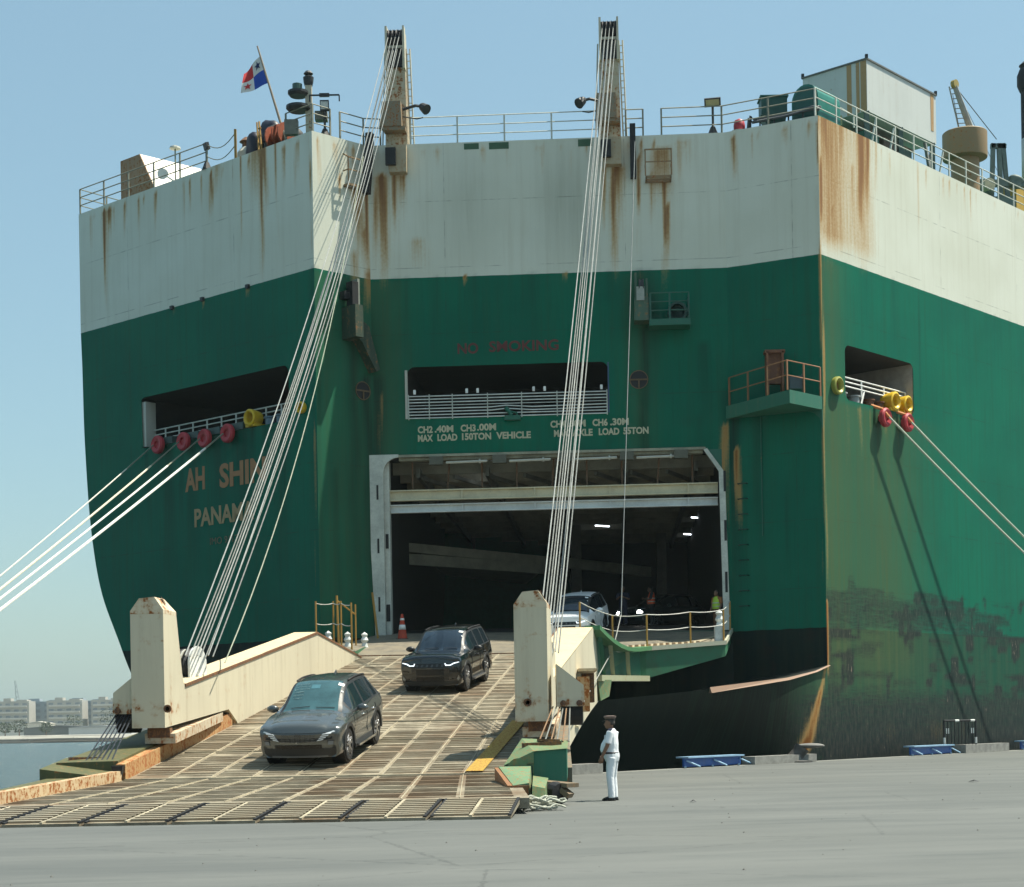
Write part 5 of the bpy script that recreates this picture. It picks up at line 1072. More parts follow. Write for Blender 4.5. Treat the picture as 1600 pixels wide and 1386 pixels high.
def flood(p,h,wd,hd,label,facing_dir,tilt=.3,panel=None,bar=False,base=True):
    o=empty('floodlight',p,label,'floodlight'); p=Vector(p)
    m=MB(); m.tube([p,p+UZ*h],.05,7); m.lathe([(.22,0),(.1,.3),(.05,.35)],p,8); m.build('post',raildark if not base else plain('lamp_post_dark',(.05,.045,.04),.6),o)
    M=Matrix.Rotation(math.atan2(facing_dir[1],facing_dir[0])+math.pi/2,3,'Z')@Matrix.Rotation(tilt,3,'X')
    c=p+UZ*(h+hd*.5)
    m=MB(); m.box(c,(wd,.16,hd),M=M); b=m.build('lamp_housing',darksteel,o)
    m=MB(); m.box(c+M@V(0,-.085,0),(wd*.82,.02,hd*.72),M=M); m.build('lamp_glass',panel or plain('lamp_glass_pale',(.5,.52,.5),.2),b)
    if bar:
        m=MB(); t=c+UZ*(hd*.5+.22); m.bar(t+M@V(-.6,0,0),t+M@V(.6,0,0),.07,.05); m.bar(t+M@V(-.6,0,0),t+M@V(-.6,0,-.25),.05,.05); m.bar(t+M@V(.6,0,0),t+M@V(.6,0,-.25),.05,.05); m.box(t+M@V(0,0,0),(.4,.14,.14),M=M); m.build('antenna_bar',darksteel,o)
    return o
flood(wBC.pt(.85,DECK,-.25),1.05,.36,.42,'square floodlight under a drooping bar on the stern corner',(0,-1),.15,None,True)
flood(wCD.pt(14.15,DECK,-.2),1.15,.66,.34,'wide panel floodlight on a short post right of the second mast',(-.2,-1),.5,plain('lamp_glass_warm',(.42,.38,.2),.3))
flood(wAB.pt(9.25,DECK,-.12),.85,.28,.3,'small dark floodlight on the port railing post',(-.7,-.5),.3,plain('lamp_dark_glass',(.06,.06,.07),.3))
flood(V(13.75,73.3,DECK),2.0,.55,.5,'dark floodlight before the white deck house',(-.3,-1),.4,plain('lamp_dark_glass',(.06,.06,.07),.3))
for (w,u,s,l) in ((wCD,1.9,1,'dark lamp arm on the right side of the left mast'),(wCD,9.3,-1,'dark lamp arm on the left side of the right mast')):
    c=w.pt(u,26.75,.5); o=empty('mast_lamp',c,l,'lamp')
    m=MB(); m.tube([w.pt(u-s*.4,26.8,.4),w.pt(u+s*.15,26.9,.5),w.pt(u+s*.4,26.85,.5)],.06,6); m.tube([w.pt(u-s*.4,26.5,.4),w.pt(u+s*.2,26.35,.5),w.pt(u+s*.45,26.4,.5)],.025,5); m.build('arm',darksteel,o)
    m=MB(); m.lathe([(.1,-.1),(.16,0),(.22,.3),(.0,.3)],w.pt(u+s*.42,26.85,.5),12,facing(V(s*.6,-.5,-.6))); m.build('lamp_head',darksteel,o)
# flag
pb=wAB.pt(14.17,DECK,-.35); pt_=wAB.pt(12.42,29.98,-.35)
o=empty('ensign_staff',pb,'leaning staff flying a quartered red, blue and white flag','flag')
m=MB(); m.tube([pb,pb.lerp(pt_,.5),pt_],[.06,.05,.035],7); m.build('staff',plain('staff_paint',(.18,.15,.11),.6),o)
Ht=pb.lerp(pt_,.90); Hb=pb.lerp(pt_,.62)
def flagpt(s,t): # s fly 0..1, t down 0..1
    a=Ht.lerp(Hb,t); f0=Ht+V(-.72,.25,-.62); f1=Hb+V(-1.2,.3,-.36); b=f0.lerp(f1,t)
    p=a.lerp(b,s); return p+V(0,-.10*math.sin(s*7+t*2)*s,.07*math.sin(s*5.5+t*1.5)*s)
fl=None
fwht=plain('flag_white',(.66,.62,.56),.8,0,.05); fred=plain('flag_red',(.5,.03,.03),.8,0,.05); fblu=plain('flag_blue',(.02,.07,.36),.8,0,.05)
for (s0,s1,t0_,t1_,mt) in ((0,.5,0,.5,fwht),(.5,1,0,.5,fred),(0,.5,.5,1,fblu),(.5,1,.5,1,fwht)):
    m=MB(); n=7; vs=[flagpt(s0+(s1-s0)*i/(n-1),t0_+(t1_-t0_)*j/(n-1)) for j in range(n) for i in range(n)]
    m.add(vs,[(j*n+i,j*n+i+1,(j+1)*n+i+1,(j+1)*n+i) for j in range(n-1) for i in range(n-1)]); q_=m.build('flag_quarter',mt,o,True)
    if mt is fwht:
        sc_,tc_=(s0+s1)/2,(t0_+t1_)/2; pts=[]
        for k in range(10):
            r_=.17 if k%2==0 else .07; a=math.pi/2+k*math.pi/5; pts.append(flagpt(sc_-r_*math.cos(a)*1.0,tc_-r_*math.sin(a))+V(0,-.02,0))
        m=MB(); c=flagpt(sc_,tc_)+V(0,-.02,0); m.add(pts+[c],[(k,(k+1)%10,10) for k in range(10)]); m.build('star',plain('star_dark_blue',(.02,.03,.10),.8) if s0==0 else fred,q_)
# tarped winch
tarp=plain('black_tarp',(.012,.014,.03),.5,0,.2,3)
o=empty('covered_winch',wAB.pt(12.6,DECK,-.9),'black tarpaulin covered winch with rusty red drum at the stern rail','winch')
m=MB(); m.add(*lump(wAB.pt(11.9,25.95,-.8),(.55,.5,.75),1)); m.add(*lump(wAB.pt(12.4,26.25,-.9),(.55,.5,.7),2)); m.build('tarpaulin',tarp,o,True)
m=MB(); m.add(*lump(wAB.pt(13.2,26.0,-1.0),(.8,.5,.75),4)); m.build('tarpaulin',plain('dark_canvas',(.03,.032,.03),.6),o,True)
m=MB(); m.lathe([(.25,-.4),(.25,.4)],wAB.pt(13.55,26.0,-.5),14,facing(wAB.d)); [m.lathe([(.0,e),(.48,e),(.48,e+.06),(0,e+.06)],wAB.pt(13.55,26.0,-.5),14,facing(wAB.d)) for e in (-.42,.0,.38)]; m.build('winch_drum',plain('winch_red',(.30,.07,.03),.6,0,.3,4),o)
m=MB()
for d in (0,.35): m.bar(wAB.pt(12.75+d*.5,25.5,-.05),wAB.pt(12.6+d*.4,26.7,-.1),.06,.06)
for z in (25.8,26.1,26.4): m.bar(wAB.pt(12.72,z,-.07),wAB.pt(12.88,z,-.07),.05,.05)
m.build('step_ladder',yellow,o)
m=MB(); m.lathe([(.5,0),(.48,.4),(.3,.62),(.0,.66)],wAB.pt(11.2,DECK,-.8),14); m.build('vent_cover',offwhite,o)
m=MB(); m.lathe([(.2,0),(.2,.35),(.32,.4),(.1,.6),(0,.62)],wAB.pt(11.1,DECK+.5,-.8),12); m.build('vent_cap',rustdark,o)
# light mast with two round platforms
p=wAB.pt(15.15,DECK,-.7); o=empty('signal_post',p,'stubby signal post with two dark round platforms at the stern corner','signal post')
m=MB(); m.bar(p,p+UZ*2.2,.26,.26,(0,1,0)); m.build('post',painted('signal_post_paint',(.50,.45,.34),.7,.6),o)
for z,r in ((1.25,.5),(1.85,.42)):
    m=MB(); m.lathe([(.0,-.1),(r*.8,-.1),(r,.0),(r,.1),(0,.1)],p+V(-.42,-.1,z),16); m.build('platform',darksteel,o)
m=MB(); m.lathe([(.16,0),(.2,.15),(.22,.35),(.12,.42),(.2,.5),(.12,.6),(0,.62)],p+UZ*2.2,12); m.build('lantern',darksteel,o)
m=MB(); m.lathe([(.2,0),(.2,.3),(0,.38)],p+V(-.45,-.1,1.95),12); m.build('lantern',plain('lantern_green',(.05,.1,.08),.4),o)
for d_,z_ in ((V(.5,0,.95),(.5,.4,.35)),(V(-.7,-.2,.45),(.55,.3,.6))):
    m=MB(); m.box(p+d_,z_); m.build('junction_box',plain('junction_grey',(.16,.16,.13),.6),o)
# deck house on legs
c0=V(15.73,74.27,0); L_=6.1; Wd=3.2
o=empty('deck_house',c0+V(0,0,DECK),'white rust streaked box shaped deck house raised on legs above the starboard side','deck house')
def dh(a,b,z): p=c0+FW*a-OUTS*b; return V(p.x,p.y,z)
dhw=painted('deck_house_white',(.56,.575,.54),.35,.5,scale=.7)
m=MB(); m.hexa([dh(0,0,27.68),dh(L_,0,27.68),dh(L_,Wd,27.68),dh(0,Wd,27.68),dh(0,0,29.88),dh(L_,0,29.88),dh(L_,Wd,29.88),dh(0,Wd,29.88)]); m.build('house_wall',dhw,o)
m=MB(); m.hexa([dh(-.05,-.05,29.88),dh(L_+.05,-.05,29.88),dh(L_+.05,Wd+.05,29.88),dh(-.05,Wd+.05,29.88),dh(-.05,-.05,29.95),dh(L_+.05,-.05,29.95),dh(L_+.05,Wd+.05,29.95),dh(-.05,Wd+.05,29.95)]); m.build('roof_edge',plain('roof_edge_grey',(.12,.12,.11),.6),o)
rs_=painted('rust_stain_strip',(.42,.26,.12),.7,.65,scale=1.6)
for a,b,c_,d_ in ((-.012,.02,-.012,.30),(-.012,.36,-.012,.52),(-.012,.75,-.012,.98)):
    m=MB(); m.hexa([dh(-.012,b,27.7),dh(-.002,b,27.7),dh(-.002,d_,27.7),dh(-.012,d_,27.7),dh(-.012,b,29.86),dh(-.002,b,29.86),dh(-.002,d_,29.86),dh(-.012,d_,29.86)]); m.build('rusty_panel',rs_,o)
m=MB(); m.hexa([dh(5.62,-.012,28.2),dh(5.85,-.012,28.2),dh(5.85,-.002,28.2),dh(5.62,-.002,28.2),dh(5.6,-.012,29.86),dh(5.9,-.012,29.86),dh(5.9,-.002,29.86),dh(5.6,-.002,29.86)]); m.build('rusty_panel',rs_,o)
for a,b in ((.1,.1),(.1,3),(3,.1),(5.9,.1),(5.9,3)):
    m=MB(); m.bar(dh(a,b,DECK),dh(a,b,27.7),.2,.2,(0,1,0)); m.build('leg',plain('leg_green_grey',(.10,.14,.12),.6),o)
m=MB(); m.bar(dh(5.9,.1,DECK),dh(5.2,.1,27.6),.12,.12); m.bar(dh(5.2,.1,DECK),dh(5.9,.1,27.6),.12,.12); m.build('leg_brace',plain('brace_grey',(.25,.25,.23),.6),o)
for a,b in ((0,0),(L_,0),(0,Wd)):
    m=MB(); m.box(dh(a,b,30.02),(.12,.12,.16)); m.build('lifting_lug',darksteel,o)
brn=painted('locker_brown',(.16,.10,.07),.6,.6)
for i,(a,mt,l) in enumerate(((1.4,dgreen,'dark green deck locker under the deck house, left one'),(3.0,brn,'brown deck locker under the middle of the deck house'),(4.3,MATS['leg_green_grey'],'grey green deck locker under the right end of the deck house'))):
    p=dh(a,1.2,DECK); o2=empty('deck_locker',p,l,'locker'); m=MB(); m.hexa([dh(a-.6,.6,DECK),dh(a+.6,.6,DECK),dh(a+.6,2.4,DECK),dh(a-.6,2.4,DECK),dh(a-.6,.6,27.2),dh(a+.6,.6,27.2),dh(a+.6,2.4,27.2),dh(a-.6,2.4,27.2)]); m.build('locker_body',mt,o2)
    m=MB(); m.hexa([dh(a-.65,.55,27.2),dh(a+.65,.55,27.2),dh(a+.65,2.45,27.2),dh(a-.65,2.45,27.2),dh(a-.65,.55,27.28),dh(a+.65,.55,27.28),dh(a+.65,2.45,27.28),dh(a-.65,2.45,27.28)]); m.build('lid',brn,o2)
# half round green drum cover at the corner
gg=plain('drum_green',(.02,.17,.13),.4,0,.15,3)
b0=PE-OUTS*.95+FW*.55; o=empty('drum_cover',V(b0.x,b0.y,DECK),'green half round drum cover at the starboard corner of the deck','drum cover')
prof=[(-.62,0),(-.62,1.0)]+[(-.62*math.cos(t),1.0+.62*math.sin(t)) for t in np.linspace(0,math.pi,11)[1:-1]]+[(.62,1.0),(.62,0)]
A=lambda a,z,k:V(*(b0+OUTS*a+FW*k))+UZ*(DECK+z)
m=MB(); m.sweep2([A(a,z,.03) for a,z in prof],[A(a,z,1.7) for a,z in prof]); m.build('cover_shell',gg,o)
m=MB(); m.sweep2([A(a*.86,z*.94,.0) for a,z in prof],[A(a*.86,z*.94,.028) for a,z in prof]); m.build('end_plate',plain('drum_green_dark',(.012,.09,.075),.5),o)
m=MB(); m.bar(A(.35,.1,1.8),A(.2,1.3,1.9),.08,.08); m.bar(A(.1,.5,2.0),A(.5,.5,1.8),.3,.4); m.build('cover_frame',lgreen,o)
# green box with pipes
p=wDE.pt(1.7,DECK,-1.1); o=empty('green_deck_box',p,'dark green box with sloping base beside grey pipes on the deck edge','deck box')
m=MB(); m.box(p+UZ*1.0,(1.05,.8,.7)); m.hexa([p+V(-.2,-.3,0),p+V(.4,-.3,0),p+V(.4,.3,0),p+V(-.2,.3,0),p+V(-.5,-.4,.65),p+V(.5,-.4,.65),p+V(.5,.4,.65),p+V(-.5,.4,.65)]); m.build('box_body',plain('box_dark_green',(.012,.07,.055),.5),o)
m=MB(); m.box(p+UZ*1.38,(1.15,.9,.06)); m.build('lid',plain('box_lid',(.03,.12,.10),.5),o)
o=empty('deck_pipes',wDE.pt(2.6,DECK,-.4),'grey pipe run along the deck edge beside the green box','pipes')
for k,(z,off) in enumerate(((.3,-.3),(.45,-.5))):
    m=MB(); m.tube([wDE.pt(.9,DECK,off),wDE.pt(.95,DECK+z+.2,off),wDE.pt(1.1,DECK+z,off),wDE.pt(2.4,DECK+z,off),wDE.pt(3.6,DECK+z+.1,off),wDE.pt(3.9,DECK+z+.02,off)],.06,7); m.build('pipe',plain('pipe_grey',(.09,.10,.11),.5),o,True)
for u in (1.4,2.0,2.6,3.2):
    m=MB(); m.bar(wDE.pt(u,DECK,-.35),wDE.pt(u,DECK+.35,-.35),.06,.06); m.build('pipe_support',darksteel,o)
p=wDE.pt(.5,DECK,-.4); o=empty('fire_hydrant',p,'small red hydrant cap at the deck edge','hydrant'); m=MB(); m.lathe([(.22,0),(.24,.3),(.2,.5),(.0,.6)],p,12); m.build('hydrant_body',plain('hydrant_red',(.4,.04,.06),.5),o,True); m=MB(); m.lathe([(.36,0),(.36,.06),(.2,.1)],p,12); m.build('base_flange',offwhite,o)
# deck crane
cc=V(21.95,81.95,0); o=empty('deck_crane',cc+V(0,0,DECK),'tan drum shaped deck crane with lattice ladder jib on the starboard side','crane')
tan=painted('crane_tan',(.27,.19,.10),.7,.6)
m=MB(); m.lathe([(.66,DECK),(.66,28.0)],cc,24); m.build('pedestal',tan,o,True,50)
m=MB(); m.lathe([(.62,27.95),(1.03,28.02),(1.04,28.08),(1.04,29.2),(1.0,29.24),(.0,29.26)],cc,30); m.build('slewing_drum',tan,o,True,40)
j0=cc+V(.45,.2,29.2); j1=V(21.35,81.3,31.25); gr=plain('jib_grey',(.30,.31,.29),.5)
m=MB(); m.tube([j0,j1],[.17,.12],8); jb=m.build('jib',gr,o)
m=MB(); l0=j0+V(-.62,-.1,-.05); l1=j1+V(-.28,-.05,-.05); m.tube([l0,l1],.035,5); m.build('jib_ladder_rail',gr,jb)
for i in range(10):
    t=(i+.5)/10; m=MB(); m.tube([l0.lerp(l1,t),j0.lerp(j1,t)],.022,4); m.build('rung',gr,jb)
m=MB(); m.lathe([(0,-.1),(.2,-.1),(.2,.1),(0,.1)],j1+UZ*.08,14,facing(V(.6,-.7,0))); m.build('jib_sheave',plain('sheave_yellow',(.35,.27,.08),.5),jb)
dv=V(24.15,84.35,0); m=MB(); m.tube([j1,dv+UZ*29.72],.022,5); m.tube([j1+V(.05,0,-.1),dv+UZ*28.2],.014,4); m.tube([j1+V(-.1,0,-.4),cc+V(-.2,0,29.2)],.014,4); m.build('topping_wire',plain('thin_wire_grey',(.15,.15,.14),.5),o)
o=empty('boat_davit',dv+V(0,0,DECK),'grey green davit frame beside the deck crane','davit'); dg_=plain('davit_grey',(.13,.17,.15),.6)
for a in (-.35,.2,.6):
    m=MB(); m.bar(dv+V(a,0,DECK),dv+V(a*.5,.0,29.5),.2,.2,(0,1,0)); m.build('davit_arm',dg_,o)
m=MB(); m.bar(dv+V(-.3,0,29.4),dv+V(.45,0,29.35),.2,.22); m.build('davit_head',dg_,o)
m=MB(); m.bar(dv+V(-.9,0,27.6),dv+V(1.3,0,27.5),.3,.3); m.build('davit_crossbar',dg_,o)
for q_ in ((dv+V(.9,0,27.6),(.5,.35,.3),8),(dv+V(-.6,0,27.3),(.4,.35,.35),9)):
    m=MB(); m.add(*lump(*q_)); m.build('davit_winch',dg_,o,True)
m=MB(); m.lathe([(0,-.2),(.3,-.2),(.3,.2),(0,.2)],dv+V(-.55,-.3,27.4),14,facing(V(.3,-1,0))); m.build('winch_cap',plain('cap_cream',(.5,.45,.3),.5),o)
m=MB(); m.box(dv+V(.1,-.2,26.3),(1.3,.5,1.0)); m.build('davit_base',dg_,o)
yb=V(25.3,85.6,0); o=empty('yellow_deck_box',yb+V(0,0,DECK),'yellow steel box near the right end of the starboard rail','deck box'); m=MB(); m.box(yb+UZ*26.65,(.85,.7,2.2),rz=R(48)); m.build('box_body',painted('box_yellow',(.48,.30,.04),.4,.5),o); m=MB(); m.box(yb+UZ*27.8,(.95,.8,.1),rz=R(48)); m.build('lid',rustdark,o)
st=V(26.55,86.75,0); o=empty('exhaust_stack',st+V(0,0,DECK),'slim stack with black top, white band and green base at the right edge','stack')
m=MB(); m.lathe([(.45,30.5),(.45,34.1),(.52,34.2),(.3,34.4),(0,34.4)],st,18); m.lathe([(.5,32.9),(.62,33.2),(.62,33.7),(.5,34)],st,18); m.build('black_top',plain('stack_black',(.012,.013,.015),.6),o,True,50)
m=MB(); m.lathe([(.46,28.3),(.46,30.5)],st,18); m.build('white_band',offwhite,o,True); m=MB(); m.lathe([(.47,DECK),(.47,28.3)],st,18); m.build('green_base',gg,o,True)
# ------------------------------------------------------------------ cars
def hermite(xs,ys,x):  # monotone-ish smooth interpolation
    xs=np.array(xs,float); ys=np.array(ys,float); m=np.zeros(len(xs)); d=np.diff(ys)/np.diff(xs)
    m[1:-1]=np.where(d[:-1]*d[1:]>0,2*d[:-1]*d[1:]/(d[:-1]+d[1:]+1e-9),0); m[0],m[-1]=d[0],d[-1]
    i=np.clip(np.searchsorted(xs,x)-1,0,len(xs)-2); h=xs[i+1]-xs[i]; t=(x-xs[i])/h
    return ys[i]*(2*t**3-3*t**2+1)+m[i]*h*(t**3-2*t**2+t)+ys[i+1]*(-2*t**3+3*t**2)+m[i+1]*h*(t**3-t**2)
def make_suv(name,label,P,paint,style):
    root=empty(name,(0,0,0),label,'car')
    L,Wd,H=P['L'],P['W'],P['H']; hw=Wd/2; xf,xr=L/2,-L/2; wb=P['wb']; xfw=xf-P['fo']; xrw=xfw-wb; rw=P['rw']
    K=P['k'] # stations keypoints: x, ws, zb, wb_in, zt, wr
    kx=[k[0] for k in K]
    g=lambda j,x:float(hermite(kx,[k[j] for k in K],x))
    xs=list(np.arange(kx[0],kx[-1],.055)); 
    for e in P['cuts']+[kx[-1]]:
        xs=[x for x in xs if abs(x-e)>.02]+[e]
    xs=sorted(xs)
    fx=lambda y,z:xf-P['bow']*(abs(y)/hw)**2.6-max(0,z-.72)*P['rake']-max(0,.50-z)*.35
    cowl,rf,rb,tail=P['cowl'],P['rf'],P['rb'],P['tail']
    def section(x):
        ws,zb,wi,zt,wr=[g(j,x) for j in range(1,6)]
        low=[(ws-.13,.20),(ws-.045,.25),(ws-.02,.33),(ws-.008,.42),(ws-.03,.52),(ws-.022,.60),(ws-.005,.68),(ws,.76),(ws-.006,.84),(ws-.02,.92)]
        low=[(y,z) for y,z in low if z<zb-.05]
        while len(low)<10: low.append((low[-1][0]-.004,low[-1][1]+(zb-.03-low[-1][1])*.5))
        bel=(ws-wi,zb)
        edge=(wr,zt-.045)
        up=[bel]+[(bel[0]+(edge[0]-bel[0])*t,bel[1]+(edge[1]-bel[1])*t) for t in (.07,.5,.9)]+[edge,(wr-.07,zt-.012),(wr*.66,zt+.012),(wr*.33,zt+.026),(0,zt+.03)]
        return low+up
    secs=[section(x) for x in xs]; n=len(secs[0]); NB=10
    V3=[]; 
    for x,s in zip(xs,secs):
        last=abs(x-kx[-1])<1e-6
        for y,z in s:
            px_=x
            t=max(0,(x-(xf-.45))/.45); 
            if x>xf-.45: px_=x*(1-t)+min(fx(y,z),xf)*t if not last else fx(y,z)
            V3.append((px_,y,z))
    m=len(xs); groups={'body_shell':[],'windscreen':[],'side_window':[],'window_pillar':[],'roof':[],'rear_window':[]}
    hole=rw+.075
    for i in range(m-1):
        xc=(xs[i]+xs[i+1])/2
        for j in range(n-1):
            a,b,c,d=i*n+j,i*n+j+1,(i+1)*n+j+1,(i+1)*n+j
            zc=sum(V3[k][2] for k in (a,b,c,d))/4
            if j<NB and any(math.hypot(xc-w,zc-rw)<hole for w in (xfw,xrw)): continue
            kind='body_shell'
            if rf<xc<cowl and j>=NB+5: kind='windscreen'
            elif rf<xc<cowl and j>=NB+3: kind='window_pillar'
            elif P['sw0']<xc<P['sw1'] and NB+1<=j<=NB+2: kind='window_pillar' if any(abs(xc-b_)<.05 for b_ in P['pill']) else 'side_window'
            elif P['sw0']-.15<xc<P['sw1']+.1 and NB<=j<=NB+3: kind='window_pillar'
            elif rb<xc<=rf and j>=NB+4: kind='roof'
            elif tail<xc<=rb and j>=NB+5: kind='rear_window'
            groups[kind].append((a,b,c,d))
    mats={'body_shell':paint,'windscreen':P['glass'],'side_window':glassdark,'window_pillar':P.get('pillar',plastic),'roof':P.get('roofm',paint),'rear_window':glassdark}
    def emit(k,fs,both=True,sgn=1):
        used=sorted({v for f in fs for v in f}); ix={v:i for i,v in enumerate(used)}; o_=len(used); vs=[V3[v] for v in used]; mb=MB()
        if both:
            mb.v=vs+[(x,-y,z) for x,y,z in vs]; mb.f=[tuple(ix[v] for v in f) for f in fs]+[tuple(ix[v]+o_ for v in reversed(f)) for f in fs]
        else: mb.v=[(x,sgn*y,z) for x,y,z in vs]; mb.f=[tuple(ix[v] for v in f) for f in fs]
        bm=bmesh.new(); me=bpy.data.meshes.new('t'); me.from_pydata(mb.v,[],mb.f); bm.from_mesh(me); bmesh.ops.remove_doubles(bm,verts=bm.verts,dist=.002); bmesh.ops.recalc_face_normals(bm,faces=bm.faces)
        mb.v=[tuple(v.co) for v in bm.verts]; bm.verts.index_update(); mb.f=[tuple(v.index for v in f.verts) for f in bm.faces]; mb.m=[0]*len(mb.f); bm.free(); bpy.data.meshes.remove(me)
        mb.build(k,mats[k],root,True,38,local=True)
    for k,fs in groups.items():
        if not fs: continue
        if k in ('side_window','window_pillar'):
            ed_=[-9]+sorted(P['pill'])+[9] if k=='side_window' else [-9,9]
            for sgn in (1,-1):
                for lo_,hi_ in zip(ed_[:-1],ed_[1:]):
                    sub=[f for f in fs if lo_<sum(V3[v][0] for v in f)/4<=hi_]
                    if sub: emit(k,sub,False,sgn)
        else: emit(k,fs)
    # front and rear closing skins
    for end,nm_ in ((m-1,'front_fascia'),(0,'tailgate')):
        s=[V3[end*n+j] for j in range(n)]; mb=MB(); rows=[]
        ring=[p for p in s if p[2]<=s[NB][2]+.001][:NB+1]
        for (px_,y,z) in ring:
            r_=[]
            for t in np.linspace(1,-1,15):
                yy=y*t; r_.append((fx(yy,z) if end else px_-.06*(1-t*t),yy,z))
            rows.append(r_)
        ztop=s[-1][2]; r_=[]
        for t in np.linspace(1,-1,15):
            yy=ring[-1][1]*t*.98; zz=ring[-1][2]+(ztop-ring[-1][2])*(1-abs(t)**2.2); r_.append((fx(yy,zz) if end else s[NB][0],yy,zz))
        rows.append(r_)
        vs=[p for r in rows for p in r]; mb.add(vs,[(j*15+i,j*15+i+1,(j+1)*15+i+1,(j+1)*15+i) for j in range(len(rows)-1) for i in range(14)])
        mb.build(nm_,paint,root,True,38,local=True)
    # underbody, wheel wells
    mb=MB(); mb.box((0,0,.42),(L-.5,Wd-.5,.42)); mb.box((0,0,.24),(wb-2*rw-.1,Wd-.26,.12)); mb.build('underbody',black,root,local=True)
    AX=facing(V(0,1,0))
    arch=P.get('arch',plastic)
    for xw in (xfw,xrw):
        for s in (1,-1):
            mb=MB(); pts=[]; y0=s*(hw-.02)
            ts=np.linspace(-.12,math.pi+.12,22); ins=[];outs=[]
            for t in ts:
                for rad,lst in ((rw+.03,ins),(rw+.115,outs)):
                    z=rw+rad*math.sin(t); x=xw+rad*math.cos(t); ww=g(1,min(max(x,kx[0]),kx[-1])); lst.append((x,s*(ww+.012),max(z,.2)))
            k=len(ts); inn=[(x,s*(hw-.16),z) for x,y,z in ins]; out2=[(x,y-s*.05,z) for x,y,z in outs]
            mb.add(ins+outs+inn+out2,[(i,i+1,k+i+1,k+i) for i in range(k-1)]+[(i,2*k+i,2*k+i+1,i+1) for i in range(k-1)]+[(k+i,k+i+1,3*k+i+1,3*k+i) for i in range(k-1)])
            mb.build('wheel_arch',arch,root,True,40,local=True)
            mb=MB(); mb.lathe([(rw+.05,0),(rw+.05,.30)],(xw,s*(hw-.05)-(.30 if s>0 else 0),rw),20,AX); mb.lathe([(0,0),(rw+.05,0)],(xw,s*(hw-.33),rw),20,AX); mb.build('wheel_well',black,root,local=True,flip=False)
            yc=s*(hw-.135); M=facing(V(0,s,0)); wd_=.115
            mb=MB(); mb.lathe([(rw*.66,-wd_),(rw*.93,-wd_),(rw,-wd_*.7),(rw,wd_*.7),(rw*.95,wd_),(rw*.72,wd_),(rw*.66,wd_*.6)],(xw,yc,rw),28,M); wo_=mb.build('wheel',tyre,root,True,35,local=True)
            mb=MB(); mb.lathe([(rw*.70,.09),(rw*.70,.112),(rw*.63,.108),(rw*.61,.02),(.0,.02)],(xw,yc,rw),28,M); ns=P['spokes']
            mb.build('rim',darkrim if ns!=5 or style=='black' else darkrim,wo_,True,35,local=True)
            mb=MB()
            for q in range(ns):
                a=2*math.pi*q/ns+.3
                for da in (-.13,.13):
                    c1=V(math.cos(a)*.05,math.sin(a)*.05,.10); c2=V(math.cos(a+da*1.6)*rw*.66,math.sin(a+da*1.6)*rw*.66,.105)
                    mb.bar(M@c1+V(xw,yc,rw),M@c2+V(xw,yc,rw),.045,.03,M@V(0,0,1))
            mb.lathe([(.075,.09),(.075,.12),(0,.125)],(xw,yc,rw),12,M); mb.build('spokes',P['rimm'],wo_,local=True)
    # front patches in (y,z) on the fascia
    def patch(nm_,poly,mat,out=.008,th=.02,parent=root,mirror=False):
        r=None
        for s in ((1,-1) if mirror else (1,)):
            mb=MB(); f=[V(fx(y,z)+out,y*s,z) for y,z in poly]; b=[p-V(th+.03,0,0) for p in f]; mb.sweep2(f,b); r=mb.build(nm_,mat,parent,local=True)
        return r
    def hpatch(nm_,y0,y1,zf,zg,mat,out=.008,n=12,parent=root):
        mb=MB(); ys_=np.linspace(y0,y1,n)
        lo=[V(fx(y,zf(y))+out,y,zf(y)) for y in ys_]; hi=[V(fx(y,zg(y))+out,y,zg(y)) for y in ys_]; k=n
        bl=[p-V(.05,0,0) for p in lo]; bh=[p-V(.05,0,0) for p in hi]
        mb.add(lo+hi+bl+bh,[(i,i+1,k+i+1,k+i) for i in range(k-1)]+[(k+i,k+i+1,3*k+i+1,3*k+i) for i in range(k-1)]+[(i,2*k+i,2*k+i+1,i+1) for i in range(k-1)]+[(0,k,3*k,2*k),(k-1,2*k-1,4*k-1,3*k-1)])
        return mb.build(nm_,mat,parent,local=True)
    # mirrors, rails, handles, stripes
    for s in (1,-1):
        mb=MB(); c=V(cowl-.62,s*(hw+.10),P['zmir']); vs,fs=lump(c,(.09,.14,.085),3,.05); mb.add(vs,fs); mb.bar(c-V(0,s*.1,.05),c-V(.0,s*.24,.07),.06,.04); mb.build('wing_mirror',P['mirm'],root,True,local=True)
        mb=MB(); pts=[]
        for x in np.linspace(rf-.15,rb+.1,12): pts.append((x,s*(g(5,x)-.01),g(4,x)-.012))
        mb.tube(pts,.022,6); mb.build('roof_rail',P['railm'],root,True,local=True)
        for xh in P['handles']:
            mb=MB(); ww=g(1,xh); mb.tube([(xh-.11,s*(ww-.012),P['zh']-.01),(xh-.06,s*(ww+.018),P['zh']),(xh+.06,s*(ww+.018),P['zh']),(xh+.11,s*(ww-.012),P['zh'])],.016,6); mb.build('door_handle',P['handm'],root,True,local=True)
        mb=MB(); x0,x1=xrw+rw+.15,xfw-rw-.15
        mb.hexa([V(x0,s*(hw-.10),.22),V(x1,s*(hw-.10),.22),V(x1,s*(hw+.0),.22),V(x0,s*(hw+.0),.22),V(x0,s*(hw-.10),.38),V(x1,s*(hw-.10),.38),V(x1,s*(hw-.005),.36),V(x0,s*(hw-.005),.36)]); mb.build('side_sill',plastic,root,local=True)
        if P.get('step'):
            mb=MB(); mb.bar(V(x0+.05,s*(hw+.03),.27),V(x1-.05,s*(hw+.03),.27),.10,.05); mb.build('side_step',chrome if style!='black' else alloy,root,local=True)
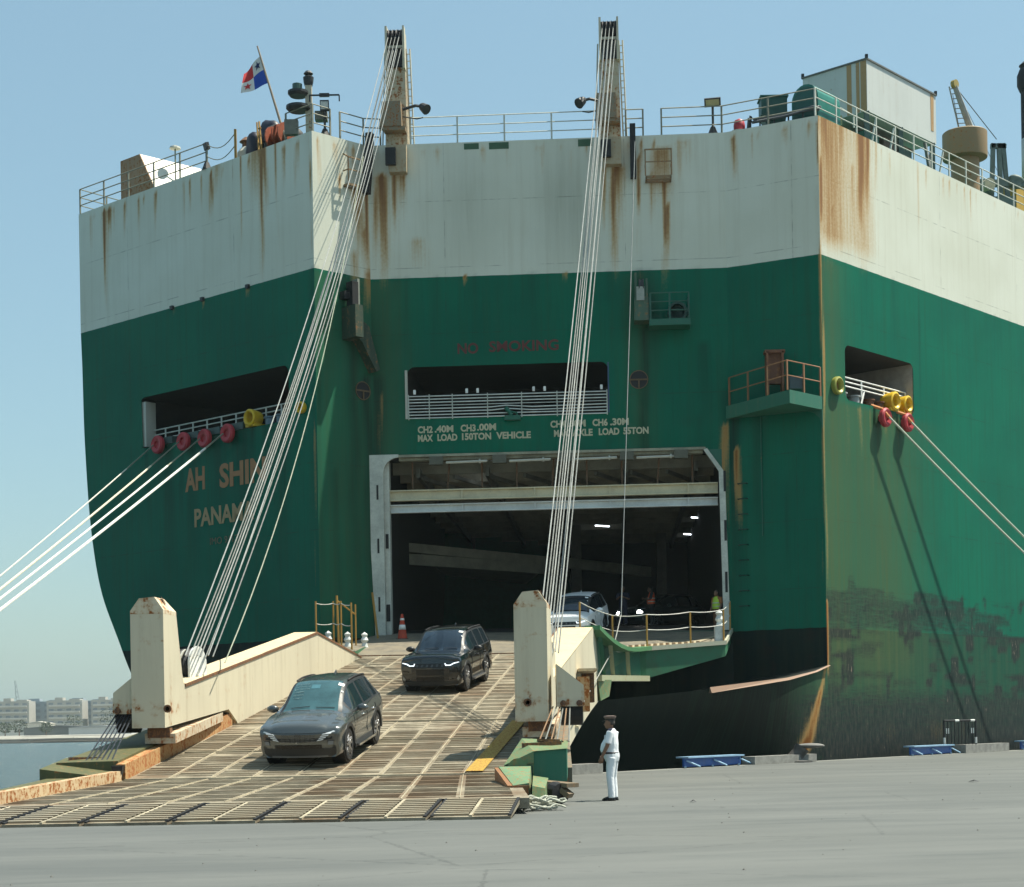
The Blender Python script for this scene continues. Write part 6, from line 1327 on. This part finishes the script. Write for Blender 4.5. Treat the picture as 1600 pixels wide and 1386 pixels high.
        for xd in P['doors']:
            mb=MB(); pts=[]
            for z in (.40,.55,.7,.85,.95): 
                ww=[y for y,zz_ in section(xd) if abs(zz_-z)<.06]; pts.append((xd,s*((ww[0] if ww else hw-.02)+.003),z))
            mb.tube(pts,.006,4); mb.build('door_seam',black,root,local=True)
    mb=MB(); mb.sweep2([V(-1.15,-.01,g(4,-1.15)+.02),V(-1.32,-.01,g(4,-1.3)+.1),V(-1.36,-.01,g(4,-1.36)+.02)],[V(-1.15,.01,g(4,-1.15)+.02),V(-1.32,.01,g(4,-1.3)+.1),V(-1.36,.01,g(4,-1.36)+.02)]); mb.build('shark_fin',paint,root,local=True)
    # windscreen details
    def wpt(y,t,off=.012):  # t 0 base .. 1 top
        x=cowl-.05+(rf-cowl+.08)*t; sx=section(x); zc_=float(np.interp(abs(y),[p[0] for p in sx[:NB+3:-1]],[p[1] for p in sx[:NB+3:-1]])); return V(x+off*.5,y,zc_+off)
    def sticker(y,t,w_,h_,mat,nm_='sticker'):
        mb=MB(); mb.add([wpt(y,t),wpt(y+w_,t),wpt(y+w_,t+h_),wpt(y,t+h_)],[(0,1,2,3)]); mb.build(nm_,mat,root,local=True,flip=False)
    white_p=plain('paper_white',(.75,.75,.72),.7)
    if style!='far':
        sticker(.46,.78,.13,.11,white_p); sticker(.57,.56,.05,.04,white_p)
    if style=='grey':
        chalk=plain('chalk_marker',(.30,.38,.38),.8)
        for r_ in range(6):
            y0=-.50+r_*.005; x_=y0
            while x_<-.22+(.04 if r_<3 else -.05):
                w_=rng.uniform(.012,.035); mb=MB(); a=wpt(x_,.80-r_*.095+rng.uniform(-.01,.01)); b=wpt(x_+w_,.80-r_*.095+rng.uniform(-.01,.015)); mb.bar(a,b,.008,.008) if (b-a).length>.005 else None
                if mb.v: mb.build('marker_writing',chalk,root,local=True)
                x_+=w_+.012
        mb=MB(); mb.add([wpt(-.13,.62,.006),wpt(.07,.62,.006),wpt(.07,.78,.006),wpt(-.13,.78,.006)],[(0,1,2,3)]); mb.build('mirror_patch',plain('glass_pale_patch',(.06,.15,.18),.1),root,local=True,flip=False)
    for y0,dy in ((-.45,.42),(.12,.42)):
        mb=MB(); mb.tube([wpt(y0,.02,.02),wpt(y0+dy,.05,.02)],.008,4); mb.build('wiper',black,root,local=True)
    lamp=plain('headlamp_glass',(.45,.48,.5),.12,0,.1,8); grl=plain('grille_black',(.006,.006,.007),.3); grd=plain('grille_dark_chrome',(.09,.095,.10),.3,.7)
    if style=='grey':
        hpatch('grille',-.74,.74,lambda y:.54+.10*abs(y)**1.5,lambda y:.745+.005*abs(y),grl,.006)
        for r_ in range(4):
            for c_ in range(7):
                y=-.33+c_*.11; z=.565+r_*.045; patch('grille_slat',[(y-.05,z-.010),(y+.035,z-.016),(y+.05,z+.006),(y-.035,z+.012)],grd,.014,.01)
        lamp2=plain('lamp_element_white',(.66,.69,.72),.2,0,.05,8)
        for s in (1,-1):
            for r_ in range(4):
                y0=.42+r_*.035; y1=y0+.13+.02*r_; z=.57+r_*.043
                patch('lamp_element',[(s*y0,z),(s*y1,z+.022),(s*(y1+.015),z+.044),(s*(y0+.025),z+.026)],lamp2,.018,.015)
            patch('daytime_lamp',[(s*.60,.735),(s*.72,.765),(s*.84,.80),(s*.82,.765),(s*.70,.735)],lamp2,.016,.015)
            patch('fog_recess',[(s*.56,.36),(s*.80,.40),(s*.82,.58),(s*.64,.58)],plastic,.008,.02); patch('fog_lamp',[(s*.64,.48),(s*.75,.485),(s*.76,.56),(s*.66,.565)],plain('fog_glass',(.16,.17,.18),.2),.016,.02)
        hpatch('lower_bumper',-.80,.80,lambda y:.21+.03*abs(y)**2,lambda y:.40-.0*abs(y),plastic,.012)
        hpatch('lower_intake',-.52,.52,lambda y:.40,lambda y:.49,grl,.007)
        hpatch('bumper_lip',-.62,.62,lambda y:.205,lambda y:.245,plain('lip_grey',(.12,.12,.12),.4),.02)
        patch('tow_cap',[(-.035,.52),(-.015,.52),(-.015,.56),(-.035,.56)],alloy,.012,.01)
        mb=MB(); c=V(fx(0,.69)+.025,0,.69); mb.add([c+V(0,.075*math.cos(t),.04*math.sin(t)) for t in np.linspace(0,2*math.pi,16,endpoint=False)]+[c+V(0,.06*math.cos(t),.03*math.sin(t)) for t in np.linspace(0,2*math.pi,16,endpoint=False)],[(i,(i+1)%16,16+(i+1)%16,16+i) for i in range(16)]); mb.bar(c+V(0,-.03,-.025),c+V(0,-.02,.025),.012,.01); mb.bar(c+V(0,.02,-.025),c+V(0,.03,.025),.012,.01); mb.bar(c+V(0,-.025,0),c+V(0,.025,0),.01,.01); mb.build('badge',grd,root,local=True)
        for y0 in (0.02,):
            mb=MB(); mb.tube([(xf-.45,y0,g(4,xf-.45)+.032),(xf-.7,y0+.0,g(4,xf-.7)+.034),(xf-.95,y0,g(4,xf-.95)+.034)],.006,4); mb.build('bonnet_crease',alloy,root,local=True)
    else:
        hpatch('grille',-.56,.56,lambda y:.74,lambda y:.86,grl,.006)
        for c_ in range(6):
            y=-.38+c_*.15; patch('grille_slot',[(y-.035,.765),(y+.02,.765),(y+.045,.835),(y-.01,.835)],grd,.012,.01)
        for s in (1,-1):
            lm=drl if style!='far' else beamlamp
            patch('running_lamp',[(s*.44,.86),(s*.47,.79),(s*.62,.79),(s*.70,.835),(s*.86,.875),(s*.86,.895),(s*.69,.865),(s*.60,.815),(s*.49,.82),(s*.465,.87)],lm if style!='far' else lamp,.016,.012)
            if style=='far': patch('head_lamp',[(s*.56,.66),(s*.80,.68),(s*.80,.82),(s*.56,.80)],beamlamp,.02,.02)
            patch('bumper_pillar',[(s*.43,.36),(s*.56,.36),(s*.56,.71),(s*.43,.73)],P['trim'],.016,.02)
            patch('fog_recess',[(s*.62,.38),(s*.84,.42),(s*.85,.66),(s*.64,.66)],grl,.008,.02)
            patch('side_scoop',[(s*.80,.34),(s*.86,.40),(s*.83,.50),(s*.77,.40)],plain('scoop_grey',(.25,.25,.24),.4),.015,.02)
        hpatch('intake',-.42,.42,lambda y:.52,lambda y:.70,grl,.007); hpatch('lower_intake',-.42,.42,lambda y:.34,lambda y:.47,grl,.007)
        hpatch('lower_bumper',-.82,.82,lambda y:.21+.04*abs(y)**2,lambda y:.33,plastic,.012)
    return root
KT=[(-2.315,.80,.98,.06,1.03,.62),(-2.2,.87,1.05,.06,1.15,.64),(-2.05,.905,1.07,.06,1.36,.60),(-1.85,.92,1.075,.06,1.52,.58),(-1.4,.93,1.065,.06,1.62,.60),(-.6,.9325,1.04,.06,1.65,.61),(.1,.93,1.02,.06,1.615,.60),(.45,.93,1.01,.06,1.49,.615),(.85,.93,1.005,.06,1.25,.645),(1.15,.93,1.0,.06,1.08,.69),(1.5,.93,.97,.07,1.03,.68),(1.9,.915,.90,.08,.95,.66),(2.2,.87,.82,.09,.86,.6),(2.315,.80,.755,.1,.785,.55)]
KB=[(-2.35,.84,1.03,.05,1.10,.66),(-2.28,.90,1.12,.05,1.35,.66),(-2.12,.93,1.13,.05,1.60,.66),(-1.6,.94,1.12,.05,1.69,.67),(-.6,.945,1.10,.05,1.71,.67),(.15,.945,1.09,.05,1.67,.66),(.45,.945,1.085,.05,1.55,.67),(.75,.945,1.08,.05,1.36,.69),(1.05,.945,1.075,.05,1.13,.72),(1.5,.94,1.06,.06,1.12,.74),(2.0,.925,1.02,.06,1.09,.73),(2.25,.89,.97,.07,1.03,.68),(2.35,.83,.91,.08,.97,.62)]
PT=dict(L=4.63,W=1.865,H=1.65,wb=2.72,fo=.92,rw=.365,k=KT,cuts=[.1,1.15,-1.75,-2.2],bow=.24,rake=.55,cowl=1.15,rf=.1,rb=-1.75,tail=-2.2,sw0=-1.72,sw1=.78,pill=[-.35,-1.28],glass=glassteal,zmir=1.06,mirm=paint_grey,railm=black,handles=[.0,-1.0],zh=.86,handm=chrome,step=True,doors=[.86,-.35,-1.25],spokes=5,rimm=alloy,trim=plastic)
PBk=dict(L=4.70,W=1.89,H=1.71,wb=2.70,fo=.90,rw=.375,k=KB,cuts=[.15,1.05,-1.85,-2.25],bow=.20,rake=.22,cowl=1.05,rf=.15,rb=-1.85,tail=-2.25,sw0=-1.85,sw1=.72,pill=[-.35,-1.25],glass=plain('windscreen_dark_blue',(.012,.022,.035),.05,0,.2,2,.8),zmir=1.14,mirm=plastic,railm=black,handles=[.0,-.98],zh=.93,handm=plastic,step=True,doors=[.82,-.35,-1.2],spokes=6,rimm=alloy,trim=plain('trim_brown_black',(.045,.038,.033),.4))
def put(o,loc,head,pitch=0): o.location=loc; o.rotation_euler=(0,pitch,math.atan2(head[1],head[0]))
def ramp_car(o,front,head,P):
    h=V(head[0],head[1],0).normalized(); xfw=P['L']/2-P['fo']; c=V(front[0],front[1],0)-h*xfw
    a=c+h*1.35; b=c-h*1.35; pitch=math.atan2(zR(b.y)-zR(a.y),2.7); put(o,(c.x,c.y,(zR(a.y)+zR(b.y))/2+.035),h,pitch)
grey_car=make_suv('grey_suv','dark grey compact SUV with white writing on its windscreen driving down the ramp',PT,paint_grey,'grey')
ramp_car(grey_car,(-4.46,38.0),(-.15,-1),PT)
black_car=make_suv('black_suv','black boxy SUV with lit running lamps behind the grey car on the ramp',PBk,paint_black,'black')
ramp_car(black_car,(-2.18,51.2),(-.20,-1),PBk)
PW=dict(PBk); PW.update(mirm=paint_white,handm=paint_white,step=False,trim=paint_white,roofm=paint_white,spokes=5)
white_car=make_suv('white_suv','white SUV standing in the ship door behind the right hoisting wires',PW,paint_white,'white')
put(white_car,(2.66,69.0,4.98),(-.24,-1),R(8.5))
PD_=dict(PT); PD_.update(mirm=paint_dark,step=False,glass=glassdark)
dark_car=make_suv('dark_car','dark car with bright headlamps in the shadowy hold behind the orange vest',PD_,paint_dark,'far')
put(dark_car,(7.0,80.5,5.86),(-.72,-.7))
# ------------------------------------------------------------------ people
def voxel(mb,vs_,smooth_it=3):
    me=bpy.data.meshes.new('v'); me.from_pydata(mb.v,[],mb.f); b=bmesh.new(); b.from_mesh(me); bmesh.ops.recalc_face_normals(b,faces=b.faces); b.to_mesh(me); b.free()
    o=bpy.data.objects.new('v',me); COL.objects.link(o)
    r=o.modifiers.new('r','REMESH'); r.mode='VOXEL'; r.voxel_size=vs_
    s=o.modifiers.new('s','SMOOTH'); s.factor=.5; s.iterations=smooth_it
    dg=bpy.context.evaluated_depsgraph_get(); dg.update(); out=bpy.data.meshes.new_from_object(o.evaluated_get(dg)); bpy.data.objects.remove(o); return out
def link_mesh(me,name,mat,parent,smooth=True):
    me.name=name; me.materials.clear(); me.materials.append(mat); me.polygons.foreach_set('use_smooth',[smooth]*len(me.polygons)); me.update()
    o=bpy.data.objects.new(name,me); COL.objects.link(o); o.parent=parent; return o
def rings(mb,rs,n=16): # (x,y,z,rx,ry)
    base=len(mb.v)
    for x,y,z,rx,ry in rs:
        for j in range(n): t=2*math.pi*j/n; mb.v.append((x+rx*math.cos(t),y+ry*math.sin(t),z))
    k=len(rs)
    for i in range(k-1):
        for j in range(n): mb.f.append((base+i*n+j,base+i*n+(j+1)%n,base+(i+1)*n+(j+1)%n,base+(i+1)*n+j))
    mb.f.append(tuple(base+j for j in reversed(range(n)))); mb.f.append(tuple(base+(k-1)*n+j for j in range(n))); mb.m=[0]*len(mb.f)
def person(label,loc,head,skin,shirt,trous,hairm,belly=0.,arms=None,lookdown=0.,cap=None,vest=None,vs_=.02,belt=None,stance=.1,scale=1.,cap_top=None):
    o=empty('person',loc,label,'person'); ORG[o]=V(0,0,0)
    if arms is None: arms=[((-.02,.21,1.40),(.0,.26,1.12),(.12,.25,.88)),((-.02,-.21,1.40),(.0,-.26,1.12),(.12,-.25,.88))]
    hx=.02+lookdown*.06
    b=MB()
    rings(b,[(0,0,.84,.10,.15),(0,0,.95,.12,.165),(.01+belly*.3,0,1.06,.115+belly*.6,.155),(.0,0,1.25,.115,.175),(-.01,0,1.38,.09,.17),(-.01,0,1.44,.06,.10)])
    rings(b,[(-.02,0,1.40,.06,.065),(.0,0,1.47,.055,.058),(hx,0,1.53,.06,.06)],12)
    hz=1.60-lookdown*.03
    rings(b,[(hx+.02,0,hz-.125,.045,.04),(hx+.025,0,hz-.10,.075,.058),(hx+.015,0,hz-.04,.092,.070),(hx+.005,0,hz+.02,.098,.075),(hx-.005,0,hz+.07,.09,.07),(hx-.01,0,hz+.105,.055,.045),(hx-.01,0,hz+.115,.02,.02)],18)
    b.tube([(hx+.09,0,hz+.0),(hx+.122,0,hz-.045),(hx+.10,0,hz-.055)],[.010,.016,.010],8)
    for s in (1,-1): rings(b,[(hx-.01,s*.076,hz-.045,.012,.008),(hx-.012,s*.082,hz-.01,.022,.010),(hx-.012,s*.082,hz+.015,.018,.008)],8)
    b.tube([(hx+.095,-.02,hz-.078),(hx+.10,0,hz-.078),(hx+.095,.02,hz-.078)],.009,6)
    for k,(sh,el,wr) in enumerate(arms):
        sh,el,wr=V(*sh),V(*el),V(*wr); b.tube([sh,sh.lerp(el,.35),el,el.lerp(wr,.35),wr],[.058,.052,.042,.041,.029],12)
        d=(wr-el).normalized(); up=V(0,1 if k==0 else -1,0); side=d.cross(up).normalized(); nrm=side.cross(d).normalized()
        kn=wr+d*.085; b.tube([wr-d*.01,wr+d*.04,kn],[.028,.036,.036],10)
        for q,(of,ln) in enumerate(((-.03,.07),(-.01,.082),(.01,.078),(.028,.06))):
            p0=kn+side*of-d*.01; p1=p0+d*ln*.55-nrm*.008; p2=p0+d*ln*.95-nrm*.035; b.tube([p0,p1,p2],[.0115,.0105,.009],7)
        b.tube([wr+d*.03+side*-.03,wr+d*.07+side*-.055,wr+d*.105+side*-.052-nrm*.02],[.014,.013,.010],7)
    for s in (1,-1):
        b.tube([(0,s*.09,.90),(.01,s*(.09+stance*.2),.50),(-.02,s*(.09+stance*.3),.09)],[.085,.055,.04],12)
    link_mesh(voxel(b,vs_ if vs_>.012 else .0085,2),'body',skin,o)
    for s in (1,-1):
        e=MB(); rings(e,[(hx+.083,s*.032,hz+.008,.008,.013),(hx+.088,s*.032,hz+.018,.010,.014),(hx+.083,s*.032,hz+.028,.008,.013)],8); e.build('eye',plain('eye_dark',(.03,.02,.015),.3),o,True,local=True)
    # hair
    h_=MB(); rings(h_,[(hx-.055,0,hz-.05,.05,.070),(hx-.035,0,hz+.0,.072,.079),(hx-.012,0,hz+.05,.09,.080),(hx-.012,0,hz+.10,.07,.058),(hx-.012,0,hz+.122,.03,.03)],16); h_.build('hair',hairm,o,True,local=True)
    # trousers
    t=MB(); w=1.12
    rings(t,[(-.01,0,.80,.13,.17),(-.005+belly*.1,0,.90,.145+belly*.25,.18),(belly*.25,0,1.0,.135+belly*.5,.172)])
    for s in (1,-1):
        y=s*(.085+stance*.25); t.tube([(-.02,s*.085,.88),(.0,s*.09,.70),(.01,y,.48),(-.01,y,.25),(-.015,y,.075),(-.015,y,.06)],[.105,.098,.078,.072,.072,.070],14)
    link_mesh(voxel(t,max(vs_*.8,.011),3),'trousers',trous,o)
    # shirt
    s_=MB()
    rings(s_,[(.0+belly*.35,0,.965,.13+belly*.55,.175),(.01+belly*.45,0,1.05,.135+belly*.62,.178),(.005+belly*.35,0,1.16,.135+belly*.5,.18),(.0,0,1.30,.128,.185),(-.012,0,1.40,.105,.185),(-.012,0,1.45,.07,.115),(-.008,0,1.475,.062,.07)])
    for sh,el,wr in arms:
        sh,el=V(*sh),V(*el); s_.tube([sh+V(0,0,.015),sh.lerp(el,.4),sh.lerp(el,.86)],[.072,.072,.072],14)
    link_mesh(voxel(s_,max(vs_*.8,.011),3),'shirt',shirt,o)
    if vest:
        v_=MB(); rings(v_,[(.0+belly*.35,0,.93,.145+belly*.55,.192),(.01+belly*.4,0,1.08,.148+belly*.6,.194),(.0,0,1.28,.142,.192),(-.012,0,1.40,.116,.165),(-.012,0,1.455,.08,.10)]); link_mesh(voxel(v_,.02,2),'safety_vest',vest,o)
        for z in (1.02,1.16): q_=MB(); rings(q_,[(.005+belly*.35,0,z,.150+belly*.55,.198),(.005+belly*.35,0,z+.04,.150+belly*.55,.198)]); q_.build('reflective_band',plain('vest_band',(.5,.5,.45),.4),o,True,local=True)
    for s in (1,-1):
        y=s*(.085+stance*.25); f_=MB(); rings(f_,[(.045,y,.0,.145,.048),(.045,y,.03,.145,.05),(.03,y,.065,.115,.045),(-.01,y,.095,.06,.042)],14); f_.build('shoe',plain('black_leather',(.012,.012,.013),.3),o,True,local=True)
    if belt: m=MB(); rings(m,[(belly*.34,0,.958,.139+belly*.55,.182),(belly*.36,0,.995,.141+belly*.56,.182)]); m.build('belt',belt,o,True,local=True)
    if cap:
        m=MB(); rings(m,[(hx-.005,0,hz+.045,.103,.083),(hx-.005,0,hz+.085,.106,.086)],20); m.build('cap_band',cap,o,True,40,local=True)
        m=MB(); rings(m,[(hx-.005,0,hz+.083,.107,.087),(hx-.0,0,hz+.115,.132,.112),(hx-.005,0,hz+.135,.125,.105),(hx-.01,0,hz+.145,.06,.05)],20); cp_=m.build('cap_crown',cap_top or cap,o,True,50,local=True)
        m=MB(); m.add([V(hx+.09,-.075,hz+.05),V(hx+.155,-.05,hz+.03),V(hx+.17,0,hz+.025),V(hx+.155,.05,hz+.03),V(hx+.09,.075,hz+.05),V(hx+.10,0,hz+.055)],[(0,1,2,5),(2,3,4,5)]); m.build('cap_peak',black,cp_,local=True,flip=False)
    o.rotation_euler=(0,0,math.atan2(head[1],head[0])); o.scale=(scale,)*3
    return o
skin_d=plain('skin_tan',(.20,.105,.065),.55,0,.08,6); skin_b=plain('skin_brown',(.10,.05,.03),.55,0,.08,6)
_t=NT('white_uniform'); _v=_t.coord(); _n=_t.noise(_t.map(_v,(1,1,.45)),9,3,.5,.6); _t.bump(_n,.8,.02); uni=_t.fin(_t.mix(_n,(.72,.74,.77),(.76,.78,.80)),.8,0,.3)
man=person('man in white uniform and brown cap standing on the quay, watching the cars',(2.0,34.85,0),(-.95,.30),skin_d,uni,uni,plain('grey_hair',(.05,.045,.04),.8),.09,
  [((-.03,.22,1.40),(.02,.275,1.13),(.14,.255,.90)),((-.03,-.21,1.40),(.03,-.25,1.13),(.18,-.16,.93))],.1,plain('cap_dark',(.02,.018,.016),.6),None,.012,plain('belt_black',(.012,.012,.02),.4),.15,.985,plain('cap_brown',(.17,.12,.10),.7))
for s in (1,-1):
    m=MB(); m.hexa([V(-.045,s*.12-.03,1.452),V(.03,s*.12-.03,1.452),V(.03,s*.12+.06,1.437),V(-.045,s*.12+.06,1.437),V(-.045,s*.12-.03,1.478),V(.03,s*.12-.03,1.478),V(.03,s*.12+.06,1.462),V(-.045,s*.12+.06,1.462)]); m.build('epaulette',plain('epaulette_navy',(.015,.02,.05),.6),man,local=True)
m=MB(); m.box((.105,.09,1.29),(.02,.10,.11)); m.build('shirt_pocket',plain('pocket_white',(.70,.72,.75),.8),man,local=True)
navyc=plain('navy_overall',(.015,.02,.045),.8); blackc=plain('black_trousers',(.012,.012,.014),.8); brownc=plain('brown_trousers',(.13,.06,.03),.8)
hairk=plain('black_hair',(.01,.009,.008),.7)
person('person in navy overall standing in the ship door, hands raised to the chest',(4.95,75.5,5.80),(-.2,-1),skin_d,navyc,navyc,plain('pale_hair',(.12,.11,.10),.8),.03,[((-.02,.21,1.40),(.08,.27,1.14),(.26,.10,1.22)),((-.02,-.21,1.40),(.10,-.27,1.14),(.27,-.08,1.27))],.2,vs_=.02)
person('person in an orange safety vest facing left in the ship hold',(6.15,75.0,5.75),(-1,.1),skin_b,plain('dark_shirt',(.03,.04,.05),.8),blackc,hairk,.05,[((-.02,.21,1.40),(.06,.25,1.13),(.30,.18,1.16)),((-.02,-.21,1.40),(.08,-.25,1.13),(.32,-.12,1.18))],.6,None,plain('vest_orange',(.75,.10,.02),.7),.02)
person('person in a yellow safety vest and brown trousers by the right door frame',(8.45,70.6,5.2),(-.75,-.6),skin_d,plain('orange_sleeves',(.30,.12,.04),.8),brownc,hairk,.02,None,.2,None,plain('vest_yellow',(.42,.60,.06),.7),.02)
# traffic cone in the door
o=empty('traffic_cone',V(-4.35,69.6,5.05),'orange traffic cone with white bands at the left of the ship door','traffic cone')
p=V(-4.35,69.6,5.04); cm=plain('cone_orange',(.42,.05,.02),.6)
m=MB(); m.box(p+UZ*.03,(.5,.5,.06)); m.build('cone_base',black,o); m=MB(); m.lathe([(.2,.06),(.05,1.05),(.0,1.05)],p,16); m.build('cone_body',cm,o,True,50)
for z0,z1 in ((.42,.62),(.80,.88)):
    m=MB(); f=lambda z:.2-(z-.06)*.1515+.006; m.lathe([(f(z0),z0),(f(z1),z1)],p,16); m.build('cone_band',white,o,True)
# ------------------------------------------------------------------ air
hz=NT('haze_air'); hz.n.remove(hz.b); pv=hz.node('VolumePrincipled'); pv.inputs['Color'].default_value=(.80,.95,.96,1); pv.inputs['Density'].default_value=.00012; pv.inputs['Anisotropy'].default_value=0
hz.t.links.new(pv.outputs[0],hz.out.inputs['Volume'])
m=MB(); m.box((0,720,19.1),(2360,1580,47.4)); h_=m.build('haze',hz.m); tag(h_,kind='stuff')
